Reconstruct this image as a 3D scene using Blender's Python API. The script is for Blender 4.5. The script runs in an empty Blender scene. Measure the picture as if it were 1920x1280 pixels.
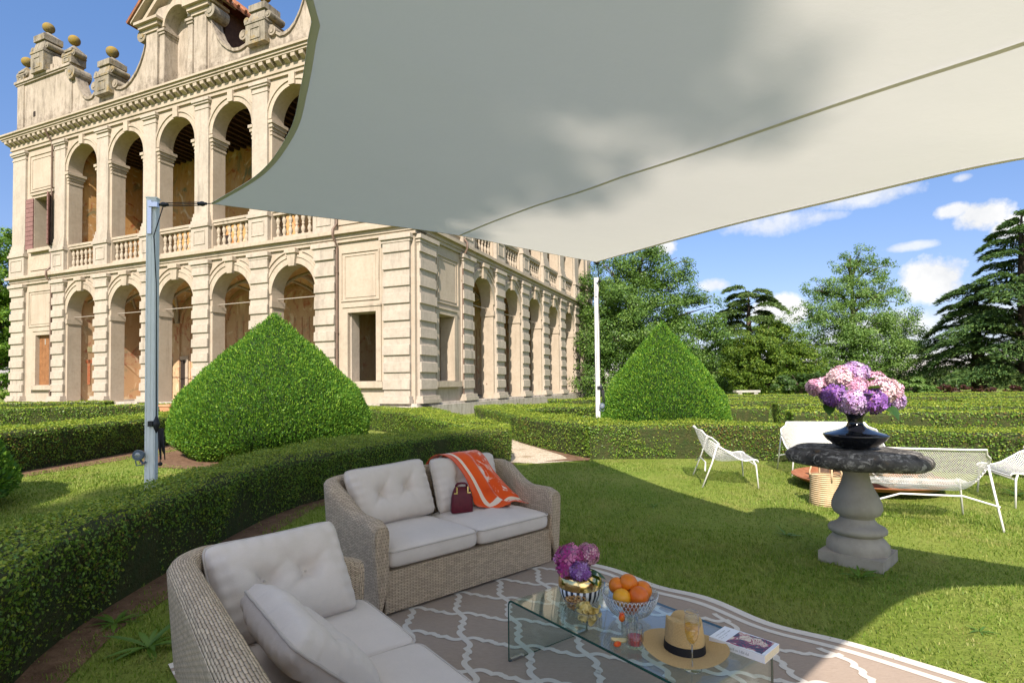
import bpy, bmesh, math, random
import numpy as np
from math import sin, cos, pi, sqrt, radians, atan2, hypot
from mathutils import Vector, Matrix

SC = bpy.context.scene
COL = SC.collection
rng = np.random.default_rng(7)
random.seed(7)

# ------------------------------------------------------------------ camera
CH = 1.4
FPX, PITCH, ROLL, CYP = 1027.6, 2.5197e-2, -9.4596e-3, 692.24
_F = Vector((0, cos(PITCH), sin(PITCH)))
_U0 = Vector((0, -sin(PITCH), cos(PITCH)))
_R0 = Vector((1, 0, 0))
CR = cos(ROLL) * _R0 + sin(ROLL) * _U0
CU = -sin(ROLL) * _R0 + cos(ROLL) * _U0
cam = bpy.data.cameras.new('Camera')
cam.sensor_fit = 'HORIZONTAL'
cam.sensor_width = 36.0
cam.lens = FPX / 1920 * 36.0
cam.shift_y = (CYP - 640) / 1920
cam.clip_start = 0.05
cam.clip_end = 2000
camo = bpy.data.objects.new('Camera', cam)
COL.objects.link(camo)
camo.matrix_world = Matrix(((CR.x, CU.x, -_F.x, 0), (CR.y, CU.y, -_F.y, 0), (CR.z, CU.z, -_F.z, CH), (0, 0, 0, 1)))
SC.camera = camo

# ------------------------------------------------------------------ sun, sky, exposure
SUN_EL, SUN_AZ = radians(41.0), radians(-6.6)      # the sun stands behind the camera
SUNV = Vector((-0.115 * cos(SUN_EL), -0.993 * cos(SUN_EL), sin(SUN_EL)))
sl = bpy.data.lights.new('Sun', 'SUN')
sl.energy = 4.3
sl.angle = radians(0.53)
sl.color = (1.0, 0.89, 0.78)
so = bpy.data.objects.new('Sun', sl)
COL.objects.link(so)
so.location = SUNV * 60
so.rotation_euler = (-SUNV).to_track_quat('-Z', 'Y').to_euler()
SC.view_settings.view_transform = 'Standard'
SC.view_settings.look = 'None'
SC.view_settings.gamma = 1.0
SC.view_settings.exposure = 1.02
SC.cycles.use_denoising = True
SC.cycles.max_bounces = 10
SC.cycles.transparent_max_bounces = 24
SC.cycles.caustics_refractive = False
SC.cycles.caustics_reflective = False
SC.cycles.sample_clamp_indirect = 6.0

W = bpy.data.worlds.new('World')
SC.world = W
W.use_nodes = True
wn, wl = W.node_tree.nodes, W.node_tree.links
wn.clear()
wo = wn.new('ShaderNodeOutputWorld')
bg = wn.new('ShaderNodeBackground')
bg.inputs['Strength'].default_value = 0.105
sky = wn.new('ShaderNodeTexSky')
sky.sky_type = 'NISHITA'
sky.sun_disc = False
sky.sun_elevation = SUN_EL
sky.sun_rotation = atan2(SUNV.x, SUNV.y)
sky.altitude = 100
sky.air_density = 1.0
sky.dust_density = 0.35
sky.ozone_density = 3.0


def wm(op, a, b=None, c=None, clamp=False):
    n = wn.new('ShaderNodeMath')
    n.operation = op
    n.use_clamp = clamp
    for i, v in enumerate((a, b, c)):
        if v is None:
            continue
        if isinstance(v, (int, float)):
            n.inputs[i].default_value = v
        else:
            wl.new(v, n.inputs[i])
    return n.outputs[0]


tc = wn.new('ShaderNodeTexCoord')
sx = wn.new('ShaderNodeSeparateXYZ')
wl.new(tc.outputs['Generated'], sx.inputs[0])
X_, Y_, Z_ = sx.outputs
AZ = wm('ARCTAN2', X_, Y_)
EL = wm('ARCTAN2', Z_, wm('SQRT', wm('ADD', wm('MULTIPLY', X_, X_), wm('MULTIPLY', Y_, Y_))))


def wnoise(scale, det, rough=0.6):
    n = wn.new('ShaderNodeTexNoise')
    n.inputs['Scale'].default_value = scale
    n.inputs['Detail'].default_value = det
    n.inputs['Roughness'].default_value = rough
    wl.new(tc.outputs['Generated'], n.inputs['Vector'])
    return wm('SUBTRACT', n.outputs['Fac'], 0.5)


N1, N2 = wnoise(14, 8, 0.62), wnoise(45, 6, 0.6)
PUFF = wm('ADD', wm('MULTIPLY', N1, 3.0), wm('MULTIPLY', N2, 1.1))


def pxdir(x, y):
    d = CR * ((x - 960) / FPX) + CU * ((CYP - y) / FPX) + _F
    return atan2(d.x, d.y), atan2(d.z, hypot(d.x, d.y))


# cumulus patches: centre and half sizes as directions in the sky, softness
CLOUDS = [(1752, 520, 78, 46, 1.0), (1765, 535, 60, 22, .9), (1840, 405, 70, 34, 1.0), (1905, 425, 60, 30, 1.0), (1790, 395, 45, 18, .9), (1706, 462, 62, 10, .55),
          (1440, 420, 120, 26, .6), (1620, 368, 110, 24, .65), (1535, 408, 60, 12, .5), (1337, 534, 34, 14, .75),
          (1460, 585, 62, 32, 1.0), (1243, 464, 30, 20, 1.0), (1806, 333, 22, 8, .5), (1300, 300, 200, 30, .3),
          (1640, 620, 120, 40, .7), (1850, 590, 120, 30, .5), (2150, 480, 200, 60, .9), (2500, 300, 300, 80, .9)]
mask = None
for (x, y, w, h, k) in CLOUDS:
    a, e = pxdir(x, y)
    a1, _ = pxdir(x + w, y)
    _, e1 = pxdir(x, y - h)
    da = wm('DIVIDE', wm('SUBTRACT', AZ, a), abs(a1 - a))
    de = wm('DIVIDE', wm('SUBTRACT', EL, e), abs(e1 - e))
    r2 = wm('ADD', wm('MULTIPLY', da, da), wm('MULTIPLY', de, de))
    v = wm('SUBTRACT', wm('ADD', 1.0, PUFF), r2)
    v = wm('MULTIPLY', v, 1.7 * k, clamp=True)
    v = wm('MULTIPLY', v, min(1.0, .35 + .65 * k))
    mask = v if mask is None else wm('MAXIMUM', mask, v)
# bright broken cloud added out of view, overhead and behind the camera, as fill light
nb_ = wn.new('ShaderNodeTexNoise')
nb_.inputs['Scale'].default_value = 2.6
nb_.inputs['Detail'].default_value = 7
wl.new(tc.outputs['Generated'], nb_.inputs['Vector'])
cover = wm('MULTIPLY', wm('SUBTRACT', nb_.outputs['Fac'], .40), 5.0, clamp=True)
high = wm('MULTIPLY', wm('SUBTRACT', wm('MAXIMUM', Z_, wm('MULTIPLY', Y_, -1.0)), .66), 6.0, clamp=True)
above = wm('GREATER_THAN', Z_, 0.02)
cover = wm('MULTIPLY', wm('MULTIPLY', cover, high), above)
mx = wn.new('ShaderNodeMix')
mx.data_type = 'RGBA'
wl.new(mask, mx.inputs['Factor'])
hs = wn.new('ShaderNodeHueSaturation')
hs.inputs['Saturation'].default_value = 1.0
hs.inputs['Value'].default_value = 1.0
wl.new(sky.outputs[0], hs.inputs['Color'])
hz = wn.new('ShaderNodeMix')
hz.data_type = 'RGBA'
hzf = wn.new('ShaderNodeMapRange')
wl.new(EL, hzf.inputs['Value'])
hzf.inputs['From Min'].default_value = 0.0
hzf.inputs['From Max'].default_value = 0.55
hz.blend_type = 'MULTIPLY'
hz.inputs['Factor'].default_value = 1.0
hzc = wn.new('ShaderNodeMix')
hzc.data_type = 'RGBA'
wl.new(hzf.outputs[0], hzc.inputs['Factor'])
hzc.inputs['A'].default_value = (.62, .52, .60, 1)
hzc.inputs['B'].default_value = (.80, .92, 1.06, 1)
wl.new(hs.outputs[0], hz.inputs['A'])
wl.new(hzc.outputs['Result'], hz.inputs['B'])
wl.new(hz.outputs['Result'], mx.inputs['A'])
cl = wn.new('ShaderNodeMix')
cl.data_type = 'RGBA'
wl.new(wm('ADD', 0.62, wm('MULTIPLY', N1, 2.0), clamp=True), cl.inputs['Factor'])
cl.inputs['A'].default_value = (3.4, 3.55, 3.8, 1)
cl.inputs['B'].default_value = (5.4, 5.35, 5.25, 1)
wl.new(cl.outputs['Result'], mx.inputs['B'])
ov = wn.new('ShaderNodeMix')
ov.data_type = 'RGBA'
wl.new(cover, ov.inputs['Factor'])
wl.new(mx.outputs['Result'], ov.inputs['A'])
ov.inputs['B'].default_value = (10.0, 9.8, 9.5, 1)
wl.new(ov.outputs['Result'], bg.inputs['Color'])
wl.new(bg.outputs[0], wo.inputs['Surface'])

# ------------------------------------------------------------------ helpers


def ray(x, y):
    return CR * ((x - 960) / FPX) + CU * ((CYP - y) / FPX) + _F


def gp(x, y, z=0.0):
    r = ray(x, y)
    return Vector((0, 0, CH)) + r * ((z - CH) / r.z)


def dep(x, y, Y):
    r = ray(x, y)
    return Vector((0, 0, CH)) + r * (Y / r.y)


class MB:
    def __init__(self, xf=None):
        self.v, self.f, self.m, self.uv = [], [], [], {}
        self.xf = xf

    def add(self, verts, faces, m=0, uvs=None):
        o = len(self.v)
        for p in verts:
            self.v.append(self.xf(*p) if self.xf else tuple(p))
        for i, f in enumerate(faces):
            if uvs is not None:
                self.uv[len(self.f)] = uvs[i]
            self.f.append([o + k for k in f])
            self.m.append(m)
        return self

    def box(self, x0, x1, y0, y1, z0, z1, m=0):
        v = [(x, y, z) for z in (z0, z1) for x, y in ((x0, y0), (x1, y0), (x1, y1), (x0, y1))]
        return self.add(v, [(3, 2, 1, 0), (4, 5, 6, 7), (0, 1, 5, 4), (1, 2, 6, 5), (2, 3, 7, 6), (3, 0, 4, 7)], m)

    def lathe(self, prof, c=(0, 0, 0), n=24, m=0, squash=1.0):
        v, f = [], []
        for (r, z) in prof:
            for i in range(n):
                a = 2 * pi * i / n
                v.append((c[0] + r * cos(a), c[1] + r * sin(a) * squash, c[2] + z))
        k = len(prof)
        for j in range(k - 1):
            for i in range(n):
                f.append((j * n + i, j * n + (i + 1) % n, (j + 1) * n + (i + 1) % n, (j + 1) * n + i))
        if prof[0][0] > 1e-4:
            f.append(list(range(n))[::-1])
        if prof[-1][0] > 1e-4:
            f.append([(k - 1) * n + i for i in range(n)])
        return self.add(v, f, m)

    def sphere(self, c, r, nu=16, nv=10, m=0):
        rx, ry, rz = (r, r, r) if isinstance(r, (int, float)) else r
        v, f = [(c[0], c[1], c[2] - rz)], []
        for j in range(1, nv):
            t = -pi / 2 + pi * j / nv
            for i in range(nu):
                a = 2 * pi * i / nu
                v.append((c[0] + rx * cos(t) * cos(a), c[1] + ry * cos(t) * sin(a), c[2] + rz * sin(t)))
        v.append((c[0], c[1], c[2] + rz))
        for i in range(nu):
            f.append((0, 1 + (i + 1) % nu, 1 + i))
        for j in range(nv - 2):
            for i in range(nu):
                a, b = 1 + j * nu, 1 + (j + 1) * nu
                f.append((a + i, a + (i + 1) % nu, b + (i + 1) % nu, b + i))
        t, a = len(v) - 1, 1 + (nv - 2) * nu
        for i in range(nu):
            f.append((a + i, a + (i + 1) % nu, t))
        return self.add(v, f, m)

    def tube(self, pts, r, n=8, m=0, closed=False, caps=True):
        P = [Vector(p) for p in pts]
        k = len(P)
        R = r if isinstance(r, (list, tuple)) else [r] * k
        v, f = [], []
        up = None
        for i in range(k):
            if closed:
                t = P[(i + 1) % k] - P[i - 1]
            else:
                t = P[min(i + 1, k - 1)] - P[max(i - 1, 0)]
            t.normalize()
            if up is None:
                up = Vector((0, 0, 1)) if abs(t.z) < .9 else Vector((1, 0, 0))
            s = t.cross(up)
            if s.length < 1e-5:
                s = t.orthogonal()
            s.normalize()
            up = s.cross(t)
            up.normalize()
            for j in range(n):
                a = 2 * pi * j / n
                v.append(tuple(P[i] + (s * cos(a) + up * sin(a)) * R[i]))
        for i in range(k if closed else k - 1):
            b = (i + 1) % k
            for j in range(n):
                f.append((i * n + j, i * n + (j + 1) % n, b * n + (j + 1) % n, b * n + j))
        if caps and not closed:
            f.append(list(range(n))[::-1])
            f.append([(k - 1) * n + j for j in range(n)])
        return self.add(v, f, m)

    def grid(self, fn, nu, nv, m=0, uvfn=None, closeu=False):
        v, f, uvs = [], [], []
        for j in range(nv + 1):
            for i in range(nu + 1):
                v.append(tuple(fn(i / nu, j / nv)))
        for j in range(nv):
            for i in range(nu):
                f.append((j * (nu + 1) + i, j * (nu + 1) + i + 1, (j + 1) * (nu + 1) + i + 1, (j + 1) * (nu + 1) + i))
                if uvfn:
                    uvs.append([uvfn(a / nu, b / nv) for a, b in ((i, j), (i + 1, j), (i + 1, j + 1), (i, j + 1))])
        return self.add(v, f, m, uvs if uvfn else None)

    def prism(self, poly, y0, y1, m=0):
        # poly in (x,z), extruded along y
        n = len(poly)
        v = [(x, y0, z) for x, z in poly] + [(x, y1, z) for x, z in poly]
        f = [list(range(n)), [n + i for i in range(n)][::-1]] + [(i, n + i, n + (i + 1) % n, (i + 1) % n) for i in range(n)]
        return self.add(v, f, m)

    def build(self, name, mats, parent=None, smooth=False, recalc=True, sharp=None, loc=None, merge=0.0):
        me = bpy.data.meshes.new(name)
        me.from_pydata(self.v, [], self.f)
        if not isinstance(mats, (list, tuple)):
            mats = [mats]
        for mt in mats:
            me.materials.append(mt)
        if len(mats) > 1:
            me.polygons.foreach_set('material_index', self.m)
        if self.uv:
            ul = me.uv_layers.new(name='UVMap')
            for fi, uvs in self.uv.items():
                p = me.polygons[fi]
                for li, uvv in zip(p.loop_indices, uvs):
                    ul.data[li].uv = uvv
        if recalc or merge:
            bm = bmesh.new()
            bm.from_mesh(me)
            if merge:
                bmesh.ops.remove_doubles(bm, verts=bm.verts, dist=merge)
            if recalc:
                bmesh.ops.recalc_face_normals(bm, faces=bm.faces)
            bm.to_mesh(me)
            bm.free()
        if smooth:
            me.polygons.foreach_set('use_smooth', [True] * len(me.polygons))
            if sharp:
                try:
                    me.set_sharp_from_angle(angle=radians(sharp))
                except Exception:
                    pass
        o = bpy.data.objects.new(name, me)
        COL.objects.link(o)
        if parent is not None:
            o.parent = parent
        if loc is not None:
            o.location = loc
        return o


def npmesh(name, verts, quads, mats, parent=None, midx=None, tri=False, smooth=False):
    """verts Nx3, faces Mx4 (or Mx3) as numpy arrays -> one mesh object, fast"""
    me = bpy.data.meshes.new(name)
    verts = np.ascontiguousarray(verts, dtype=np.float32)
    quads = np.ascontiguousarray(quads, dtype=np.int32)
    k = quads.shape[1]
    me.vertices.add(len(verts))
    me.vertices.foreach_set('co', verts.ravel())
    me.loops.add(quads.size)
    me.loops.foreach_set('vertex_index', quads.ravel())
    me.polygons.add(len(quads))
    me.polygons.foreach_set('loop_start', np.arange(len(quads), dtype=np.int32) * k)
    if not isinstance(mats, (list, tuple)):
        mats = [mats]
    for mt in mats:
        me.materials.append(mt)
    if midx is not None:
        me.polygons.foreach_set('material_index', np.ascontiguousarray(midx, dtype=np.int32))
    if smooth:
        me.polygons.foreach_set('use_smooth', np.ones(len(quads), dtype=bool))
    me.update(calc_edges=True)
    me.validate()
    o = bpy.data.objects.new(name, me)
    COL.objects.link(o)
    if parent is not None:
        o.parent = parent
    return o


def tag(o, label=None, cat=None, group=None, kind=None):
    if label:
        o['label'] = label
    if cat:
        o['category'] = cat
    if group:
        o['group'] = group
    if kind:
        o['kind'] = kind
    return o


def thing(name, label, cat, loc=(0, 0, 0), rz=0.0, group=None):
    o = bpy.data.objects.new(name, None)
    o.empty_display_size = 0.1
    COL.objects.link(o)
    o.location = loc
    o.rotation_euler = (0, 0, rz)
    return tag(o, label, cat, group)


def copy_tree(o, parent=None):
    c = o.copy()
    COL.objects.link(c)
    c.parent = parent
    for ch in list(o.children):
        copy_tree(ch, c)
    return c


# ------------------------------------------------------------------ materials
class NT:
    def __init__(self, name):
        self.mat = bpy.data.materials.new(name)
        self.mat.use_nodes = True
        self.n, self.l = self.mat.node_tree.nodes, self.mat.node_tree.links
        self.n.clear()
        self.out = self.n.new('ShaderNodeOutputMaterial')
        self.tc = None

    def coord(self, kind='Object'):
        if self.tc is None:
            self.tc = self.n.new('ShaderNodeTexCoord')
        return self.tc.outputs[kind]

    def node(self, t, **kw):
        nd = self.n.new(t)
        for k, v in kw.items():
            setattr(nd, k, v)
        return nd

    def set(self, sock, v):
        if hasattr(v, 'is_output'):
            self.l.new(v, sock)
        else:
            if isinstance(v, (tuple, list)) and len(v) == 3 and sock.type == 'RGBA':
                v = (*v, 1)
            sock.default_value = v

    def math(self, op, a, b=None, c=None, clamp=False):
        nd = self.n.new('ShaderNodeMath')
        nd.operation = op
        nd.use_clamp = clamp
        for i, v in enumerate((a, b, c)):
            if v is not None:
                self.set(nd.inputs[i], v)
        return nd.outputs[0]

    def map(self, vec, scale=(1, 1, 1), rot=(0, 0, 0), loc=(0, 0, 0)):
        m = self.n.new('ShaderNodeMapping')
        m.inputs['Scale'].default_value = scale
        m.inputs['Rotation'].default_value = rot
        m.inputs['Location'].default_value = loc
        self.l.new(vec, m.inputs['Vector'])
        return m.outputs[0]

    def noise(self, vec, scale=5, detail=6, rough=.6, dist=0.0):
        nd = self.n.new('ShaderNodeTexNoise')
        nd.inputs['Scale'].default_value = scale
        nd.inputs['Detail'].default_value = detail
        nd.inputs['Roughness'].default_value = rough
        nd.inputs['Distortion'].default_value = dist
        self.l.new(vec, nd.inputs['Vector'])
        return nd.outputs['Fac']

    def vor(self, vec, scale=5, feature='F1', out='Distance', rand=1.0):
        nd = self.n.new('ShaderNodeTexVoronoi')
        nd.feature = feature
        nd.inputs['Scale'].default_value = scale
        nd.inputs['Randomness'].default_value = rand
        self.l.new(vec, nd.inputs['Vector'])
        return nd.outputs[out]

    def ramp(self, fac, stops, interp='LINEAR'):
        nd = self.n.new('ShaderNodeValToRGB')
        nd.color_ramp.interpolation = interp
        e = nd.color_ramp.elements
        while len(e) < len(stops):
            e.new(0.5)
        for el, (p, c) in zip(e, stops):
            el.position = p
            el.color = (*c, 1) if len(c) == 3 else c
        self.l.new(fac, nd.inputs['Fac'])
        return nd.outputs['Color']

    def mix(self, fac, a, b, blend='MIX'):
        nd = self.n.new('ShaderNodeMix')
        nd.data_type = 'RGBA'
        nd.blend_type = blend
        self.set(nd.inputs['Factor'], fac)
        self.set(nd.inputs['A'], a)
        self.set(nd.inputs['B'], b)
        return nd.outputs['Result']

    def rng(self, v, a, b, c=0.0, d=1.0):
        nd = self.n.new('ShaderNodeMapRange')
        self.l.new(v, nd.inputs['Value'])
        for k, x in zip(('From Min', 'From Max', 'To Min', 'To Max'), (a, b, c, d)):
            nd.inputs[k].default_value = x
        return nd.outputs[0]

    def bump(self, h, strength=.3, dist=.02, normal=None):
        nd = self.n.new('ShaderNodeBump')
        nd.inputs['Strength'].default_value = strength
        nd.inputs['Distance'].default_value = dist
        self.l.new(h, nd.inputs['Height'])
        if normal is not None:
            self.l.new(normal, nd.inputs['Normal'])
        return nd.outputs[0]

    def bsdf(self, color, rough=.8, normal=None, metallic=0.0, spec=.3, **kw):
        b = self.n.new('ShaderNodeBsdfPrincipled')
        self.set(b.inputs['Base Color'], color)
        self.set(b.inputs['Roughness'], rough)
        b.inputs['Metallic'].default_value = metallic
        b.inputs['Specular IOR Level'].default_value = spec
        if normal is not None:
            self.l.new(normal, b.inputs['Normal'])
        for k, v in kw.items():
            self.set(b.inputs[k], v)
        return b.outputs[0]

    def done(self, sh):
        self.l.new(sh, self.out.inputs['Surface'])
        return self.mat


def plain(name, c, rough=.6, c2=None, scale=20, bump=0.0, metallic=0.0, spec=.3, bscale=None, bdist=.004, **kw):
    t = NT(name)
    vec = t.coord()
    col = c
    nz = None
    if c2 is not None:
        nz = t.noise(vec, scale, 6)
        col = t.mix(t.rng(nz, .35, .65), c, c2)
    nor = None
    if bump:
        nor = t.bump(t.noise(vec, bscale or scale * 3, 6), bump, bdist)
    return t.done(t.bsdf(col, rough, nor, metallic, spec, **kw))


def leafmat(name, cols, trans=.35, rough=.5, spec=.25, clump=None):
    """cols: dark -> light; each leaf gets its own tint, whole clumps drift in tone"""
    t = NT(name)
    g = t.node('ShaderNodeNewGeometry')
    n = len(cols)
    col = t.ramp(g.outputs['Random Per Island'], [(i / max(1, n - 1), c) for i, c in enumerate(cols)])
    if clump:
        nz = t.noise(t.coord(), clump[0], 3)
        col = t.mix(t.rng(nz, .35, .65), col, t.mix(1.0, col, clump[1], 'MULTIPLY'))
        if len(clump) > 2:
            n2 = t.noise(t.coord(), clump[2], 5, .65)
            col = t.mix(t.rng(n2, .5, .68), col, t.mix(.75, col, clump[3]))
    b = t.bsdf(col, rough, None, 0, spec)
    tr = t.node('ShaderNodeBsdfTranslucent')
    t.set(tr.inputs['Color'], t.mix(.5, col, (.25, .42, .03)))
    mx = t.node('ShaderNodeMixShader')
    mx.inputs[0].default_value = trans
    t.l.new(b, mx.inputs[1])
    t.l.new(tr.outputs[0], mx.inputs[2])
    return t.done(mx.outputs[0])


def leaf_quads(C, Nn, L, Wd, jit=.6, fold=.15):
    """diamond leaf per centre C (n,3), facing roughly Nn, length L, width Wd (arrays or numbers)"""
    n = len(C)
    Nn = Nn + rng.normal(0, jit, (n, 3))
    Nn /= np.linalg.norm(Nn, axis=1, keepdims=True) + 1e-9
    t = rng.normal(0, 1, (n, 3))
    t -= (t * Nn).sum(1, keepdims=True) * Nn
    t /= np.linalg.norm(t, axis=1, keepdims=True) + 1e-9
    b = np.cross(Nn, t)
    L = np.broadcast_to(np.asarray(L, float), (n,))[:, None]
    Wd = np.broadcast_to(np.asarray(Wd, float), (n,))[:, None]
    V = np.empty((n, 4, 3))
    V[:, 0] = C - t * L * .5
    V[:, 1] = C + b * Wd * .5 + Nn * Wd * fold
    V[:, 2] = C + t * L * .5
    V[:, 3] = C - b * Wd * .5 + Nn * Wd * fold
    Q = np.arange(n * 4, dtype=np.int32).reshape(n, 4)
    return V.reshape(-1, 3), Q


def merge_np(parts):
    vs, qs, ms, o = [], [], [], 0
    for v, q, m in parts:
        vs.append(v)
        qs.append(q + o)
        ms.append(np.full(len(q), m))
        o += len(v)
    return np.concatenate(vs), np.concatenate(qs), np.concatenate(ms)
# ------------------------------------------------------------------ ground
def lawnmat():
    t = NT('lawn')
    o = t.coord()
    a = t.noise(o, 1.1, 8, .65)
    b = t.noise(o, 14, 6, .7)
    c = t.noise(o, .35, 4, .6)
    col = t.mix(t.rng(a, .36, .64), (.13, .18, .028), (.19, .23, .045))
    col = t.mix(t.math('MULTIPLY', t.rng(c, .5, .7), .4), col, (.24, .21, .085))
    col = t.mix(t.math('MULTIPLY', t.rng(b, .52, .7), .5), col, (.05, .065, .015))
    return t.done(t.bsdf(col, .9, t.bump(t.noise(o, 30, 6), .7, .03), 0, .1))


M_LAWN = lawnmat()
mb = MB()
mb.add([(-400, -200, 0), (400, -200, 0), (400, 600, 0), (-400, 600, 0)], [(0, 1, 2, 3)])
tag(mb.build('ground', M_LAWN, recalc=False), kind='structure')


def gravelmat():
    t = NT('gravel')
    o = t.coord()
    v = t.vor(o, 55, 'F1', 'Color')
    d = t.vor(o, 55)
    sp = t.node('ShaderNodeSeparateColor')
    t.l.new(v, sp.inputs[0])
    col = t.ramp(sp.outputs[0], [(0, (.36, .29, .20)), (.5, (.52, .44, .33)), (1, (.66, .58, .46))])
    n = t.noise(o, 1.5, 6)
    col = t.mix(t.rng(n, .55, .75), col, (.20, .13, .06))
    return t.done(t.bsdf(col, .9, t.bump(d, .8, .02), 0, .15))


M_GRAV = gravelmat()
M_SOIL = plain('bare soil', (.11, .06, .035), .95, (.20, .12, .07), 9, .8, bdist=.03)
mb = MB()
pts = [(-.25, 9.75), (.4, 9.5), (1.25, 9.85), (1.4, 10.2), (1.0, 10.9), (.5, 12.3), (.1, 13.8), (-.5, 16), (-1.6, 19.6), (-3.3, 21.4), (-5.5, 20.3), (-4.6, 19.3), (-2.6, 17.6), (-1.7, 15.2), (-1.0, 12.9), (-.6, 11)]
mb.add([(x, y, .012) for x, y in pts], [list(range(len(pts)))])
tag(mb.build('gravel_path', M_GRAV), kind='structure')
mb = MB()
pts = [(.55, 9.75), (1.35, 9.8), (1.5, 10.3), (.75, 12.3), (.3, 13.2), (.12, 13.0), (.6, 11.6), (.95, 10.5), (1.0, 10.05)]
mb.add([(x, y, .018) for x, y in pts], [list(range(len(pts)))])
pts = [(-3.6, 1.2), (-1.9, 1.0), (-2.05, 2.3), (-2.28, 3.2), (-2.3, 4.6), (-2.25, 6.3), (-1.6, 7.5), (-.9, 8.6), (.05, 9.3), (0, 9.7), (-1.8, 9), (-3, 7), (-3.2, 4)]
mb.add([(x, y, .006) for x, y in pts], [list(range(len(pts)))])
pts = [(-8.9, 8), (-7.75, 8), (-7.6, 9.2), (-7.45, 11), (-7.5, 13), (-7.6, 15), (-9.2, 15)]
mb.add([(x, y, .006) for x, y in pts], [list(range(len(pts)))])
n = 24
mb.add([(-5.06 + 2.35 * cos(2 * pi * i / n), 11.6 + 2.35 * sin(2 * pi * i / n), .008) for i in range(n)], [list(range(n))])
tag(mb.build('soil', M_SOIL, recalc=False), kind='structure')
mb = MB()
pts = [(9, 14.2), (12, 14.0), (12, 15.0), (9, 15.2)]
mb.add([(x, y, .012) for x, y in pts], [list(range(len(pts)))])
pts = [(6.9, 16.5), (8.2, 16.3), (8.6, 20), (7.4, 20.2)]
mb.add([(x, y, .012) for x, y in pts], [list(range(len(pts)))])
tag(mb.build('gravel_patch', M_GRAV), kind='structure')
# ------------------------------------------------------------------ villa materials


def plaster(name, a, b, stain, amt=.45, streak=True, bumpk=.25, bd=.02):
    t = NT(name)
    o = t.coord()
    big = t.noise(o, .9, 7, .65)
    fine = t.noise(o, 7, 8, .7)
    col = t.mix(t.rng(big, .35, .68), a, b)
    col = t.mix(t.math('MULTIPLY', t.rng(fine, .45, .72), .35), col, stain)
    if streak:
        st = t.noise(t.map(o, (2.2, 2.2, .16)), 1.6, 8, .7)
        blot = t.noise(o, .35, 5, .6)
        k = t.math('MULTIPLY', t.rng(st, .5, .74), t.rng(blot, .42, .62))
        col = t.mix(t.math('MULTIPLY', k, amt, clamp=True), col, stain)
    h = t.math('ADD', t.noise(o, 3, 6), t.math('MULTIPLY', t.noise(o, 40, 5), .35))
    return t.done(t.bsdf(col, .9, t.bump(h, bumpk, bd), 0, .15))


def weathered(name, a, b, dark, lichen=None, lk=.5):
    t = NT(name)
    o = t.coord()
    n1 = t.noise(o, 1.3, 9, .72)
    n2 = t.noise(t.map(o, (3, 3, .6), loc=(4, 2, 1)), 1.8, 8, .75)
    col = t.mix(t.rng(n1, .4, .6), a, b)
    col = t.mix(t.rng(n2, .48, .66), col, dark)
    if lichen:
        n3 = t.noise(t.map(o, (1, 1, 1), loc=(9, 1, 3)), 1.9, 8, .7)
        col = t.mix(t.rng(n3, 1 - lk - .06, 1 - lk + .08), col, lichen)
    h = t.noise(o, 5, 8, .75)
    return t.done(t.bsdf(col, .95, t.bump(h, .55, .05), 0, .1))


M_PLA = plaster('cream plaster', (.44, .375, .295), (.38, .315, .24), (.235, .198, .15), .85)
M_STO = plaster('pale stone', (.44, .385, .315), (.37, .323, .262), (.19, .167, .14), 1.1, bumpk=.4, bd=.03)
M_TRIM = plaster('stone trim', (.44, .375, .292), (.375, .315, .24), (.18, .153, .12), 1.05)
M_PLINTH = weathered('plinth stone', (.46, .42, .36), (.39, .35, .29), (.23, .20, .165))
M_ATT = weathered('weathered attic stone', (.33, .285, .22), (.26, .22, .17), (.11, .095, .072))
M_ATTL = plaster('attic plaster', (.37, .317, .26), (.30, .255, .205), (.15, .128, .103), 1.3)
def atticmat():
    t = NT('stained attic plaster')
    o = t.coord()
    n1, n2 = t.noise(o, 1.1, 8, .7), t.noise(t.map(o, (2.5, 2.5, .5)), 1.6, 9, .75)
    col = t.mix(t.rng(n1, .38, .62), (.40, .345, .28), (.33, .285, .225))
    col = t.mix(t.math('MULTIPLY', t.rng(n2, .47, .66), .75), col, (.15, .128, .10))
    sp = t.node('ShaderNodeSeparateXYZ')
    t.l.new(o, sp.inputs[0])
    low = t.math('ADD', t.math('MULTIPLY', t.math('SUBTRACT', 17.3, sp.outputs[2]), .55), t.math('MULTIPLY', t.math('SUBTRACT', t.noise(o, 2.2, 8, .75), .5), 3.2))
    col = t.mix(t.math('MULTIPLY', t.rng(low, -.1, .5), .85), col, t.mix(t.rng(t.noise(o, 6, 8, .8), .4, .6), (.24, .20, .155), (.085, .072, .056)))
    h = t.noise(o, 6, 8, .75)
    return t.done(t.bsdf(col, .95, t.bump(h, .5, .04), 0, .1))


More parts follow.
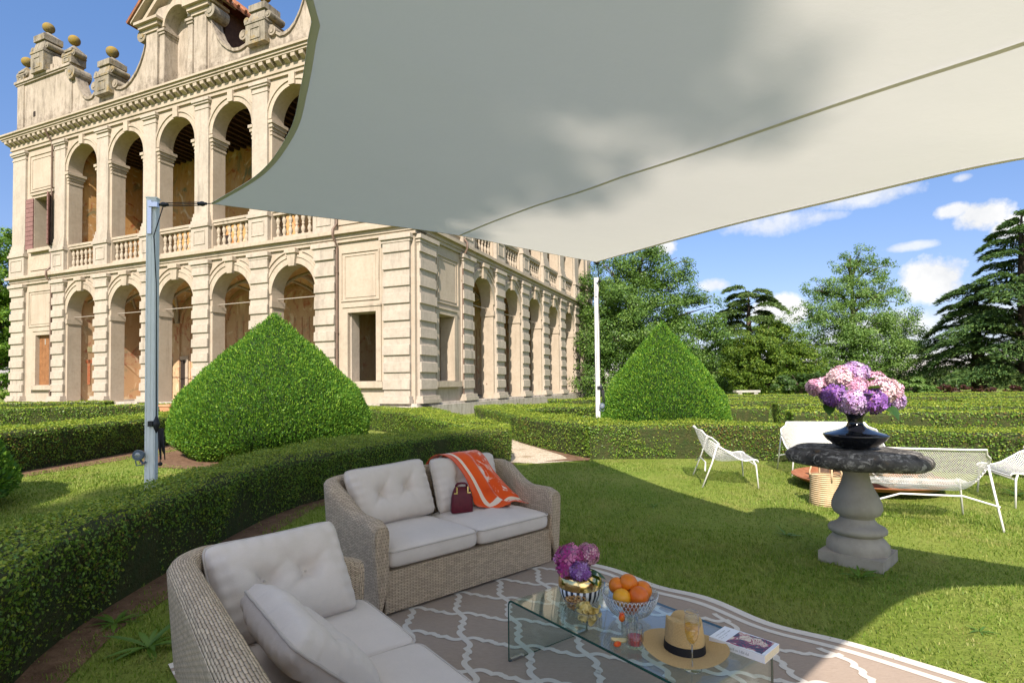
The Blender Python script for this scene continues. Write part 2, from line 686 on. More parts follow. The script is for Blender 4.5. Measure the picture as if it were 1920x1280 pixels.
M_ATTL = atticmat()
M_FIN = weathered('lichened finial stone', (.29, .26, .205), (.225, .20, .155), (.115, .102, .08), (.27, .195, .075), .40)
M_BALL = weathered('lichened ball stone', (.20, .175, .105), (.19, .15, .065), (.10, .085, .06), (.255, .175, .04), .52)
M_ROOF = weathered('roof tiles', (.30, .13, .07), (.22, .10, .06), (.10, .06, .045))
M_BEAM = plain('dark beams', (.075, .042, .024), .8, (.045, .026, .016), 6)
M_DOORW = plain('orange door wood', (.27, .125, .05), .7, (.20, .09, .035), 4, .2)
M_SHUT = plain('mauve brown shutter', (.235, .13, .115), .75, (.18, .095, .085), 5, .2)
M_REDSH = plain('dark red shutter', (.26, .06, .035), .75, (.17, .04, .025), 5, .2)
M_PIPE = plain('brown downpipe', (.17, .115, .085), .5, (.12, .08, .06), 3)
M_IRON = plain('iron rod', (.34, .30, .25), .5)
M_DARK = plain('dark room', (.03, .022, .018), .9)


def fresco(name, base, alt, red, grn, k=.5, sc=1.0):
    t = NT(name)
    o = t.map(t.coord(), (sc, sc, sc))
    n1 = t.noise(o, .55, 6, .62)
    col = t.mix(t.rng(n1, .36, .64), base, alt)
    n2 = t.noise(t.map(o, (1, 1, 1), loc=(7, 3, 2)), 1.5, 7, .62, 1.6)
    col = t.mix(t.math('MULTIPLY', t.rng(n2, .56, .66), k), col, red)
    n3 = t.noise(t.map(o, (1, 1, .8), loc=(1, 9, 5)), 1.2, 7, .6, 1.2)
    col = t.mix(t.math('MULTIPLY', t.rng(n3, .56, .68), k), col, grn)
    n5 = t.noise(t.map(o, (1, 1, .8), loc=(3, 1, 8)), 1.0, 6, .6, 2.4)
    col = t.mix(t.math('MULTIPLY', t.rng(n5, .58, .68), k), col, (.66, .55, .38))
    v = t.vor(o, 1.6, 'DISTANCE_TO_EDGE')
    col = t.mix(t.math('MULTIPLY', t.rng(v, .03, .01), k * .12), col, (.24, .14, .07))
    n4 = t.noise(t.map(o, (2, 2, .4)), 2, 8, .7)
    col = t.mix(t.math('MULTIPLY', t.rng(n4, .5, .7), .45), col, (.62, .50, .34))
    return t.done(t.bsdf(col, .9, t.bump(t.noise(o, 8, 5), .15, .02), 0, .12))


M_FRG = fresco('pink fresco', (.50, .33, .19), (.47, .33, .20), (.36, .12, .07), (.24, .24, .16), .85, .8)
M_FRV = fresco('vault fresco', (.54, .36, .17), (.46, .28, .12), (.40, .09, .04), (.22, .22, .14), 1.0, 1.3)
M_FRU = fresco('ochre fresco', (.52, .31, .12), (.46, .26, .10), (.34, .09, .035), (.18, .19, .11), .95, .8)
M_PAINTB = plain('painted architecture', (.46, .33, .20), .9, (.40, .20, .12), 5)
M_PAINT = plain('faded red paint', (.55, .14, .06), .9, (.60, .30, .16), 9)
M_PAINTG = plain('faded green paint', (.35, .36, .18), .9, (.48, .42, .24), 9)

YAW = .393222
villa = thing('villa', 'large cream two storey arcaded villa with balustrades, stone ball finials and sunlit rusticated piers', 'villa', (-3.89, 22.0, 0), -YAW)
XF = {'L': lambda s, o, z: (-s, -o, z), 'R': lambda s, o, z: (o, s, z)}
AC = [6.33 + 3.805 * i for i in range(5)]           # arch centres
PC = [.80] + [4.47 + 3.805 * i for i in range(6)] + [27.49]
Z0, ZG, ZU = .62, 7.47, 7.95


def ring(mb, c, zs, r0, r1, o0, o1, a0=0, a1=180, n=28, m=0):
    v, f = [], []
    for i in range(n + 1):
        a = radians(a0 + (a1 - a0) * i / n)
        for r in (r0, r1):
            for o in (o0, o1):
                v.append((c + r * cos(a), o, zs + r * sin(a)))
    for i in range(n):
        k = i * 4
        for a, b in ((0, 1), (1, 3), (3, 2), (2, 0)):
            f.append((k + a, k + b, k + 4 + b, k + 4 + a))
    f += [(0, 1, 3, 2), (n * 4, n * 4 + 2, n * 4 + 3, n * 4 + 1)]
    mb.add(v, f, m)


def spandrel(mb, c, r, zs, s0, s1, zt, o0, o1, n=28, m=0):
    """wall above springing with a round arch cut out"""
    top, bot = [], []
    pts = [(s1, zs)] + [(c + r * cos(pi * i / n), zs + r * sin(pi * i / n)) for i in range(n + 1)] + [(s0, zs)]
    v, f = [], []
    for (s, z) in pts:
        for o in (o0, o1):
            v.append((s, o, z))
            v.append((s, o, zt))
    k = len(pts)
    for i in range(k - 1):
        a, b = i * 4, i * 4 + 4
        f += [(a, a + 1, b + 1, b), (a + 2, b + 2, b + 3, a + 3), (a, b, b + 2, a + 2), (a + 1, a + 3, b + 3, b + 1)]
    f += [(0, 2, 3, 1), ((k - 1) * 4, (k - 1) * 4 + 1, (k - 1) * 4 + 3, (k - 1) * 4 + 2)]
    mb.add(v, f, m)


def rect_hole(mb, s0, s1, z0, z1, hs0, hs1, hz0, hz1, o0, o1):
    mb.box(s0, hs0, o0, o1, z0, z1)
    mb.box(hs1, s1, o0, o1, z0, z1)
    mb.box(hs0, hs1, o0, o1, z0, hz0)
    mb.box(hs0, hs1, o0, o1, hz1, z1)


def frame_rect(mb, s0, s1, z0, z1, w, o0, o1, bottom=True):
    mb.box(s0 - w, s1 + w, o0, o1, z1, z1 + w)
    mb.box(s0 - w, s0, o0, o1, z0, z1)
    mb.box(s1, s1 + w, o0, o1, z0, z1)
    if bottom:
        mb.box(s0 - w, s1 + w, o0, o1, z0 - w, z0)


BAL_PROF = [(.085, 0), (.085, .06), (.055, .08), (.06, .11), (.10, .22), (.095, .30), (.05, .42), (.05, .45), (.07, .47), (.07, .53), (.05, .55), (.05, .58),
            (.095, .70), (.10, .78), (.06, .89), (.055, .92), (.085, .94), (.085, 1.0)]
BALMESH = None


def facade(side):
    T = XF[side]
    start = 0.0 if side == 'L' else .7
    mb = MB(T)
    end = 28.2
    # ---- ground floor wall
    if side == 'L':
        win = [(1.86, 3.31, 1.54, 4.45), (24.35, 25.77, 1.55, 4.44)]
    else:
        win = [(1.86, 3.25, 1.54, 4.45), (24.6, 25.9, 1.55, 4.44)]
    e0, e1 = AC[0] - 1.275, AC[-1] + 1.275
    rect_hole(mb, start, e0, Z0, ZG, *win[0], -.7, 0)
    rect_hole(mb, e1, end, Z0, ZG, *win[1], -.7, 0)
    for i in range(4):
        mb.box(AC[i] + 1.275, AC[i + 1] - 1.275, -.7, 0, Z0, 5.57)
    for i in range(5):
        s0 = AC[i] - (1.9025 if i else 1.275)
        s1 = AC[i] + (1.9025 if i < 4 else 1.275)
        spandrel(mb, AC[i], 1.275, 5.57, s0, s1, ZG, -.7, 0)
    # ---- upper wall
    r = 1.29
    uwin = [(1.9, 3.5, 9.5, 12.5), (24.42, 26.02, 9.5, 12.5)]
    rect_hole(mb, start, AC[0] - r, ZU, 15.45, *uwin[0], -.7, 0)
    rect_hole(mb, AC[-1] + r, end, ZU, 15.45, *uwin[1], -.7, 0)
    for i in range(4):
        mb.box(AC[i] + r, AC[i + 1] - r, -.7, 0, ZU, 13.66)
    for i in range(5):
        s0 = AC[i] - (1.9025 if i else r)
        s1 = AC[i] + (1.9025 if i < 4 else r)
        spandrel(mb, AC[i], r, 13.66, s0, s1, 15.45, -.7, 0)
    mb.build('facade_wall', M_PLA, villa)
    # ---- plinth under everything
    mb = MB(T)
    mb.box(start - (.35 if side == 'L' else .7), end + .35, -.7, .35, -.2, .52)
    mb.box(start - (.2 if side == 'L' else .7), end + .2, -.7, .2, .52, Z0)
    mb.build('plinth', M_PLINTH, villa)
    # ---- windows, panels
    for k, (s0, s1, z0, z1) in enumerate(win):
        mb = MB(T)
        frame_rect(mb, s0, s1, z0, z1, .26, 0, .05, False)
        mb.box(s0 - .28, s1 + .28, .05, .09, z1 + .22, z1 + .30)
        f = mb.build('window_frame', M_TRIM, villa)
        MB(T).box(s0 - .42, s1 + .42, -.2, .2, z0 - .28, z0 - .02).build('window_sill', M_TRIM, f)
        mb = MB(T)
        ps0, ps1 = (1.75, 3.62) if k == 0 else (24.3, 26.5)
        frame_rect(mb, ps0, ps1, 4.99, 7.0, .05, 0, .045)
        frame_rect(mb, ps0 + .16, ps1 - .16, 5.12, 6.86, .03, 0, .025)
        mb.build('wall_panel', M_TRIM, villa)
    if side == 'L':
        s0, s1, z0, z1 = win[1]
        mb = MB(T)
        for i in range(5):
            a = s0 + (s1 - s0) * i / 5
            mb.box(a + .006, a + (s1 - s0) / 5 - .006, -.22, -.16, z0, z1)
        d = mb.build('door', M_DOORW, villa)
        MB(T).box(s1 - .62, s1 - .54, -.16, -.14, z1 - .55, z1 - .22).build('door_bolt', M_IRON, d)
        # white folded inner shutter seen in the corner window
        MB(T).box(3.235, 3.30, -.64, -.12, 1.55, 4.44).build('inner_shutter', M_STO, villa)
    for k, (s0, s1, z0, z1) in enumerate(uwin):
        mb = MB(T)
        frame_rect(mb, s0, s1, z0, z1, .22, 0, .05, False)
        mb.box(s0 - .3, s1 + .3, .05, .12, z1 + .16, z1 + .28)
        f = mb.build('window_frame', M_TRIM, villa)
        MB(T).box(s0 - .35, s1 + .35, -.2, .22, z0 - .22, z0 - .02).build('window_sill', M_TRIM, f)
        for sg, hx in (((1, s1), (-1, s0)) if (side == 'L' and k == 1) else ()):
            mb = MB(T)
            # shutters hang open, the outer one flat against the wall, the inner one at a right angle
            if sg == 1:
                for i in range(11):
                    za = z0 + (z1 - z0) * i / 11
                    mb.box(hx + .02, hx + .76, .07, .12, za + .01, za + (z1 - z0) / 11 - .012)
            else:
                for i in range(11):
                    za = z0 + (z1 - z0) * i / 11
                    zb_ = za + (z1 - z0) / 11 - .012
                    ax, ao = -.80 * .72, .60 * .72
                    q_ = [(hx + .02, .05), (hx + .02 + ax, .05 + ao), (hx + .05 + ax, .09 + ao), (hx + .05, .09)]
                    mb.add([(a_, o_, z_) for z_ in (za + .01, zb_) for a_, o_ in q_], [(3, 2, 1, 0), (4, 5, 6, 7), (0, 1, 5, 4), (1, 2, 6, 5), (2, 3, 7, 6), (3, 0, 4, 7)])
            mb.build('shutter', M_SHUT, villa)
        mb = MB(T)
        frame_rect(mb, s0 - .25, s1 + .5, 12.95, 15.05, .05, 0, .045)
        frame_rect(mb, s0 - .05, s1 + .3, 13.1, 14.82, .03, 0, .025)
        mb.build('wall_panel', M_TRIM, villa)
        mb = MB(T)
        mb.box(s0 - .3, s1 + .4, 0, .05, 8.25, 9.1)
        mb.build('apron_panel', M_TRIM, villa)
    # ---- pilasters
    for k, c in enumerate(PC):
        hw = .62 if k in (0, 7) else .53
        if k == 0:
            lo, hi = .17, 1.42
        elif k == 7:
            lo, hi = 26.85, 28.14
        else:
            lo, hi = c - hw, c + hw
        mb = MB(T)
        mb.box(lo - .12, hi + .12, 0, .34, Z0, .78)
        mb.box(lo - .08, hi + .08, 0, .29, .78, .92)
        mb.box(lo, hi, 0, .12, .92, 7.08)
        z = 1.18
        while z < 6.9:
            j = random.uniform(-.012, .012)
            v = [(lo - .02 + j, .12, z), (hi + .02 + j, .12, z), (hi + .02 + j, .12, z + .42), (lo - .02 + j, .12, z + .42),
                 (lo - .018 + j, .195 + j, z + .012), (hi + .018 + j, .195 + j, z + .012), (hi + .018 + j, .185 + j, z + .40), (lo - .018 + j, .185 + j, z + .40)]
            mb.add(v, [(4, 5, 6, 7), (0, 1, 5, 4), (1, 2, 6, 5), (2, 3, 7, 6), (3, 0, 4, 7)])
            z += .70
        for (za, zb, e, o) in ((7.08, 7.17, .02, .14), (7.17, 7.30, .07, .20), (7.30, 7.47, .13, .27)):
            mb.box(lo - e, hi + e, 0, o, za, zb)
        mb.build('pilaster', M_STO, villa)
        # upper order: pedestal, base, shaft, capital
        mb = MB(T)
        lo2, hi2 = (lo, hi) if k in (0, 7) else (c - .47, c + .47)
        mb.box(lo2 - .12, hi2 + .12, 0, .20, ZU, 9.12)
        frame_rect(mb, lo2 + .12, hi2 - .12, 8.3, 8.9, .04, .20, .23)
        mb.box(lo2 - .17, hi2 + .17, 0, .27, 9.12, 9.27)
        for (za, zb, e, o) in ((9.27, 9.45, .13, .21), (9.45, 9.66, .08, .18), (9.66, 9.83, .04, .15)):
            mb.box(lo2 - e, hi2 + e, 0, o, za, zb)
        mb.box(lo2, hi2, 0, .11, 9.83, 14.95)
        for (za, zb, e, o) in ((14.95, 15.03, .03, .14), (15.03, 15.2, .0, .115), (15.2, 15.3, .06, .18), (15.3, 15.45, .11, .23)):
            mb.box(lo2 - e, hi2 + e, 0, o, za, zb)
        mb.build('upper_pilaster', M_STO, villa)
    # ---- arches
    for i, c in enumerate(AC):
        mb = MB(T)
        ring(mb, c, 5.57, 1.275, 1.56, 0, .05)
        ring(mb, c, 5.57, 1.56, 1.66, 0, .09)
        ring(mb, c, 5.57, 1.83, 1.90, 0, .06, 28, 74)
        ring(mb, c, 5.57, 1.83, 1.90, 0, .06, 106, 152)
        a = mb.build('archivolt', M_TRIM, villa)
        mb = MB(T)
        mb.add([(c - .16, 0, 6.72), (c + .16, 0, 6.72), (c + .26, 0, 7.28), (c - .26, 0, 7.28),
                (c - .16, .15, 6.72), (c + .16, .15, 6.72), (c + .26, .19, 7.28), (c - .26, .19, 7.28)],
               [(4, 5, 6, 7), (0, 1, 5, 4), (1, 2, 6, 5), (2, 3, 7, 6), (3, 0, 4, 7)])
        mb.box(c - .32, c + .32, 0, .26, 7.28, 7.47)
        mb.build('keystone', M_TRIM, a)
        mb = MB(T)
        for sg in (-1, 1):
            e = c + sg * 1.275
            mb.box(min(e, e - sg * .05), max(e, e - sg * .05), -.73, .06, 4.97, 5.25)
            mb.box(min(e, e + sg * .11), max(e, e + sg * .11), .0, .06, 4.97, 5.25)
            mb.build('impost', M_TRIM, villa)
            mb = MB(T)
        mb.tube([(c - 1.28, -.35, 5.36), (c + 1.28, -.35, 5.36)], .022, 6)
        mb.build('tie_rod', M_IRON, villa)
        # upper arch
        mb = MB(T)
        ring(mb, c, 13.66, 1.29, 1.52, 0, .05)
        ring(mb, c, 13.66, 1.52, 1.62, 0, .10)
        mb.box(c - .17, c + .17, 0, .16, 14.92, 15.45)
        mb.build('archivolt', M_TRIM, villa)
        mb = MB(T)
        for sg in (-1, 1):
            e = c + sg * 1.29
            for za, zb, q in ((12.92, 13.02, .03), (13.1, 13.25, .04), (13.25, 13.42, .09), (13.42, 13.56, .14)):
                mb.box(min(e, e - sg * q), max(e, e - sg * q), -.7 - q, q, za, zb)
                mb.box(min(e, e + sg * .125), max(e, e + sg * .125), 0, q, za, zb)
            mb.build('impost', M_TRIM, villa)
            mb = MB(T)
        # balustrade
        b = MB(T)
        b.box(c - 1.28, c + 1.28, -.36, -.04, 9.17, 9.30)
        b.box(c - 1.28, c + 1.28, -.40, .0, 9.30, 9.42)
        b.box(c - 1.28, c + 1.28, -.36, -.04, ZU, 8.17)
        rail = b.build('balustrade', M_TRIM, villa)
        global BALMESH
        for j in range(7):
            s = c - 1.11 + 2.22 * j / 6
            p = T(s, -.2, 8.17)
            if BALMESH is None:
                q = MB().lathe([(rr, zz) for rr, zz in BAL_PROF], n=12)
                ob = q.build('baluster', M_TRIM, rail, True, loc=p)
                BALMESH = ob.data
            else:
                ob = bpy.data.objects.new('baluster', BALMESH)
                COL.objects.link(ob)
                ob.parent = rail
                ob.location = p
    # ---- entablature between floors, and main cornice
    lo, cs = start, (1 if side == 'L' else 0)

    def band(mb, o, z0, z1):
        mb.box(-o if side == 'L' else 0, end + o, -.7, o, z0, z1)
    mb = MB(T)
    band(mb, .10, ZG + .003, 7.62)
    band(mb, .15, 7.62, 7.80)
    band(mb, .30, 7.80, 7.95)
    mb.build('string_course', M_TRIM, villa)
    mb = MB(T)
    band(mb, .10, 15.453, 15.62)
    band(mb, .16, 15.62, 15.86)
    band(mb, .46, 16.14, 16.24)
    band(mb, .52, 16.24, 16.36)
    band(mb, .60, 16.36, 16.46)
    band(mb, .12, 15.86, 16.14)
    s = -.30 if side == 'L' else .2
    while s < 28.6:
        v = [(s, .12, 15.86), (s + .24, .12, 15.86), (s + .24, .12, 16.14), (s, .12, 16.14),
             (s, .42, 15.98), (s + .24, .42, 15.98), (s + .24, .44, 16.14), (s, .44, 16.14)]
        mb.add(v, [(4, 5, 6, 7), (0, 1, 5, 4), (1, 2, 6, 5), (3, 0, 4, 7)])
        s += .475
    mb.build('cornice', M_TRIM, villa)
    # ---- downpipes
    for s in ((24.22, 3.83) if side == 'L' else (3.98,)):
        mb = MB(T)
        mb.tube([T2 for T2 in ((s, .10, .7), (s, .10, 7.3))], .05, 10)
        mb.tube([(s, .10, 7.3), (s, .36, 7.72), (s, .36, 8.0), (s, .12, 8.3), (s, .12, 15.4), (s, .52, 16.1)], .05, 10)
        for z in (1.2, 3.6, 6.2, 9.6, 12.2, 14.6):
            mb.tube([(s, .10 if z < 8 else .12, z), (s, .10 if z < 8 else .12, z + .07)], .066, 10)
        mb.build('downpipe', M_PIPE, villa, True, sharp=40)
    # ---- loggia interiors
    for (zf, zc, mt) in ((Z0 + .02, ZG, M_FRG), (ZU, 15.3, M_FRU)):
        mb = MB(T)
        mb.box(4.35, 23.6, -4.6, -4.25, zf, zc)
        mb.box(4.35, 4.93, -4.25, -.71, zf, zc)
        mb.box(22.95, 23.6, -4.25, -.71, zf, zc)
        mb.build('loggia_wall', mt, villa)
    mb = MB(T)
    mb.box(4.35, 28.1, -28.1 if side == 'L' else -4.3, -.7, .3, Z0 + .015)
    mb.build('loggia_floor', M_PLINTH, villa)
    mb = MB(T)
    for c in AC:
        def vf(u, v, c=c):
            x, y = 2 * u - 1, 2 * v - 1
            z = max(sqrt(max(0, 1 - x * x)), sqrt(max(0, 1 - y * y)))
            return (c + x * 1.9, -2.475 + y * 1.775, 5.15 + z * 1.85)
        mb.grid(vf, 20, 20)
    mb.build('loggia_vault', M_FRV, villa, True, recalc=False)
    for c in AC:
        mb = MB(T)
        for sg in (-1, 1):
            pts = []
            for k in range(25):
                x = -1 + 2 * k / 24
                pts.append((c + x * 1.88, -2.475 + sg * x * 1.755, 5.13 + sqrt(max(0, 1 - x * x)) * 1.84))
            mb.tube(pts, .075, 6)
        mb.build('vault_rib', M_TRIM, villa, True)
        mb = MB(T)
        ring(mb, c, 5.2, 1.42, 1.60, -4.25, -4.15)
        for dx in (-.78, -.26, .26, .78):
            mb.box(c + dx - .03, c + dx + .03, -4.25, -4.22, 1.0, 5.1)
        mb.build('painted_pilaster', M_PAINTB, villa)
    mb = MB(T)
    for i in range(1, 5):
        ring(mb, 0, 0, 0, 0, 0, 0) if False else None
        s_ = AC[i] - 1.9025
        pts = [(s_, -2.475 - 1.76 * cos(pi * k / 24), 5.13 + 1.83 * sin(pi * k / 24)) for k in range(25)]
        mb.tube(pts, .16, 6)
    mb.build('transverse_arch', M_TRIM, villa, True)
    mb = MB(T)
    for i in range(6):
        c = AC[0] - 1.9 + 3.805 * i
        mb.box(c - .28, c + .28, -4.25, -4.13, Z0, 5.2)
        mb.box(c - .34, c + .34, -4.25, -4.08, 5.0, 5.22)
    mb.build('lesene', M_FRG, villa)
    mb = MB(T)
    s = 5.0
    while s < 22.9:
        mb.box(s, s + .16, -4.25, -.7, 15.05, 15.3)
        s += .5
    mb.box(4.93, 22.95, -4.25, -.7, 15.3, 15.4)
    mb.build('ceiling_beam', M_BEAM, villa)
    if side == 'L':
        # doors and traces of paint on the loggia walls
        for c0, cc in ((18.9, 1), (12.2, 2)):
            mb = MB(T)
            frame_rect(mb, c0, c0 + 1.2, .64, 3.0, .22, -4.25, -4.17, False)
            f = mb.build('loggia_door_frame', M_TRIM, villa)
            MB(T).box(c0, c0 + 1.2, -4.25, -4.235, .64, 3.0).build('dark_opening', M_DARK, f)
        mb = MB(T)
        for i in range(6):
            mb.box(16.2, 17.5, -4.25, -4.16, 1.35 + .5 * i, 1.82 + .5 * i)
        mb.build('red_shutter', M_REDSH, villa)
        mb = MB(T)
        for (o0, o1, z0, z1) in ((-1.25, -1.12, 1.55, 3.0), (-2.0, -1.82, 1.5, 2.95), (-2.15, -1.7, 1.55, 1.72), (-1.35, -1.0, 2.8, 3.0)):
            mb.box(22.93, 22.95, o0, o1, z0, z1)
        mb.build('painted_figure', M_PAINT, villa)
        MB(T).box(22.93, 22.95, -1.9, -1.1, 3.45, 3.75).build('painted_band', M_PAINTG, villa)
        for (s, zz) in ((11.0, 8.0), (15.2, 8.0)):
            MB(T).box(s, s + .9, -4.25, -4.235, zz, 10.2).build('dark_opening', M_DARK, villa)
        mb = MB(T)
        mb.lathe([(.42, 0), (.46, .05), (.46, .1), (.42, .14)], (9.35, -3.7, 0), 20)
        for vtx in range(len(mb.v)):
            pass
        mb = MB(T)
        mb.sphere((9.4, -3.6, 12.45), (.5, .25, .55), 16, 12)
        mb.build('ceiling_lantern', M_BEAM, villa, True)


def attic(side):
    T = XF[side]
    S = 28.1
    half = [(28.17, 19.75), (22.95, 19.75), (22.9, 19.35), (22.45, 19.3), (22.3, 18.75), (22.1, 18.3), (21.8, 17.85), (21.5, 17.6), (21.2, 17.5), (20.9, 17.52),
            (20.65, 17.7), (20.5, 18.0), (20.3, 18.05), (20.26, 18.0), (19.03, 18.0), (19.0, 17.75), (18.75, 17.55), (18.4, 17.47), (18.0, 17.52), (17.6, 17.72), (17.2, 18.05), (16.85, 18.5),
            (16.6, 19.0), (16.42, 19.55), (16.38, 20.0), (16.3, 20.0)]
    prof = half + [(S - a, z) for a, z in half[::-1]]
    mb = MB(T)
    v, f = [], []
    zb = 16.46
    # the parapet wall in quads, with the centre bay left open for the niche
    for (s, z) in prof:
        for o in (-.08, -.58):
            v += [(s, o, zb), (s, o, z)]
    for i in range(len(prof) - 1):
        if i == len(half) - 1:
            continue
        a, b = i * 4, i * 4 + 4
        f += [(a, a + 1, b + 1, b), (a + 2, b + 2, b + 3, a + 3), (a + 1, a + 3, b + 3, b + 1)]
    n = len(prof)
    f += [(0, 2, 3, 1), ((n - 1) * 4, (n - 1) * 4 + 1, (n - 1) * 4 + 3, (n - 1) * 4 + 2)]
    mb.add(v, f)
    mb.build('attic_wall', M_ATTL, villa, recalc=True)
    # rough weathered course along its foot
    mb = MB(T)
    for a, b in ((16.35, 22.9), (23.0, 28.15), (0.0 if side == 'L' else .6, 5.1), (5.2, 11.75)):
        mb.box(a, b, -.08, -.02, 16.46, 17.0)
    mb.build('parapet_course', M_ATT, villa)
    # copings that follow the scrolls
    for seg in (half[3:13], half[14:25]):
        for mir in (0, 1):
            pts = [((S - s) if mir else s, z) for s, z in seg]
            mb = MB(T)
            v, f = [], []
            for (s, z) in pts:
                v += [(s, .0, z - .10), (s, .0, z + .05), (s, -.64, z + .05), (s, -.64, z - .10)]
            for i in range(len(pts) - 1):
                for a, b in ((0, 1), (1, 2), (2, 3), (3, 0)):
                    f.append((i * 4 + a, i * 4 + b, i * 4 + 4 + b, i * 4 + 4 + a))
            k = (len(pts) - 1) * 4
            f += [(0, 1, 2, 3), (k, k + 1, k + 2, k + 3)]
            mb.add(v, f)
            mb.build('scroll_coping', M_ATT, villa, True, sharp=50)

    def scroll(mb, s, z, r, o0=.06, o1=-.7):
        n = 18
        v = [(s + r * cos(2 * pi * i / n), o, z + r * sin(2 * pi * i / n)) for o in (o0, o1) for i in range(n)]
        f = [(i, (i + 1) % n, n + (i + 1) % n, n + i) for i in range(n)] + [list(range(n)), [n + i for i in range(n)]]
        mb.add(v, f)
        r2 = r * .5
        v = [(s + r2 * cos(2 * pi * i / n), o, z + r2 * sin(2 * pi * i / n)) for o in (o0 + .03, o0) for i in range(n)]
        mb.add(v, [(i, (i + 1) % n, n + (i + 1) % n, n + i) for i in range(n)] + [list(range(n))])

    def finial(sc, zb, w, zt, br, o=-.33, body=M_FIN):
        """stepped stone pier with a cap and a ball"""
        q = MB(T)
        h = zt - zb
        d = w * .46
        q.box(sc - w / 2, sc + w / 2, o - d, o + d, zb, zb + h * .50)
        frame_rect(q, sc - w * .22, sc + w * .22, zb + h * .12, zb + h * .36, .05, o + d, o + d + .03)
        q.box(sc - w * .53, sc + w * .53, o - d * 1.06, o + d * 1.06, zb + h * .50, zb + h * .56)
        v = []
        for k, zz in ((.47, zb + h * .56), (.34, zb + h * .84)):
            v += [(sc - w * k, o - d * 2 * k, zz), (sc + w * k, o - d * 2 * k, zz), (sc + w * k, o + d * 2 * k, zz), (sc - w * k, o + d * 2 * k, zz)]
        q.add(v, [(3, 2, 1, 0), (4, 5, 6, 7), (0, 1, 5, 4), (1, 2, 6, 5), (2, 3, 7, 6), (3, 0, 4, 7)])
        q.box(sc - w * .42, sc + w * .42, o - d * .86, o + d * .86, zb + h * .84, zb + h)
        a, b = w * .40, d * .82
        q.add([(sc - a, o - b, zt), (sc + a, o - b, zt), (sc + a, o + b, zt), (sc - a, o + b, zt), (sc, o, zt + .42)], [(0, 1, 4), (1, 2, 4), (2, 3, 4), (3, 0, 4)])
        scroll(q, sc - w * .56, zb + h * .66, .17, o + d * .8, o - d * .8)
        scroll(q, sc + w * .56, zb + h * .66, .17, o + d * .8, o - d * .8)
        fo = q.build('finial', body, villa)
        q = MB(T)
        q.sphere((sc, o, zt + .42 + br * .8), (br, br, br * .95), 20, 14)
        q.build('stone_ball', M_BALL, fo, True)
    for sc in (19.65, S - 19.65):
        finial(sc, 17.3, 1.2, 19.2, .31)
        q = MB(T)
        scroll(q, sc + .95, 18.0, .24)
        q.build('volute', M_ATT, villa)
        q = MB(T)
        scroll(q, sc - .85, 17.75, .22)
        q.build('volute', M_ATT, villa)
    for mir in (0, 1):
        def X(a):
            return S - a if mir else a
        # end gable: cornice, stepped centre, scrolls, three finials
        q = MB(T)
        a, b = sorted((X(22.85), X(28.22)))
        q.box(a, b, -.66, .02, 19.62, 19.72)
        q.box(a - .05, b + .05, -.70, .08, 19.72, 19.86)
        for x in (23.05, 27.75):
            c = X(x)
            q.box(c - .32, c + .32, -.6, -.02, 16.46, 19.62)
        q.build('gable_cornice', M_ATTL, villa)
        q = MB(T)
        a, b = sorted((X(24.7), X(26.45)))
        q.box(a, b, -.58, -.10, 19.86, 20.3)
        for c, sg in ((X(24.35), 1), (X(26.8), -1)):
            sg = -sg if mir else sg
            pts = [(c - sg * .55, 19.86), (c + sg * .45, 19.86), (c + sg * .45, 20.75)] + [(c + sg * (.45 - 1.0 * sin(k * pi / 12)), 20.75 - .85 * (1 - cos(k * pi / 12))) for k in range(1, 6)]
            v = [(p[0], o, p[1]) for o in (-.15, -.52) for p in pts]
            n = len(pts)
            q.add(v, [list(range(n)), [n + i for i in range(n)]] + [(i, (i + 1) % n, n + (i + 1) % n, n + i) for i in range(n)])
        q.build('gable_scroll', M_ATTL, villa)
        finial(X(25.58), 19.86, 1.25, 22.1, .31)
        finial(X(23.08), 19.86, .85, 20.72, .30)
        finial(X(27.72), 19.86, .75, 20.55, .30)
        q = MB(T)
        scroll(q, X(22.62), 19.22, .38, .12, -.8)
        q.build('volute', M_FIN, villa)
        q = MB(T)
        scroll(q, X(16.55), 19.75, .34, .12, -.75)
        q.build('volute', M_FIN, villa)
        q = MB(T)
        a, b = sorted((X(26.3), X(26.5)))
        q.box(a, b, -.085, -.06, 17.5, 17.8)
        q.build('vent_hole', M_DARK, villa)
    # centre dormer with a niche
    c = S / 2
    q = MB(T)
    for sg in (-1, 1):
        a, b = sorted((c + sg * .86, c + sg * 2.3))
        q.box(a, b, -.8, -.05, 16.46, 20.0)
        a, b = sorted((c + sg * 1.35, c + sg * 2.2))
        q.box(a, b, -.05, .07, 16.46, 19.75)
        a, b = sorted((c + sg * .86, c + sg * 1.2))
        q.box(a, b, -.05, .03, 16.46, 19.5)
        for zz, e in ((19.5, .05), (19.62, .1)):
            q.box(a - e, b + e, -.85, .03 + e, zz, zz + .12)
    q.box(c - .86, c + .86, -.84, -.7, 16.46, 20.9)
    spandrel(q, c, .86, 19.88, c - 2.3, c + 2.3, 21.0, -.8, -.05)
    d = q.build('dormer_wall', M_ATTL, villa)
    q = MB(T)
    ring(q, c, 19.88, .86, 1.08, -.05, .05)
    for sg in (-1, 1):
        a, b = sorted((c + sg * 1.22, c + sg * 2.42))
        for zz, e in ((19.75, .0), (19.95, .14), (20.15, .28)):
            q.box(a - e, b + e, -.85, .14 + e, zz, zz + (.2 if zz < 20.1 else .14))
    v, f = [], []
    for (dx, z) in ((-2.95, 20.30), (0, 22.75), (2.95, 20.30)):
        v += [(c + dx, .42, z), (c + dx, .42, z + .34), (c + dx, -1.0, z + .34), (c + dx, -1.0, z)]
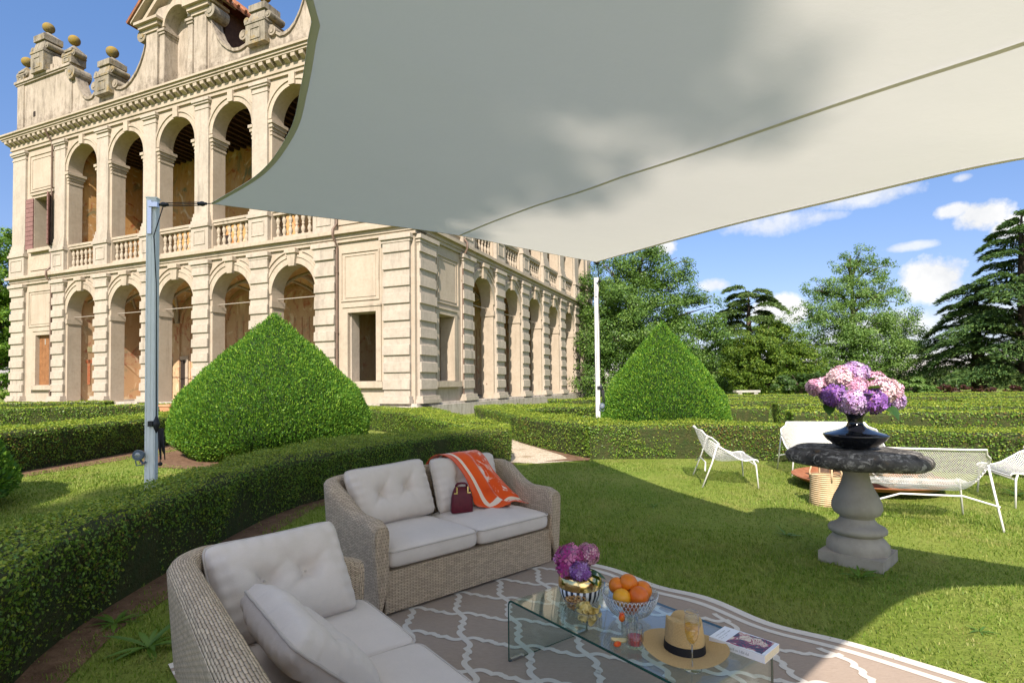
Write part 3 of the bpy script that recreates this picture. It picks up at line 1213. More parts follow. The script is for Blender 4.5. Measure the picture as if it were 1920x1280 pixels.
    for i in range(2):
        for a, b in ((0, 1), (1, 2), (2, 3), (3, 0)):
            f.append((i * 4 + a, i * 4 + b, i * 4 + 4 + b, i * 4 + 4 + a))
    f += [(0, 1, 2, 3), (8, 9, 10, 11)]
    q.add(v, f)
    v2, f2 = [], []
    for (dx, z) in ((-2.4, 20.3), (0, 22.35), (2.4, 20.3)):
        v2 += [(c + dx, .16, z), (c + dx, .16, z + .25), (c + dx, -.9, z + .25), (c + dx, -.9, z)]
    q.add(v2, [tuple(x for x in ff) for ff in f])
    q.add([(c - 2.3, -.3, 21.0), (c + 2.3, -.3, 21.0), (c, -.3, 22.5), (c - 2.3, -.8, 21.0), (c + 2.3, -.8, 21.0), (c, -.8, 22.5)], [(0, 1, 2), (3, 5, 4), (0, 2, 5, 3), (1, 4, 5, 2), (0, 3, 4, 1)])
    q.build('pediment', M_TRIM, d)
    q = MB(T)
    v = []
    for o in (.5, -9.5):
        v += [(c - 3.1, o, 20.45), (c, o, 23.15), (c + 3.1, o, 20.45), (c + 3.1, o, 20.3), (c, o, 22.95), (c - 3.1, o, 20.3)]
    q.add(v, [(0, 1, 7, 6), (1, 2, 8, 7), (2, 3, 9, 8), (3, 4, 10, 9), (4, 5, 11, 10), (5, 0, 6, 11), (0, 5, 4, 3, 2, 1), (6, 7, 8, 9, 10, 11)])
    for i in range(22):
        o = .4 - i * .45
        for sg in (-1, 1):
            q.tube([(c + sg * 3.2, o, 20.42), (c, o, 23.22)], .09, 6)
    q.build('dormer_roof', M_ROOF, d)
    q = MB(T)
    q.box(c - 2.4, c + 2.4, -9.0, -.85, 16.5, 20.4)
    q.build('dormer_side', M_BEAM, d)


facade('L')
facade('R')
attic('L')
attic('R')
mb = MB()
mb.box(-28.2, -.7, .7, 28.2, 7.47, 7.94)
mb.build('upper_floor', M_BEAM, villa)
mb = MB()
mb.box(-28.2, -.7, .7, 28.2, 15.41, 16.4)
mb.build('attic_floor', M_BEAM, villa)
mb = MB()
mb.box(-28.2, -27.5, .7, 28.2, -.2, 16.4)
mb.box(-27.5, -.7, 27.5, 28.2, -.2, 16.4)
mb.build('rear_wall', M_PLA, villa)
mb = MB()
mb.box(-23.0, -4.7, 4.7, 23.0, .6, 7.4)
mb.box(-23.0, -4.7, 4.7, 23.0, 8.0, 15.3)
mb.build('inner_rooms', M_FRU, villa)
mb = MB()
E_ = 27.3
v = [(-E_, .9, 16.5), (-.9, .9, 16.5), (-.9, E_, 16.5), (-E_, E_, 16.5), (-14.1, 14.1, 20.6)]
mb.add(v, [(0, 1, 4), (1, 2, 4), (2, 3, 4), (3, 0, 4), (3, 2, 1, 0)])
mb.build('roof', M_ROOF, villa)
# ------------------------------------------------------------------ foliage materials
M_HCORE = plain('hedge interior', (.035, .055, .014), .95, (.06, .06, .02), 9, .8, bdist=.05)
M_HLEAF = leafmat('box hedge leaves', [(0.054, 0.112, 0.018), (0.100, 0.198, 0.025), (0.154, 0.278, 0.032), (0.270, 0.342, 0.050)], .28, .42, .35)
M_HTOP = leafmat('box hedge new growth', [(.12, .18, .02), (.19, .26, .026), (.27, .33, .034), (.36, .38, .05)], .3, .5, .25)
M_HBRN = leafmat('dry hedge leaves', [(.10, .07, .025), (.17, .10, .035), (.22, .15, .05)], .2, .6, .15)
M_YEW = leafmat('yew sprays', [(0.035, 0.110, 0.018), (0.070, 0.186, 0.022), (0.131, 0.274, 0.026), (0.263, 0.405, 0.040)], .3, .5, .25)
M_YCORE = plain('yew interior', (.012, .028, .007), .95, (.02, .04, .01), 6, .8, bdist=.05)
M_BARK = plain('bark', (.10, .075, .055), .9, (.055, .042, .032), 7, .8, bdist=.04)


def resample(pts, step):
    P = [np.array(p, float) for p in pts]
    d = [0]
    for a, b in zip(P[:-1], P[1:]):
        d.append(d[-1] + np.linalg.norm(b - a))
    n = max(2, int(d[-1] / step) + 1)
    t = np.linspace(0, d[-1], n)
    A = np.array(P)
    return np.stack([np.interp(t, d, A[:, k]) for k in range(A.shape[1])], 1), d[-1]


def smoothpts(pts, it=2):
    P = [np.array(p, float) for p in pts]
    for _ in range(it):
        Q = [P[0]]
        for a, b in zip(P[:-1], P[1:]):
            Q += [a * .75 + b * .25, a * .25 + b * .75]
        Q.append(P[-1])
        P = Q
    return P


def hedge(label, front, back, h, leaf, dens, h2=None, dry=.10, smooth=1, group='clipped box hedges of the parterre'):
    """clipped hedge between two ground lines; h..h2 its height along the way; leaf size; leaves per square metre"""
    F_, lf = resample(smoothpts(front, smooth), .25)
    B_, lb = resample(smoothpts(back, smooth), .25)
    n = max(len(F_), len(B_))
    tt = np.linspace(0, 1, n)
    F_ = np.stack([np.interp(tt, np.linspace(0, 1, len(F_)), F_[:, k]) for k in (0, 1)], 1)
    B_ = np.stack([np.interp(tt, np.linspace(0, 1, len(B_)), B_[:, k]) for k in (0, 1)], 1)
    H = np.linspace(h, h2 or h, n)
    root = thing('hedge', label, 'hedge', (float(F_[0, 0]), float(F_[0, 1]), 0), 0, group)
    org = np.array([F_[0, 0], F_[0, 1], 0])
    # section corners: front foot, front shoulder, back shoulder, back foot
    nt = 8

    def section(i, k):
        f, b = F_[i], B_[i]
        w = b - f
        if k == 0:
            return np.array([*(f + w * .10), 0.0])
        if k == 1:
            return np.array([*(f + w * .015), H[i] * .9])
        if k == 2:
            return np.array([*(f + w * .06), H[i]])
        if k == 3:
            return np.array([*(f + w * .94), H[i]])
        if k == 4:
            return np.array([*(f + w * .985), H[i] * .9])
        return np.array([*(f + w * .90), 0.0])
    S = np.array([[section(i, k) for k in range(6)] for i in range(n)])
    # inner dark body, a little smaller
    cen = S.mean(1, keepdims=True)
    cen[:, :, 2] = 0
    inn = cen + (S - cen) * .93
    inn[:, :, 2] = np.maximum(inn[:, :, 2] - .005, -.02)
    for i0, i1 in ((0, 1), (n - 1, n - 2)):
        dd = cen[i1] - cen[i0]
        inn[i0] += dd / (np.linalg.norm(dd) + 1e-9) * min(.05, .6 * np.linalg.norm(dd))
    q = MB()
    V = [tuple(p - org) for p in inn.reshape(-1, 3)]
    f = [(i * 6 + k, i * 6 + k + 1, i * 6 + 7 + k, i * 6 + 6 + k) for i in range(n - 1) for k in range(5)]
    f += [tuple(range(6)), tuple((n - 1) * 6 + k for k in range(6))]
    q.add(V, f)
    q.build('stems', M_HCORE, root)
    # leaves over all faces
    parts = []
    quads = []
    for i in range(n - 1):
        for k in range(5):
            quads.append((S[i, k], S[i + 1, k], S[i + 1, k + 1], S[i, k + 1], k))
    for i in (0, n - 1):
        quads.append((S[i, 0], S[i, 1], S[i, 4], S[i, 5], 5 if i == 0 else 6))
        quads.append((S[i, 1], S[i, 2], S[i, 3], S[i, 4], 5 if i == 0 else 6))
    A = np.array([q_[:4] for q_ in quads])
    K = np.array([q_[4] for q_ in quads])
    nor = np.cross(A[:, 1] - A[:, 0], A[:, 3] - A[:, 0])
    nor2 = np.cross(A[:, 2] - A[:, 1], A[:, 2] - A[:, 3])
    area = (np.linalg.norm(nor, axis=1) + np.linalg.norm(nor2, axis=1)) / 2
    nrm = nor / (np.linalg.norm(nor, axis=1, keepdims=True) + 1e-9)
    cc = A.mean(1)
    ref = np.interp(np.arange(len(cc)), np.arange(len(cc)), cc[:, 0])
    inside = np.array([cen[min(j // 5, n - 1), 0] if j < (n - 1) * 5 else (cen[1, 0] if K[j] == 5 else cen[n - 2, 0]) for j in range(len(cc))])
    inside[:, 2] = np.mean(H) * .5
    sgn = np.sign(((cc - inside) * nrm).sum(1))
    sgn[sgn == 0] = 1
    nrm *= sgn[:, None]
    cnt = rng.poisson(area * dens)
    idx = np.repeat(np.arange(len(quads)), cnt)
    u, v = rng.random(len(idx))[:, None], rng.random(len(idx))[:, None]
    a, b, c, d = (A[idx, k] for k in range(4))
    P = (a * (1 - u) + b * u) * (1 - v) + (d * (1 - u) + c * u) * v
    NN = nrm[idx]
    # lumpy surface: slow waves in the clipped face
    wob = .018 * np.sin(P[:, 0] * 3.1 + P[:, 2] * 5) + .014 * np.sin(P[:, 1] * 4.3 - P[:, 2] * 3 + 1) + .012 * np.sin((P[:, 0] + P[:, 1]) * 9)
    P = P + NN * (wob + rng.normal(0, .011, len(P)) - .012 + np.where(rng.random(len(P)) < .05, rng.random(len(P)) * .05, 0))[:, None]
    # thin patches low down and here and there
    hole = np.sin(P[:, 0] * 2.3 + 1.1) * np.sin(P[:, 1] * 1.9) * np.sin(P[:, 2] * 6 + .4)
    hrel = P[:, 2] / np.mean(H)
    keep = rng.random(len(P)) > np.clip((hole - .4) * .9, 0, .5) * (hrel < .93)
    keep &= rng.random(len(P)) < np.clip(hrel * 5 + .15, 0, 1)
    P, NN, hrel, idx = P[keep], NN[keep], hrel[keep], idx[keep]
    P[:, 2] = np.maximum(P[:, 2], .01)
    sz = leaf * (.65 + .7 * rng.random(len(P)))
    v4, q4 = leaf_quads(P, NN, sz, sz * .62, .55)
    v4 = v4 - org
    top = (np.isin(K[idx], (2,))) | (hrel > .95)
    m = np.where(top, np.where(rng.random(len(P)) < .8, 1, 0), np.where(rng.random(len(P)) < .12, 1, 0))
    pat = np.sin(P[:, 0] * 1.7 + 2) + np.sin(P[:, 1] * 2.2) + np.sin((P[:, 0] - P[:, 1]) * 1.1 + P[:, 2] * 4)
    m = np.where((rng.random(len(P)) < dry * np.clip(pat - .2, 0, 3)) & (~top), 2, m)
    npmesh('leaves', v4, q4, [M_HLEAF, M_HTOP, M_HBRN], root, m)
    return root


hedge('long curving box hedge in shade behind the two wicker sofas, closest to them',
      [(-2.0, .6), (-2.12, 1.9), (-2.2, 2.4), (-2.46, 3.0), (-2.52, 3.67), (-2.55, 4.66), (-2.5, 6.1), (-1.9, 7.25), (-1.2, 8.55), (-.02, 9.55)],
      [(-2.8, .6), (-2.92, 2.0), (-2.95, 2.6), (-3.03, 3.2), (-3.12, 4.65), (-3.22, 5.66), (-3.26, 6.9), (-2.8, 8.2), (-1.8, 9.5), (-.06, 10.15)], .565, .021, 5200, .63, .12)
hedge('box hedge curving from the sunlit hedge corner back towards the villa steps',
      [(-.12, 10.0), (-.95, 10.05), (-1.3, 11.0), (-2.05, 12.8), (-3.1, 15.2), (-4.6, 17)], [(-.02, 10.2), (-.5, 11.4), (-1.0, 12.9), (-1.6, 15), (-2.4, 17.2), (-4.9, 18.9)], .64, .032, 2000, .66)
hedge('box hedge along the far side of the gravel path to the villa corner',
      [(1.30, 9.97), (1.0, 10.5), (.5, 11.7), (.05, 12.9), (-.35, 14.7), (-1.35, 18.6)], [(2.0, 10.8), (1.65, 11.5), (1.2, 12.6), (.75, 13.7), (.4, 15.2), (-.55, 19)], .665, .032, 2000, .66)
hedge('wide straight box hedge directly behind the white mesh chairs',
      [(1.34, 9.93), (3.65, 9.9), (5.0, 9.2), (6.1, 8.45), (7.3, 7.5), (9.2, 5.9)], [(1.5, 10.8), (3.9, 10.8), (5.5, 10.0), (6.7, 9.2), (7.9, 8.2), (9.9, 6.5)], .648, .030, 2300, .635, .16)
hedge('box hedge in front of the villa arcade, behind the right sail pole',
      [(.35, 15.4), (1.0, 16.2), (2.2, 17.0), (4.5, 17.4)], [(-.4, 18.6), (.8, 18.9), (2.4, 19), (4.8, 18.6)], .70, .05, 800, .66)
hedge('thin strip of box hedge against the sunlit foot of the villa arcade', [(1.5, 21.0), (3, 22.0), (5, 23.5)], [(1.4, 21.8), (2.9, 22.8), (4.7, 24.3)], .75, .06, 600)
# maze beyond the lawn
for lab, fr, bk, hh in (
        ('box hedge of the maze seen just above the hedge behind the white chairs', [(6.72, 13.2), (11.5, 12.3), (17, 11.2)], [(6.9, 14.0), (11.8, 13.1), (17.4, 12.0)], .66),
        ('short box hedge between the big yew cone and the grass gap in the maze', [(4.6, 15.75), (6.2, 15.7), (7.3, 15.5)], [(4.7, 16.5), (6.3, 16.45), (7.4, 16.25)], .66),
        ('box hedge of the maze behind the black vase, second row back', [(8.6, 15.6), (12, 15.2), (19, 14.2)], [(8.7, 16.3), (12.1, 15.9), (19.2, 14.9)], .66),
        ('box hedge of the maze in its third row back', [(8.7, 17.9), (14, 17.4), (22, 16.5)], [(8.8, 18.7), (14.1, 18.2), (22.3, 17.3)], .66),
        ('box hedge beside the gravel gap of the maze', [(6.3, 18.2), (7.6, 18.1)], [(6.4, 18.9), (7.7, 18.8)], .66),
        ('box hedge of the maze in its fourth row, with a clipped end', [(7.8, 20.8), (15.0, 20.3)], [(7.9, 21.6), (15.1, 21.1)], .66),
        ('box hedge of the maze in its fourth row, far end by the cedar', [(16.6, 20.0), (27, 19)], [(16.7, 20.8), (27, 19.8)], .66),
        ('long box hedge of the maze in its fifth row', [(8.2, 24.2), (18, 23.8), (31, 22.8)], [(8.3, 25.1), (18, 24.7), (31, 23.7)], .67),
        ('last box hedge of the maze in front of the park trees', [(9, 28.6), (20, 28.2), (37, 27)], [(9, 29.5), (20, 29.1), (37, 27.9)], .69),
        ('cross hedge of the maze near the short grass gap', [(12.4, 16.2), (13.0, 17.4)], [(13.1, 16.0), (13.7, 17.2)], .66),
        ('cross hedge of the maze towards the cedar', [(19.2, 16.9), (20.0, 19.6)], [(20.0, 16.8), (20.8, 19.5)], .66)):
    hedge(lab, fr, bk, hh, .05, 700, group='hedges of the maze')
# left of the villa
hedge('tall sunlit box hedge behind the small lawn with the cone shadow',
      [(-8.15, 7.6), (-8.1, 9), (-8.0, 11), (-8.05, 13.2), (-8.2, 15.4)], [(-8.9, 7.6), (-8.95, 9.4), (-9.1, 12), (-9.5, 14.2), (-9.9, 16.6)], .72, .034, 1900, .72, .08)
hedge('box hedge behind the small lawn hedge and in front of the left arcade', [(-22, 16.8), (-17.4, 19.6), (-14.6, 21.6), (-11.6, 22.2)], [(-22.3, 17.8), (-17.6, 20.8), (-14.8, 22.8), (-11.6, 23.3)], .70, .055, 600)
hedge('low box hedge at the left foot of the villa below the orange door', [(-28, 23), (-22, 25.6), (-19.8, 26.6)], [(-28.3, 24), (-22.3, 26.7), (-20, 27.7)], .72, .06, 500)
hedge('short box hedge beside the left sail pole, near the yew cone', [(-11.2, 18.2), (-9.4, 19)], [(-11.4, 19.6), (-9.6, 20.4)], .72, .05, 700)


def topiary(label, x, y, R, H, leaf, dens, bulge=.16, low=.14):
    root = thing('yew_cone', label, 'topiary', (x, y, 0), 0, 'clipped yew cones')

    def rad(t):          # t 0 at foot .. 1 at tip
        if t < .16:
            return R * (.78 + .22 * sin(t / .16 * pi / 2))
        s = (t - .16) / .84
        return R * (1 - s) * (1 + bulge * 4 * s * (1 - s) * (1.0)) + .05 * R * sin(pi * min(1, s * 1.0))
    q = MB()
    q.lathe([(rad(t) * .95, max(.0, t * H * .985)) for t in np.linspace(0, 1, 26)], n=40)
    q.build('core', M_YCORE, root, True)
    ts = np.linspace(0, 1, 200)
    rs = np.array([rad(t) for t in ts])
    w = rs + .02
    n = int(dens * pi * R * sqrt(R * R + H * H))
    t = np.interp(rng.random(n), np.cumsum(w) / w.sum(), ts)
    a = rng.random(n) * 2 * pi
    r = np.interp(t, ts, rs)
    z = t * H
    slope = np.gradient(rs, ts * H)
    sl = np.interp(t, ts, slope)
    N0 = np.stack([np.cos(a), np.sin(a), -sl], 1)
    N0 /= np.linalg.norm(N0, axis=1, keepdims=True)
    P = np.stack([r * np.cos(a), r * np.sin(a), z], 1)
    lump = .022 * np.sin(a * 9 + z * 5) + .02 * np.sin(a * 5 - z * 9) + rng.normal(0, .02, n)
    P += N0 * lump[:, None]
    P[:, 2] = np.maximum(P[:, 2], .02)
    # yew sprays point out and up
    D = N0 * .8 + np.array([0, 0, .75]) + rng.normal(0, .42, (n, 3))
    D /= np.linalg.norm(D, axis=1, keepdims=True)
    side = np.cross(D, rng.normal(0, 1, (n, 3)))
    side /= np.linalg.norm(side, axis=1, keepdims=True)
    L = (leaf * (.6 + .8 * rng.random(n)))[:, None]
    V = np.empty((n, 4, 3))
    V[:, 0] = P - D * L * .35
    V[:, 1] = P + side * L * .28
    V[:, 2] = P + D * L * .75
    V[:, 3] = P - side * L * .28
    npmesh('foliage', V.reshape(-1, 3), np.arange(n * 4, dtype=np.int32).reshape(n, 4), M_YEW, root)
    return root


topiary('big rounded yew cone in front of the villa arcade, beside the left sail pole', -5.02, 11.6, 1.90, 2.93, .036, 6500, .26)
topiary('yew cone behind the right sail pole and the hedge, before the park trees', 3.62, 13.2, 1.50, 2.84, .04, 5200, .2)
topiary('dark shaded yew cone cut off by the left edge of the photo', -7.3, 5.7, 1.6, 2.15, .05, 1600)


# ------------------------------------------------------------------ trees
def limb(q, a, b, r0, r1, sag=.0, n=6):
    a, b = Vector(a), Vector(b)
    pts = []
    for i in range(n + 1):
        t = i / n
        p = a.lerp(b, t)
        p.z += sag * sin(pi * t)
        p.x += .03 * (b - a).length * sin(t * 5 + a.x)
        p.y += .03 * (b - a).length * sin(t * 4 + a.y)
        pts.append(p)
    q.tube(pts, [r0 + (r1 - r0) * i / n for i in range(n + 1)], 8)


def broadleaf(name, label, x, y, blobs, leaf, n, mat, trunk_r=.35, trunk_h=3.0, cat='tree', group=None, up=.25, fill=.5, sub=9):
    """blobs: (dx, dy, z, r) lobes of the crown; each lobe carries smaller clumps, each clump leaves"""
    root = thing(name, label, cat, (x, y, 0), 0, group)
    q = MB()
    top = max(b[2] for b in blobs)
    q.tube([(0, 0, -.1), (.05, .02, trunk_h * .5), (0, .05, trunk_h), (.1, 0, (trunk_h + top) / 2), (.05, .1, top)], [trunk_r * 1.25, trunk_r, trunk_r * .85, trunk_r * .45, .05], 10)
    for (dx, dy, z, r) in blobs:
        z0 = max(trunk_h * .6, min(top * .8, z - r * .9))
        limb(q, (0, 0, z0), (dx * .8, dy * .8, z), trunk_r * .35, .04, .2)
        for k in range(3):
            e = rng.normal(0, 1, 3)
            e = e / np.linalg.norm(e) * r * .75
            limb(q, (dx * .6, dy * .6, z0 + (z - z0) * .7), (dx + e[0], dy + e[1], z + e[2] * .7), trunk_r * .14, .02, .1, 4)
    q.build('trunk', M_BARK, root, True)
    vols = np.array([b[3] ** 2.2 for b in blobs])
    cl = []
    for b, w in zip(blobs, vols / vols.sum()):
        k = max(6, int(w * len(blobs) * sub * 3))
        d = rng.normal(0, 1, (k, 3))
        d /= np.linalg.norm(d, axis=1, keepdims=True)
        rr = b[3] * (1 - fill * rng.random(k) ** 1.6)
        c = np.array(b[:3]) + d * rr[:, None] * np.array([1, 1, .85])
        cr = b[3] * (.16 + .22 * rng.random(k))
        cl.append(np.concatenate([c, cr[:, None], d], 1))
    cl = np.concatenate(cl)
    w = cl[:, 3] ** 2
    idx = rng.choice(len(cl), n, p=w / w.sum())
    d = rng.normal(0, 1, (n, 3))
    d /= np.linalg.norm(d, axis=1, keepdims=True)
    P = cl[idx, :3] + d * (cl[idx, 3] * (rng.random(n) ** .45))[:, None] * np.array([1.15, 1.15, .72])
    P[:, 2] = np.maximum(P[:, 2], .15)
    NN = d * .6 + cl[idx, 4:7] * .5 + np.array([0, 0, up + .35])
    sz = leaf * (.6 + .8 * rng.random(n))
    v, qd = leaf_quads(P, NN, sz, sz * .58, .55)
    npmesh('crown', v, qd, mat, root)
    return root


M_OAK = leafmat('oak leaves', [(0.050, 0.108, 0.025), (0.081, 0.158, 0.032), (0.125, 0.215, 0.039), (0.179, 0.278, 0.057)], .25, .45, .3, (.5, (.72, .8, .75)))
M_LIND = leafmat('lime tree leaves', [(0.087, 0.164, 0.039), (0.125, 0.221, 0.050), (0.174, 0.279, 0.062), (0.231, 0.337, 0.087)], .3, .45, .3, (.45, (.72, .8, .78)))
M_MAPL = leafmat('maple leaves', [(0.048, 0.104, 0.016), (0.088, 0.160, 0.019), (0.144, 0.216, 0.026), (0.192, 0.256, 0.032)], .28, .5, .25, (.6, (.7, .75, .7)))
M_DARKT = leafmat('dark tree leaves', [(0.027, 0.060, 0.015), (0.045, 0.093, 0.021), (0.075, 0.135, 0.030)], .25, .45, .3)
M_BRIGHT = leafmat('bright tree leaves', [(0.068, 0.150, 0.018), (0.112, 0.217, 0.024), (0.165, 0.285, 0.030), (0.225, 0.345, 0.045)], .35, .45, .3, (.5, (.65, .75, .7)))
M_CEDAR = leafmat('cedar needles', [(0.032, 0.075, 0.029), (0.057, 0.116, 0.036), (0.098, 0.175, 0.046), (0.152, 0.232, 0.064)], .12, .55, .2)
M_CEDARL = leafmat('pale cedar needles', [(0.048, 0.096, 0.032), (0.080, 0.136, 0.042), (0.128, 0.192, 0.054), (0.160, 0.224, 0.064)], .12, .55, .2)


def B(px, py, Y, r, sx=1.0):
    p = dep(px, py, Y)
    return (p.x, p.y, p.z, r)


def rel(x, y, bl):
    return [(b[0] - x, b[1] - y, b[2], b[3]) for b in bl]


# oak group right of the villa
Y = 45
x0 = dep(1190, 700, Y).x
broadleaf('oak_tree', 'big dark green oak rising behind the yew cone, beside the villa corner', x0, Y, rel(x0, Y, [
    B(1150, 520, Y, 2.6), B(1205, 500, Y, 2.3), B(1262, 500, Y - 1, 1.7), B(1215, 478, Y, 1.7), B(1120, 560, Y, 2.6), B(1180, 570, Y - 2, 2.7), B(1245, 555, Y - 1, 2.5), B(1300, 590, Y - 1, 2.3), B(1320, 565, Y, 1.0),
    B(1140, 630, Y - 2, 2.7), B(1290, 640, Y - 1, 2.6), B(1335, 640, Y, 2.0), B(1230, 640, Y - 2, 2.6), B(1130, 700, Y - 2, 2.4), B(1320, 700, Y - 1, 2.4), B(1270, 700, Y - 2, 2.4), B(1200, 700, Y - 2, 2.4)]),
    .155, 115000, M_OAK, .5, 3.0, sub=13)
# airy lime tree in the middle
Y = 50
x0 = dep(1600, 700, Y).x
broadleaf('lime_tree', 'tall airy pale green tree standing alone behind the maze, above the hydrangea vase', x0, Y, rel(x0, Y, [
    B(1610, 482, Y, 1.5), B(1590, 500, Y, 1.5), B(1640, 505, Y, 1.7), B(1560, 545, Y, 1.9), B(1615, 545, Y - 1, 2.2), B(1660, 555, Y, 1.8), B(1525, 545, Y, 1.3), B(1510, 590, Y, 1.6), B(1560, 600, Y - 1, 2.3), B(1620, 610, Y - 2, 2.5),
    B(1680, 610, Y - 1, 2.0), B(1510, 640, Y, 1.7), B(1700, 650, Y, 2.2), B(1640, 660, Y - 2, 2.6), B(1570, 660, Y - 1, 2.3), B(1720, 700, Y, 1.8), B(1660, 710, Y - 1, 2.3), B(1600, 715, Y - 1, 2.2), B(1535, 700, Y - 1, 1.7), B(1690, 725, Y - 1, 1.6)]),
    .155, 85000, M_LIND, .42, 3.0, fill=.75, sub=13)
Y = 42
x0 = dep(1440, 700, Y).x
broadleaf('maple_tree', 'low rounded yellow green tree between the oak and the airy lime tree', x0, Y, rel(x0, Y, [
    B(1440, 620, Y, 1.3), B(1410, 640, Y, 1.4), B(1470, 640, Y, 1.5), B(1395, 680, Y - 1, 1.6), B(1440, 670, Y - 1.5, 1.7), B(1490, 675, Y - 1, 1.6), B(1510, 660, Y, 1.0), B(1400, 715, Y - 1, 1.4), B(1450, 715, Y - 2, 1.5), B(1500, 715, Y - 1, 1.4), B(1525, 690, Y, 1.1)]),
    .15, 48000, M_MAPL, .3, 1.6, sub=12)
Y = 36
x0 = dep(1500, 730, Y).x
broadleaf('shrub', 'dark rounded shrub at the back of the maze, left of the hydrangeas', x0, Y, rel(x0, Y, [B(1490, 715, Y, .9), B(1520, 722, Y, .8), B(1465, 725, Y, .8), B(1545, 715, Y, .9)]), .15, 8000, M_DARKT, .1, .4, 'shrub', sub=6)
Y = 40
x0 = dep(1700, 735, Y).x
broadleaf('shrub', 'pale grey green shrub between the lime tree and the big cedar', x0, Y, rel(x0, Y, [B(1680, 730, Y, .9), B(1715, 728, Y, 1.0), B(1740, 735, Y, .7), B(1650, 735, Y, .7)]), .15, 8000, M_LIND, .1, .4, 'shrub', sub=6)
M_PURP = leafmat('purple shrub leaves', [(.035, .012, .014), (.06, .02, .02), (.09, .03, .025)], .2, .5, .2)
Y = 38
x0 = dep(1830, 735, Y).x
broadleaf('shrub', 'low dark red leaved shrubs under the big cedar', x0, Y, rel(x0, Y, [B(1770, 735, Y, .6), B(1810, 734, Y, .6), B(1850, 735, Y, .6), B(1900, 736, Y, .6), B(1950, 736, Y, .6)]), .13, 6000, M_PURP, .06, .2, 'shrub', sub=5)
# backing wood, further away
Y = 62
for (px, py, r, n, lab) in ((1360, 690, 3.2, 14000, 'distant dark tree behind the maple and the oak'), (1545, 705, 2.6, 11000, 'distant dark tree low behind the lime tree, left side'), (1130, 610, 5.0, 22000, 'dark tree behind the oak at the villa corner')):
    x0 = dep(px, 720, Y).x
    broadleaf('distant_tree', lab, x0, Y, rel(x0, Y, [B(px, py, Y, r), B(px - 28, py + 25, Y, r * .8), B(px + 30, py + 20, Y, r * .8), B(px, py + 40, Y, r * .8)]), .26, n, M_DARKT, .3, 2, sub=8)
for (px, py, Y, r, n, lab) in ((1745, 712, 75, 2.6, 6000, 'far hazy tree between the lime tree and the cedar'), (1600, 715, 80, 3.0, 7000, 'far dark tree low behind the lime tree trunk'), (1470, 708, 78, 3.2, 7000, 'far dark tree behind the maple'), (1860, 706, 80, 3.4, 7000, 'far tree behind the cedars'), (1960, 706, 76, 3.4, 7000, 'far tree behind the huge cedar'), (1300, 700, 70, 3.4, 7000, 'far tree between the oak and the yew cone')):
    x0 = dep(px, 720, Y).x
    broadleaf('distant_tree', lab, x0, Y, rel(x0, Y, [B(px - 45, py + 6, Y, r * .8), B(px, py, Y, r), B(px + 45, py + 4, Y, r * .85), B(px - 20, py + 18, Y, r * .8), B(px + 25, py + 18, Y, r * .8), B(px - 75, py + 16, Y, r * .6), B(px + 75, py + 16, Y, r * .6)]), .34, n, M_DARKT, .25, 1.5, sub=7)
# trees left of the villa
Y = 40
x0 = dep(-20, 700, Y).x
broadleaf('leafy_tree', 'bright green tree at the left end of the villa', x0, Y, rel(x0, Y, [
    B(8, 465, Y, 1.6), B(-25, 455, Y, 2.0), B(15, 530, Y, 2.0), B(-20, 540, Y, 2.2), B(12, 600, Y, 2.1), B(-20, 620, Y, 2.3), B(8, 670, Y, 2.0), B(-30, 690, Y, 2.3), B(10, 720, Y, 1.5), B(-60, 480, Y, 2.2), B(-60, 600, Y, 2.4)]),
    .20, 42000, M_BRIGHT, .4, 2.4, sub=11)


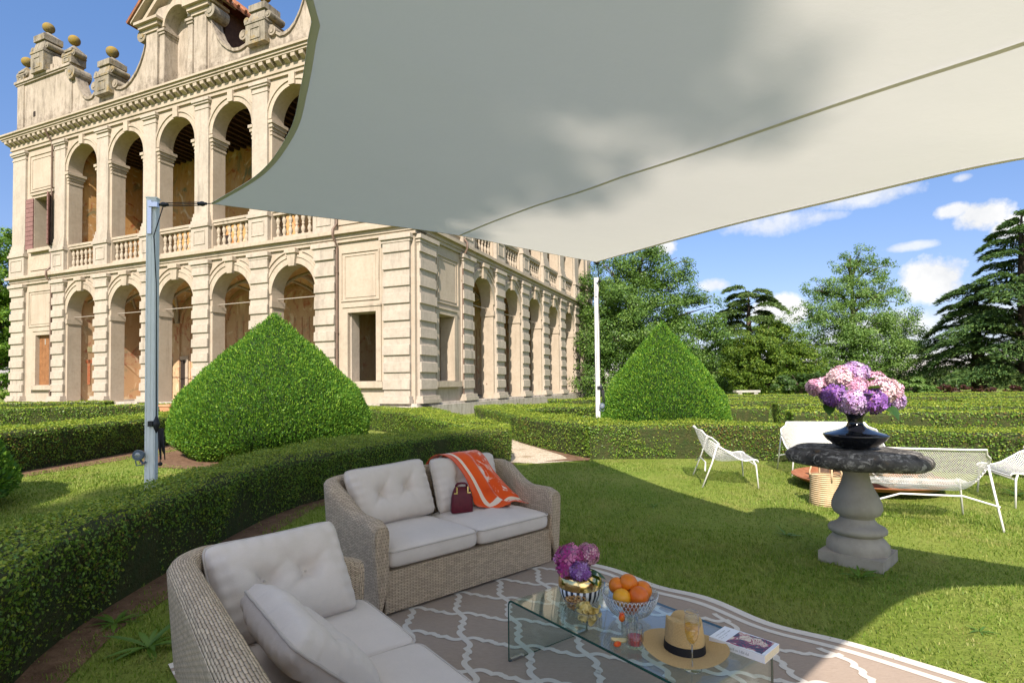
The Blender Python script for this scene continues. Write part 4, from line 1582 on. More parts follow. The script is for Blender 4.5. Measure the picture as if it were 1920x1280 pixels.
def cedar(label, x, y, H, R, n_br, n, mat, base=.06, lean=0.0, group='cedars of the park', top_flat=.0, leafl=.34):
    root = thing('cedar_tree', label, 'tree', (x, y, 0), 0, group)
    q = MB()
    q.tube([(0, 0, -.1), (lean * .2, 0, H * .35), (lean * .6, .1, H * .7), (lean, 0, H)], [.55, .42, .25, .05], 10)
    Vs = []
    per = n // n_br
    for i in range(n_br):
        t = base + (1 - base) * (i + rng.random() * .6) / n_br
        z0 = H * t
        L = R * (1 - t) ** .62 * (.55 + .5 * rng.random()) + .5
        if top_flat:
            L = max(L, top_flat * R * (.5 + .5 * rng.random()))
        a = i * 2.399 + rng.normal(0, .3)
        rise = L * (.16 + .14 * rng.random())
        droop = L * (.16 + .16 * rng.random())
        d = np.array([cos(a), sin(a), 0])
        pts = [np.array([lean * t, 0, z0]) + d * L * s + np.array([0, 0, rise * sin(s * 2.2) - droop * s * s * s]) for s in np.linspace(0, 1, 7)]
        q.tube([tuple(p) for p in pts], [.11 * (1 - t) + .05] + [.09 * (1 - t) * (1 - s) + .015 for s in np.linspace(.16, 1, 6)], 6)
        k = int(per * (.35 + L / R))
        s = .22 + .78 * rng.random(k) ** .75
        b = np.array([-sin(a), cos(a), 0])
        wide = L * .34 * np.sin(np.clip((s - .12) * 3.4, 0, pi * .86)) + .1
        w = rng.uniform(-1, 1, k)
        cen = np.array(pts)
        P = np.stack([np.interp(s, np.linspace(0, 1, 7), cen[:, j]) for j in range(3)], 1)
        # sub-branches: needles gather along ribs
        rib = np.round(w * 3) / 3 + rng.normal(0, .06, k)
        P += b * (rib * wide)[:, None] + d * (np.abs(rib) * wide * .45)[:, None]
        P[:, 2] += .10 - (rib * rib) * wide * .28 + rng.normal(0, .05, k) - .10 * (rng.random(k) < .35)
        NN = np.tile(np.array([0, 0, 1.0]), (k, 1)) + d * .25
        sz = leafl * (.5 + .8 * rng.random(k))
        dirv = d + b * rib[:, None] * .9 + np.array([0, 0, -.25])
        dirv = dirv + rng.normal(0, .35, (k, 3))
        dirv /= np.linalg.norm(dirv, axis=1, keepdims=True)
        side = np.cross(dirv, NN + rng.normal(0, .4, (k, 3)))
        side /= np.linalg.norm(side, axis=1, keepdims=True)
        V = np.empty((k, 4, 3))
        V[:, 0] = P - dirv * sz[:, None] * .4
        V[:, 1] = P + side * sz[:, None] * .13
        V[:, 2] = P + dirv * sz[:, None] * .6
        V[:, 3] = P - side * sz[:, None] * .13
        Vs.append(V.reshape(-1, 3))
    q.build('trunk', M_BARK, root, True)
    Va = np.concatenate(Vs)
    npmesh('crown', Va, np.arange(len(Va), dtype=np.int32).reshape(-1, 4), mat, root)
    return root


cx = dep(1925, 700, 42).x
cedar('huge dark cedar with layered drooping branches at the right edge', cx, 42, 14.2, 7.6, 64, 95000, M_CEDAR, .05)
cx = dep(1835, 700, 45).x
cedar('smaller cedar with a broken top leaning in front of the huge cedar', cx, 45, 9.2, 5.4, 40, 46000, M_CEDARL, .08)
cx = dep(1392, 700, 62).x
cedar('distant flat topped cedar between the oak and the lime tree', cx, 60, 11.2, 7.0, 34, 42000, M_CEDARL, .40, top_flat=.55, leafl=.42)

# the tree behind the photographer that shades the sail and the near hedge
broadleaf('shade_tree', 'large leafy tree standing behind the seats, shading the sail', -5.2, -20.0,
          [(-.6, 0, 25.2, 1.5), (.3, .2, 24.6, 1.5), (-1.9, 0, 24.2, 1.7), (.9, .2, 23.3, 1.8), (-.6, .2, 23.0, 2.2), (-2.4, 0, 22.0, 2.0), (1.7, .2, 21.8, 1.9), (0, .2, 21.1, 2.4), (-2.2, .2, 19.9, 2.2),
           (2.1, .1, 20.0, 1.6), (.2, .2, 19.0, 2.4), (-1.8, 0, 17.8, 2.2), (1.7, 0, 18.0, 1.9), (.2, 0, 16.8, 2.2), (-.4, .2, 21.8, 1.8)],
          .34, 80000, M_OAK, .5, 13.0, sub=16, fill=.95)
# ------------------------------------------------------------------ shade sail


def fabric_trans(name, c, tr, trc):
    t = NT(name)
    o = t.coord()
    col = t.mix(t.rng(t.noise(o, 1.2, 6), .3, .7), c, tuple(x * .95 for x in c))
    w = t.node('ShaderNodeTexWave')
    w.inputs['Scale'].default_value = 60
    t.l.new(o, w.inputs['Vector'])
    nor = t.bump(t.math('ADD', t.noise(o, 2.0, 5), t.math('MULTIPLY', t.noise(o, 180, 3), .05)), .25, .03)
    d = t.node('ShaderNodeBsdfDiffuse')
    t.set(d.inputs['Color'], col)
    t.l.new(nor, d.inputs['Normal'])
    s = t.node('ShaderNodeBsdfTranslucent')
    t.set(s.inputs['Color'], trc)
    t.l.new(nor, s.inputs['Normal'])
    m = t.node('ShaderNodeMixShader')
    m.inputs[0].default_value = tr
    t.l.new(d.outputs[0], m.inputs[1])
    t.l.new(s.outputs[0], m.inputs[2])
    return t.done(m.outputs[0])


M_SAIL = fabric_trans('sail cloth', (.80, .84, .90), .31, (.78, .755, .70))
M_SEAM = fabric_trans('sail double cloth', (.72, .71, .63), .26, (.66, .62, .50))
M_ALU = plain('grey anodised pole', (.70, .74, .73), .5, (.65, .69, .68), 3)
M_ALUW = plain('white painted pole', (.56, .555, .54), .45, (.50, .50, .49), 3)
M_BLACK = plain('black plastic', (.02, .022, .026), .4)
M_ROPE = plain('black rope', (.025, .025, .028), .8)
M_CHROME = plain('steel', (.55, .56, .58), .25, metallic=1.0)


def spline(pts, n):
    """Catmull-Rom through the points, n+1 samples by arc length"""
    P = [np.array(p, float) for p in pts]
    P = [2 * P[0] - P[1]] + P + [2 * P[-1] - P[-2]]
    out = []
    for i in range(1, len(P) - 2):
        p0, p1, p2, p3 = P[i - 1:i + 3]
        for t in np.linspace(0, 1, 20, endpoint=False):
            out.append(.5 * (2 * p1 + (p2 - p0) * t + (2 * p0 - 5 * p1 + 4 * p2 - p3) * t * t + (3 * p1 - p0 - 3 * p2 + p3) * t ** 3))
    out.append(P[-2])
    A = np.array(out)
    d = np.concatenate([[0], np.cumsum(np.linalg.norm(np.diff(A, axis=0), axis=1))])
    s = np.linspace(0, d[-1], n + 1)
    return np.stack([np.interp(s, d, A[:, k]) for k in range(3)], 1)


C0, C1, C2, C3 = (-3.14, 5.70, 3.31), (1.04, 6.6, 2.855), (4.25, 1.30, 2.05), (-1.5, -2.5, 2.75)
NU, NV = 60, 60
e_far = spline([C0, (-2.36, 5.65, 3.19), (-1.455, 5.75, 3.10), (-.55, 5.95, 3.015), (-.04, 6.1, 2.945), (.556, 6.35, 2.885), C1], NU)
e_right = spline([C1, (1.635, 4.4, 2.62), (2.01, 3.4, 2.515), (2.38, 2.55, 2.425), (2.75, 2.15, 2.33), (3.5, 1.62, 2.17), C2], NV)
e_near = spline([C2, (2.6, 1.15, 2.24), (1.47, .28, 2.36), (.75, -.45, 2.45), (-.3, -1.5, 2.6), C3], NU)[::-1]
e_left = spline([C0, (-2.14, 4.62, 3.20), (-1.57, 3.86, 3.2), (-1.25, 3.25, 3.19), (-1.04, 2.8, 3.19), (-.955, 2.59, 3.19), (-.80, 1.5, 3.1), (-.85, .2, 2.98), (-1.1, -1.2, 2.85), C3], NV)


def sail_pt(u, v):
    def ev(e, t):
        x = t * (len(e) - 1)
        i = min(int(x), len(e) - 2)
        return e[i] + (e[i + 1] - e[i]) * (x - i)
    a = (1 - v) * ev(e_far, u) + v * ev(e_near, u)
    b = (1 - u) * ev(e_left, v) + u * ev(e_right, v)
    c = (1 - u) * (1 - v) * np.array(C0) + u * (1 - v) * np.array(C1) + u * v * np.array(C2) + (1 - u) * v * np.array(C3)
    return a + b - c


sail = thing('shade_sail', 'huge off white shade sail stretched over the wicker seats', 'shade sail', C0)
q = MB()
oc = np.array(C0)
q.grid(lambda u, v: sail_pt(u, v) - oc, 90, 90)
q.build('sail_cloth', M_SAIL, sail, True, recalc=False)


def inv_plan(x, y, u=.5, v=.5):
    for _ in range(30):
        p = sail_pt(u, v)
        e = 1e-3
        du = (sail_pt(min(1, u + e), v) - sail_pt(max(0, u - e), v)) / (min(1, u + e) - max(0, u - e))
        dv = (sail_pt(u, min(1, v + e)) - sail_pt(u, max(0, v - e))) / (min(1, v + e) - max(0, v - e))
        det = du[0] * dv[1] - du[1] * dv[0]
        rx, ry = x - p[0], y - p[1]
        u += .7 * (rx * dv[1] - ry * dv[0]) / det
        v += .7 * (ry * du[0] - rx * du[1]) / det
        u, v = min(1, max(0, u)), min(1, max(0, v))
    return u, v, sail_pt(u, v)


q = MB()
va, uv0 = [], (.6, .05)
seam_line = spline([(-.56, 5.93, 0), (-.106, 5.02, 0), (.511, 4.048, 0), (.909, 3.32, 0), (1.267, 2.554, 0), (1.475, 2.05, 0), (1.66, 1.6, 0), (1.85, .95, 0)], 39)
for x, y, _ in seam_line:
    u, v, p = inv_plan(x, y, *uv0)
    uv0 = (u, v)
    dx, dy = np.array([.91, .415]) * .016
    for s in (-1, 1):
        va.append((p[0] + s * dx - oc[0], p[1] + s * dy - oc[1], p[2] - .006 - oc[2]))
q.add(va, [(2 * i, 2 * i + 1, 2 * i + 3, 2 * i + 2) for i in range(39)])
q.build('sail_seam', M_SEAM, sail, True, recalc=False)
# double hem along the four edges with a rope in it
for nm, e, inward in (('far', e_far, (0, 1)), ('right', e_right, (-1, 0)), ('near', e_near, (0, -1)), ('left', e_left, (1, 0))):
    q = MB()
    va = []
    n = len(e)
    for i in range(n):
        u = {'far': i / (n - 1), 'near': i / (n - 1), 'left': 0, 'right': 1}[nm]
        v = {'far': 0, 'near': 1, 'left': i / (n - 1), 'right': i / (n - 1)}[nm]
        p = sail_pt(u, v)
        p2 = sail_pt(min(1, max(0, u + inward[0] * .02)), min(1, max(0, v + inward[1] * .02)))
        dd = p2 - p
        L = np.linalg.norm(dd)
        wd = .038 if 0 < i < n - 1 else .02
        p2 = p + dd / (L + 1e-9) * wd
        va += [tuple(p - oc - (0, 0, .004)), tuple(p2 - oc - (0, 0, .006))]
    q.add(va, [(2 * i, 2 * i + 1, 2 * i + 3, 2 * i + 2) for i in range(n - 1)])
    q.tube([tuple(p - oc) for p in e], .004, 6)
    q.build('sail_hem', M_SEAM, sail, True, recalc=False)


def mast(name, label, base, top_z, w, d, mat, corner, rz, lamp_z, lamp_side, block_z):
    r = thing(name, label, 'pole', (base[0], base[1], 0), rz, 'poles of the shade sail')
    q = MB()
    h = top_z
    q.box(-w / 2, w / 2, -d / 2, d / 2, 0, h)
    # rounded front ridges and a groove: an extruded profile
    for x in (-w * .36, 0, w * .36):
        q.tube([(x, -d / 2, .02), (x, -d / 2, h - .02)], w * .05, 8)
    q.box(-w * .56, w * .56, -d * .56, d * .56, h, h + .012)
    q.build('mast', mat, r, True, sharp=40)
    q = MB()
    q.box(-w * .3, w * .1, -d / 2 - .02, -d / 2, h - .38, h - .03)
    q.box(-w * .15, w * .75, -d / 2 - .035, -d / 2 + .01, h - .10, h - .05)
    q.build('bracket', M_CHROME, r)
    inv = Matrix.Rotation(-rz, 3, 'Z')
    co = inv @ (Vector(corner) - Vector((base[0], base[1], 0)))
    a = Vector((w * .75, -d / 2 - .02, h - .075))
    dirv = (co - a).normalized()
    L = (co - a).length
    p1, p2 = a + dirv * .06, a + dirv * (L - .09)
    q = MB()
    for p in (p1, p2):
        q.sphere(tuple(p), (.036, .026, .026), 12, 8)
        q.tube([tuple(p - dirv * .045), tuple(p + dirv * .045)], .015, 8)
    q.tube([tuple(p2), tuple(co)], .005, 6)
    q.build('pulley_block', M_BLACK, r, True)
    q = MB()
    for o in (-.017, 0, .017):
        q.tube([tuple(p1 + Vector((0, 0, o))), tuple(p2 + Vector((0, 0, o)))], .0045, 6)
    zb = block_z
    q.tube([tuple(p1), (w * .5 - .012, -d / 2 - .02, h - .40), (w * .5 + .012, -d / 2 - .015, h - .9), (w * .5 + .022, -d / 2 - .01, zb + .06)], .005, 6)
    q.build('halyard', M_ROPE, r, True)
    q = MB()
    x = w * .5 + .02
    q.lathe([(.004, -.10), (.03, -.03), (.034, 0), (.028, .02), (.004, .085)], (x, -d / 2 - .01, zb), 14)
    q.box(x - .075, x - .03, -d / 2 - .03, -d / 2 + .01, zb - .03, zb + .025)
    q.build('cleat', M_BLACK, r, True, sharp=40)
    q = MB()
    for k in range(5):
        xx = x + .012 + .012 * k
        b = .33 + .05 * sin(k * 2)
        q.tube([(xx, -d / 2, zb - .05), (xx + .012, -d / 2 - .01, zb - b * .6), (xx + .02, -d / 2, zb - b), (xx + .008, -d / 2 + .012, zb - b * .5), (xx - .004, -d / 2, zb - .06)], .005, 6)
    q.tube([(x + .03, -d / 2, zb - .3), (x + .035, -d / 2, zb - .40)], .004, 6)
    q.sphere((x + .035, -d / 2, zb - .42), .022, 10, 8)
    q.build('rope_coil', M_ROPE, r, True)
    lx = lamp_side * (w * .5 + .035)
    q = MB()
    q.lathe([(.024, .062), (.042, .04), (.052, .01), (.055, -.018), (.052, -.026), (.044, -.026)], (0, 0, 0), 20)
    for i, p in enumerate(q.v):                     # turn the lamp to look forward and a little up
        x_, y_, z_ = p
        q.v[i] = (lx + x_, -d / 2 - .035 + z_, lamp_z + y_)
    q.tube([(lx, -d / 2 - .0, lamp_z - .06), (lx - lamp_side * .03, -d / 2 - .02, lamp_z - .085), (lx - lamp_side * .06, -d / 2 - .02, lamp_z - .075)], .012, 6)
    q.tube([(lx + lamp_side * .05, -d / 2, lamp_z - .06), (lx + lamp_side * .03, -d / 2 - .02, lamp_z - .11), (lx - lamp_side * .04, -d / 2 - .02, lamp_z - .10)], .006, 6)
    sp = q.build('spotlight', plain('blue grey lamp housing', (.10, .13, .17), .35), r, True, sharp=40)
    q = MB()
    q.sphere((lx, -d / 2 - .055, lamp_z), (.044, .008, .044), 16, 8)
    q.build('lens', plain('lamp lens', (.30, .33, .37), .2, metallic=.5), sp, True)
    return r


mast('sail_pole', 'tall grey metal sail pole with black rope cleat and clamped spotlight, behind the curved hedge', (-3.76, 5.72), 3.37, .098, .07, M_ALU, C0, .12, .70, -1, 1.02)
mast('sail_pole', 'thin white sail pole between the villa and the yew cone, roped to the sail', (1.745, 11.2), 3.53, .088, .08, M_ALUW, C1, -.1, .93, 1, 1.30)
# ------------------------------------------------------------------ wicker sofas and cushions


def wickermat(name, a, b, dark):
    """flat strands woven over hidden stakes: every strand rises in its middle and dives at both ends, rows staggered"""
    t = NT(name)
    uv = t.coord('UV')
    BW_, RH = .042, .0088
    sp = t.node('ShaderNodeSeparateXYZ')
    wob = t.noise(uv, 14, 2)
    t.l.new(uv, sp.inputs[0])
    v = t.math('DIVIDE', t.math('ADD', sp.outputs[1], t.math('MULTIPLY', t.math('SUBTRACT', wob, .5), .006)), RH)
    row = t.math('FLOOR', v)
    fv = t.math('SUBTRACT', v, row)
    u = t.math('ADD', t.math('DIVIDE', sp.outputs[0], BW_), t.math('MULTIPLY', t.math('MODULO', t.math('ABSOLUTE', row), 2.0), .5))
    cell = t.math('FLOOR', u)
    fu = t.math('SUBTRACT', u, cell)
    hu = t.math('POWER', t.math('SINE', t.math('MULTIPLY', fu, pi)), .35)
    hv = t.math('POWER', t.math('SINE', t.math('MULTIPLY', fv, pi)), .45)
    h = t.math('MULTIPLY', hu, hv)
    cv = t.node('ShaderNodeCombineXYZ')
    t.l.new(cell, cv.inputs[0])
    t.l.new(row, cv.inputs[1])
    wn_ = t.node('ShaderNodeTexWhiteNoise', noise_dimensions='2D')
    t.l.new(cv.outputs[0], wn_.inputs['Vector'])
    col = t.mix(wn_.outputs['Value'], a, b)
    gap = t.rng(h, .52, .22)
    col = t.mix(gap, col, dark)
    return t.done(t.bsdf(col, .6, t.bump(h, .9, .007), 0, .35))


M_WICK = wickermat('taupe wicker', (.70, .55, .39), (.50, .385, .27), (.085, .06, .04))


def linen(name, a, b):
    t = NT(name)
    o = t.coord()
    n = t.noise(o, 3, 5)
    col = t.mix(t.rng(n, .35, .65), a, b)
    sl_ = t.noise(t.map(o, (60, 900, 900)), 1, 3)
    sl2 = t.noise(t.map(o, (900, 60, 900)), 1, 3)
    col = t.mix(t.math('MULTIPLY', t.rng(sl_, .35, .7), .14), col, (.30, .27, .24))
    h = t.math('ADD', sl_, sl2)
    return t.done(t.bsdf(col, .95, t.bump(h, .25, .0012, t.bump(t.noise(o, 9, 4), .22, .02)), 0, .12, **{'Sheen Weight': .15}))


M_LIN = linen('greige linen', (.70, .625, .565), (.64, .57, .51))
M_PIPING = linen('linen piping', (.56, .50, .45), (.50, .45, .40))


def smooth01(a, b, x):
    t = min(1, max(0, (x - a) / (b - a)))
    return t * t * (3 - 2 * t)


def wicker_sofa(label, loc, rz, W_, D_, group):
    r = thing('wicker_sofa', label, 'sofa', (*loc, 0), rz, group)
    Rr = .26
    path = []
    st = .025

    def seg(a, b):
        L = hypot(b[0] - a[0], b[1] - a[1])
        for i in range(int(L / st)):
            t = i / int(L / st)
            path.append((a[0] + (b[0] - a[0]) * t, a[1] + (b[1] - a[1]) * t))
    seg((0, 0), (0, D_ - Rr))
    for i in range(16):
        a = pi - i / 16 * pi / 2
        path.append((Rr + Rr * cos(a), D_ - Rr + Rr * sin(a)))
    seg((Rr, D_), (W_ - Rr, D_))
    for i in range(16):
        a = pi / 2 - i / 16 * pi / 2
        path.append((W_ - Rr + Rr * cos(a), D_ - Rr + Rr * sin(a)))
    seg((W_, D_ - Rr), (W_, 0))
    path.append((W_, 0))
    n = len(path)
    secs, us = [], []
    u = 0
    for i, (x, y) in enumerate(path):
        p0, p1 = path[max(0, i - 1)], path[min(n - 1, i + 1)]
        tx, ty = p1[0] - p0[0], p1[1] - p0[1]
        L = hypot(tx, ty)
        nx, ny = -ty / L, tx / L                # outward (path runs clockwise seen from above)
        if i:
            u += hypot(x - path[i - 1][0], y - path[i - 1][1])
        us.append(u)
        h = .585 + .165 * smooth01(.22, .66, y) - .02 * smooth01(.06, 0, y) + .006 * sin(u * 2)
        k = smooth01(.3, .7, y)
        lean = .006 + .035 * k
        prof = [(-.03, .02), (-.012, .2), (lean * .5, .38), (lean, h - .07), (lean + .002, h - .03), (lean - .012, h - .008), (lean - .035, h), (lean - .070, h), (lean - .092, h - .010), (lean - .102, h - .035), (lean - .104, h - .08), (-.090, .40), (-.10, .24)]
        secs.append([(x + nx * o, y + ny * o, z) for o, z in prof])
    q = MB()
    m = len(secs[0])
    v = [p for s in secs for p in s]
    f, uvs = [], []
    vls = []
    for s in secs:
        vl = [0]
        for k in range(1, m):
            vl.append(vl[-1] + (Vector(s[k]) - Vector(s[k - 1])).length)
        vls.append(vl)
    for i in range(n - 1):
        for k in range(m - 1):
            f.append((i * m + k, i * m + k + 1, (i + 1) * m + k + 1, (i + 1) * m + k))
            uvs.append([(us[i], vls[i][k]), (us[i], vls[i][k + 1]), (us[i + 1], vls[i + 1][k + 1]), (us[i + 1], vls[i + 1][k])])
    q.add(v, f, 0, uvs)
    q.build('frame', M_WICK, r, True, recalc=True)
    # fronts of the two arms, woven upright
    for s, nm in ((secs[0], 0), (secs[-1], 1)):
        q = MB()
        cx = sum(p[0] for p in s) / m
        back = [(p[0], p[1] - .0, p[2]) for p in s]
        fr = [(cx + (p[0] - cx) * .9, p[1] - .028, p[2] - (.012 if p[2] > .4 else 0)) for p in s]
        v = back + fr
        f = [tuple(range(m, 2 * m))]
        uv_ = [[(p[2], p[0]) for p in fr]]
        for k in range(m):
            f.append((k, (k + 1) % m, m + (k + 1) % m, m + k))
            uv_.append([(v[a][2], v[a][0] + v[a][1]) for a in (k, (k + 1) % m, m + (k + 1) % m, m + k)])
        q.add(v, f, 0, uv_)
        q.build('arm_front', M_WICK, r, False)
    q = MB()
    x0, x1 = .08, W_ - .08
    y0, y1 = .0, .05
    def bx(q, x0, x1, y0, y1, z0, z1):
        v = [(x, y, z) for z in (z0, z1) for x, y in ((x0, y0), (x1, y0), (x1, y1), (x0, y1))]
        F = [(3, 2, 1, 0), (4, 5, 6, 7), (0, 1, 5, 4), (1, 2, 6, 5), (2, 3, 7, 6), (3, 0, 4, 7)]
        U = []
        for ff in F:
            n_ = [v[k] for k in ff]
            if abs(n_[0][2] - n_[2][2]) < 1e-6:
                U.append([(p[0], p[1]) for p in n_])
            else:
                U.append([(p[0] + p[1], p[2]) for p in n_])
        q.add(v, F, 0, U)
    bx(q, x0, x1, y0, y1, .025, .275)
    q.build('front_panel', M_WICK, r)
    q = MB()
    bx(q, x0, x1, .05, D_ - .1, .24, .27)
    q.build('seat_deck', M_WICK, r)
    q = MB()
    for x, y in ((.05, .03), (W_ - .05, .03), (.05, D_ - .06), (W_ - .05, D_ - .06)):
        q.lathe([(.02, 0), (.02, .03)], (x, y, 0), 10)
    q.build('foot', M_BLACK, r)
    return r


def seat_cushion(label, sofa, x0, x1, y0, y1, z0, z1, group):
    bpy.context.view_layer.update()
    w, d, h = x1 - x0, y1 - y0, z1 - z0
    q = MB()
    nu, nv = 64, 28

    def sg(c, e):
        return math.copysign(abs(c) ** e, c)

    def fn(u, v):
        a, b = 2 * pi * u, -pi / 2 + pi * v
        e1, e2 = .16, .34
        cx = sg(cos(b), e2)
        x, y, z = cx * sg(cos(a), e1), cx * sg(sin(a), e1), sg(sin(b), e2)
        crown = .018 * (1 - x * x) * (1 - y * y) * (1 if z > 0 else 0)
        bow = .012 * (1 - z * z)
        return (x * (w / 2 - .004 + bow * (abs(x) > .8)), y * (d / 2 - .004 + bow * (abs(y) > .8)), z * h / 2 + crown)
    q.grid(fn, nu, nv)
    root = bpy.data.objects.new('seat_cushion', None)
    COL.objects.link(root)
    tag(root, label, 'cushion', group)
    root.matrix_world = sofa.matrix_world @ Matrix.Translation(((x0 + x1) / 2, (y0 + y1) / 2, (z0 + z1) / 2))
    q.build('cushion_cover', M_LIN, root, True, merge=.0008)
    pts = []
    r_ = .045
    for cx, cy, a0 in ((w / 2 - r_, d / 2 - r_, 0), (-w / 2 + r_, d / 2 - r_, 90), (-w / 2 + r_, -d / 2 + r_, 180), (w / 2 - r_, -d / 2 + r_, 270)):
        for k in range(7):
            a = radians(a0 + 15 * k)
            pts.append((cx + (r_ + .004) * cos(a), cy + (r_ + .004) * sin(a), h * .30))
    q = MB()
    # long sides need points too
    full = []
    for i in range(len(pts)):
        a, b = Vector(pts[i]), Vector(pts[(i + 1) % len(pts)])
        k = max(1, int((b - a).length / .06))
        full += [tuple(a.lerp(b, j / k)) for j in range(k)]
    q.tube(full, .0055, 6, closed=True)
    q.build('piping', M_PIPING, root, True)
    return root


def pillow_verts(w, h, t, tufts, seed, nx=44, ny=34):
    rs = random.Random(seed)
    ph = [rs.uniform(0, 6.28) for _ in range(8)]

    def surf(x, y, side):
        # x, y in -1..1
        ex = max(0.0, 1 - abs(x) ** 3.2) ** .5
        ey = max(0.0, 1 - abs(y) ** 3.2) ** .5
        z = t / 2 * (ex * ey) ** .85
        dip = 0
        for (tx, ty) in tufts:
            dx, dy = (x - tx) * w / 2, (y - ty) * h / 2
            d2 = dx * dx + dy * dy
            dip += .60 * math.exp(-d2 / (.038 ** 2)) + .30 * math.exp(-d2 / (.10 ** 2))
            # folds run from each button to the edges and to its neighbour
            a = atan2(dy, dx)
            dip += .20 * math.exp(-d2 / (.15 ** 2)) * (max(0, cos(a - ph[4])) ** 40 + max(0, cos(a - ph[4] - 1.9)) ** 30 + max(0, cos(a - ph[4] - 3.3)) ** 40 + max(0, cos(a - ph[5] - 4.8)) ** 30)
        z *= max(.12, 1 - min(.88, dip))
        edge = max(abs(x), abs(y))
        z += .0035 * sin(x * 27 + ph[0] + 3 * y) * smooth01(.55, .95, edge) * (1 - smooth01(.95, 1, edge))
        z += .0035 * sin(y * 23 + ph[1] - 2 * x) * smooth01(.6, .95, abs(x)) * (1 - smooth01(.95, 1, abs(x)))
        z += .005 * sin(x * 2.4 + ph[2]) * sin(y * 2.2 + ph[3]) * ex * ey
        pinch = 1 - .035 * (1 - x * x) * (abs(y) ** 2)
        pinchy = 1 - .05 * (1 - y * y) * (abs(x) ** 2)
        px = x * w / 2 * (1 - .03 * (1 - y * y) * abs(x))
        py = y * h / 2 * (1 - .045 * (1 - x * x) * abs(y))
        # soft rounded corners
        rr = (abs(x) ** 8 + abs(y) ** 8)
        k = 1 / max(1, rr) ** .10
        return (px * k, py * k, side * z)
    return surf


def pillow(name, label, M, w, h, t, tufts, seed, group, mat=None):
    """M: world matrix; local x along the width, y up, +z the front"""
    surf = pillow_verts(w, h, t, tufts, seed)
    root = bpy.data.objects.new(name, None)
    COL.objects.link(root)
    tag(root, label, 'cushion', group)
    root.matrix_world = M
    q = MB()
    q.grid(lambda u, v: surf(2 * u - 1, 2 * v - 1, 1), 52, 40)
    q.grid(lambda u, v: surf(1 - 2 * u, 2 * v - 1, -1), 36, 28)
    q.build('cushion_cover', mat or M_LIN, root, True, merge=.0006)
    pts = []
    for k in range(40):
        pts.append(surf(-1 + 2 * k / 40, -1, 1))
    for k in range(30):
        pts.append(surf(1, -1 + 2 * k / 30, 1))
    for k in range(40):
        pts.append(surf(1 - 2 * k / 40, 1, 1))
    for k in range(30):
        pts.append(surf(-1, 1 - 2 * k / 30, 1))
    q = MB()
    q.tube([(p[0] * 1.005, p[1] * 1.005, .0005 * sin(i)) for i, p in enumerate(pts)], .0055, 6, closed=True)
    q.build('piping', M_PIPING, root, True)
    if tufts:
        q = MB()
        for (tx, ty) in tufts:
            p = surf(tx, ty, 1)
            q.sphere((p[0], p[1], p[2] + .001), (.006, .006, .003), 8, 6)
        q.build('tuft_button', M_PIPING, root, True)
    return root


def frame_m(o, xa, ya):
    x = Vector(xa).normalized()
    y = Vector(ya)
    y = (y - x * y.dot(x)).normalized()
    z = x.cross(y)
    return Matrix(((x.x, y.x, z.x, o[0]), (x.y, y.y, z.y, o[1]), (x.z, y.z, z.z, o[2]), (0, 0, 0, 1)))


GS = 'matching wicker sofas'
sofaB = wicker_sofa('two seat taupe wicker sofa facing the camera, orange scarf on its back cushion', (-.8286, 3.2549), atan2(.672, .740), 1.59, .80, GS)
sofaA = wicker_sofa('taupe wicker sofa cut off by the bottom of the photo, closest to the camera', (.184, 1.437), atan2(.791, -.611), 1.60, .75, GS)
bpy.context.view_layer.update()
seat_cushion('linen seat cushion on the far sofa, under the tufted cushion without scarf', sofaB, .10, .785, -.015, .62, .275, .418, 'seat cushions of the sofas')
seat_cushion('linen seat cushion under the burgundy handbag and orange scarf', sofaB, .795, 1.48, -.015, .62, .275, .418, 'seat cushions of the sofas')
# on the near sofa local x runs from the camera to the far arm
seat_cushion('linen seat cushion of the near sofa beside its far arm', sofaA, .93, 1.475, -.005, .62, .275, .418, 'seat cushions of the sofas')
seat_cushion('linen seat cushion of the near sofa, cut off at the bottom of the photo', sofaA, .375, .92, -.005, .62, .275, .418, 'seat cushions of the sofas')


def on(sofa, x, y, z):
    return sofa.matrix_world @ Vector((x, y, z))


def pil_on(sofa, bl, br, tl, **kw):
    """cushion frame from three corners in sofa coordinates"""
    a, b, c = (on(sofa, *p) for p in (bl, br, tl))
    M = frame_m((0, 0, 0), b - a, c - a)
    ctr = (b + c) / 2
    M.translation = ctr
    return M, (b - a).length, (c - a).length


GB = 'tufted back cushions'
M_, w_, h_ = pil_on(sofaB, (.17, .50, .405), (.80, .52, .43), (.115, .66, .80))
pillow('back_cushion', 'tufted linen back cushion on the far sofa, with two buttons and nothing on it', M_, .66, .43, .19, [(-.30, .05), (.34, .10)], 3, GB)
M_, w_, h_ = pil_on(sofaB, (.84, .52, .41), (1.46, .52, .41), (.83, .66, .81))
pillow('back_cushion', 'tufted linen back cushion half covered by the orange scarf', M_, .64, .43, .18, [(-.32, .05), (.34, .05)], 5, GB)
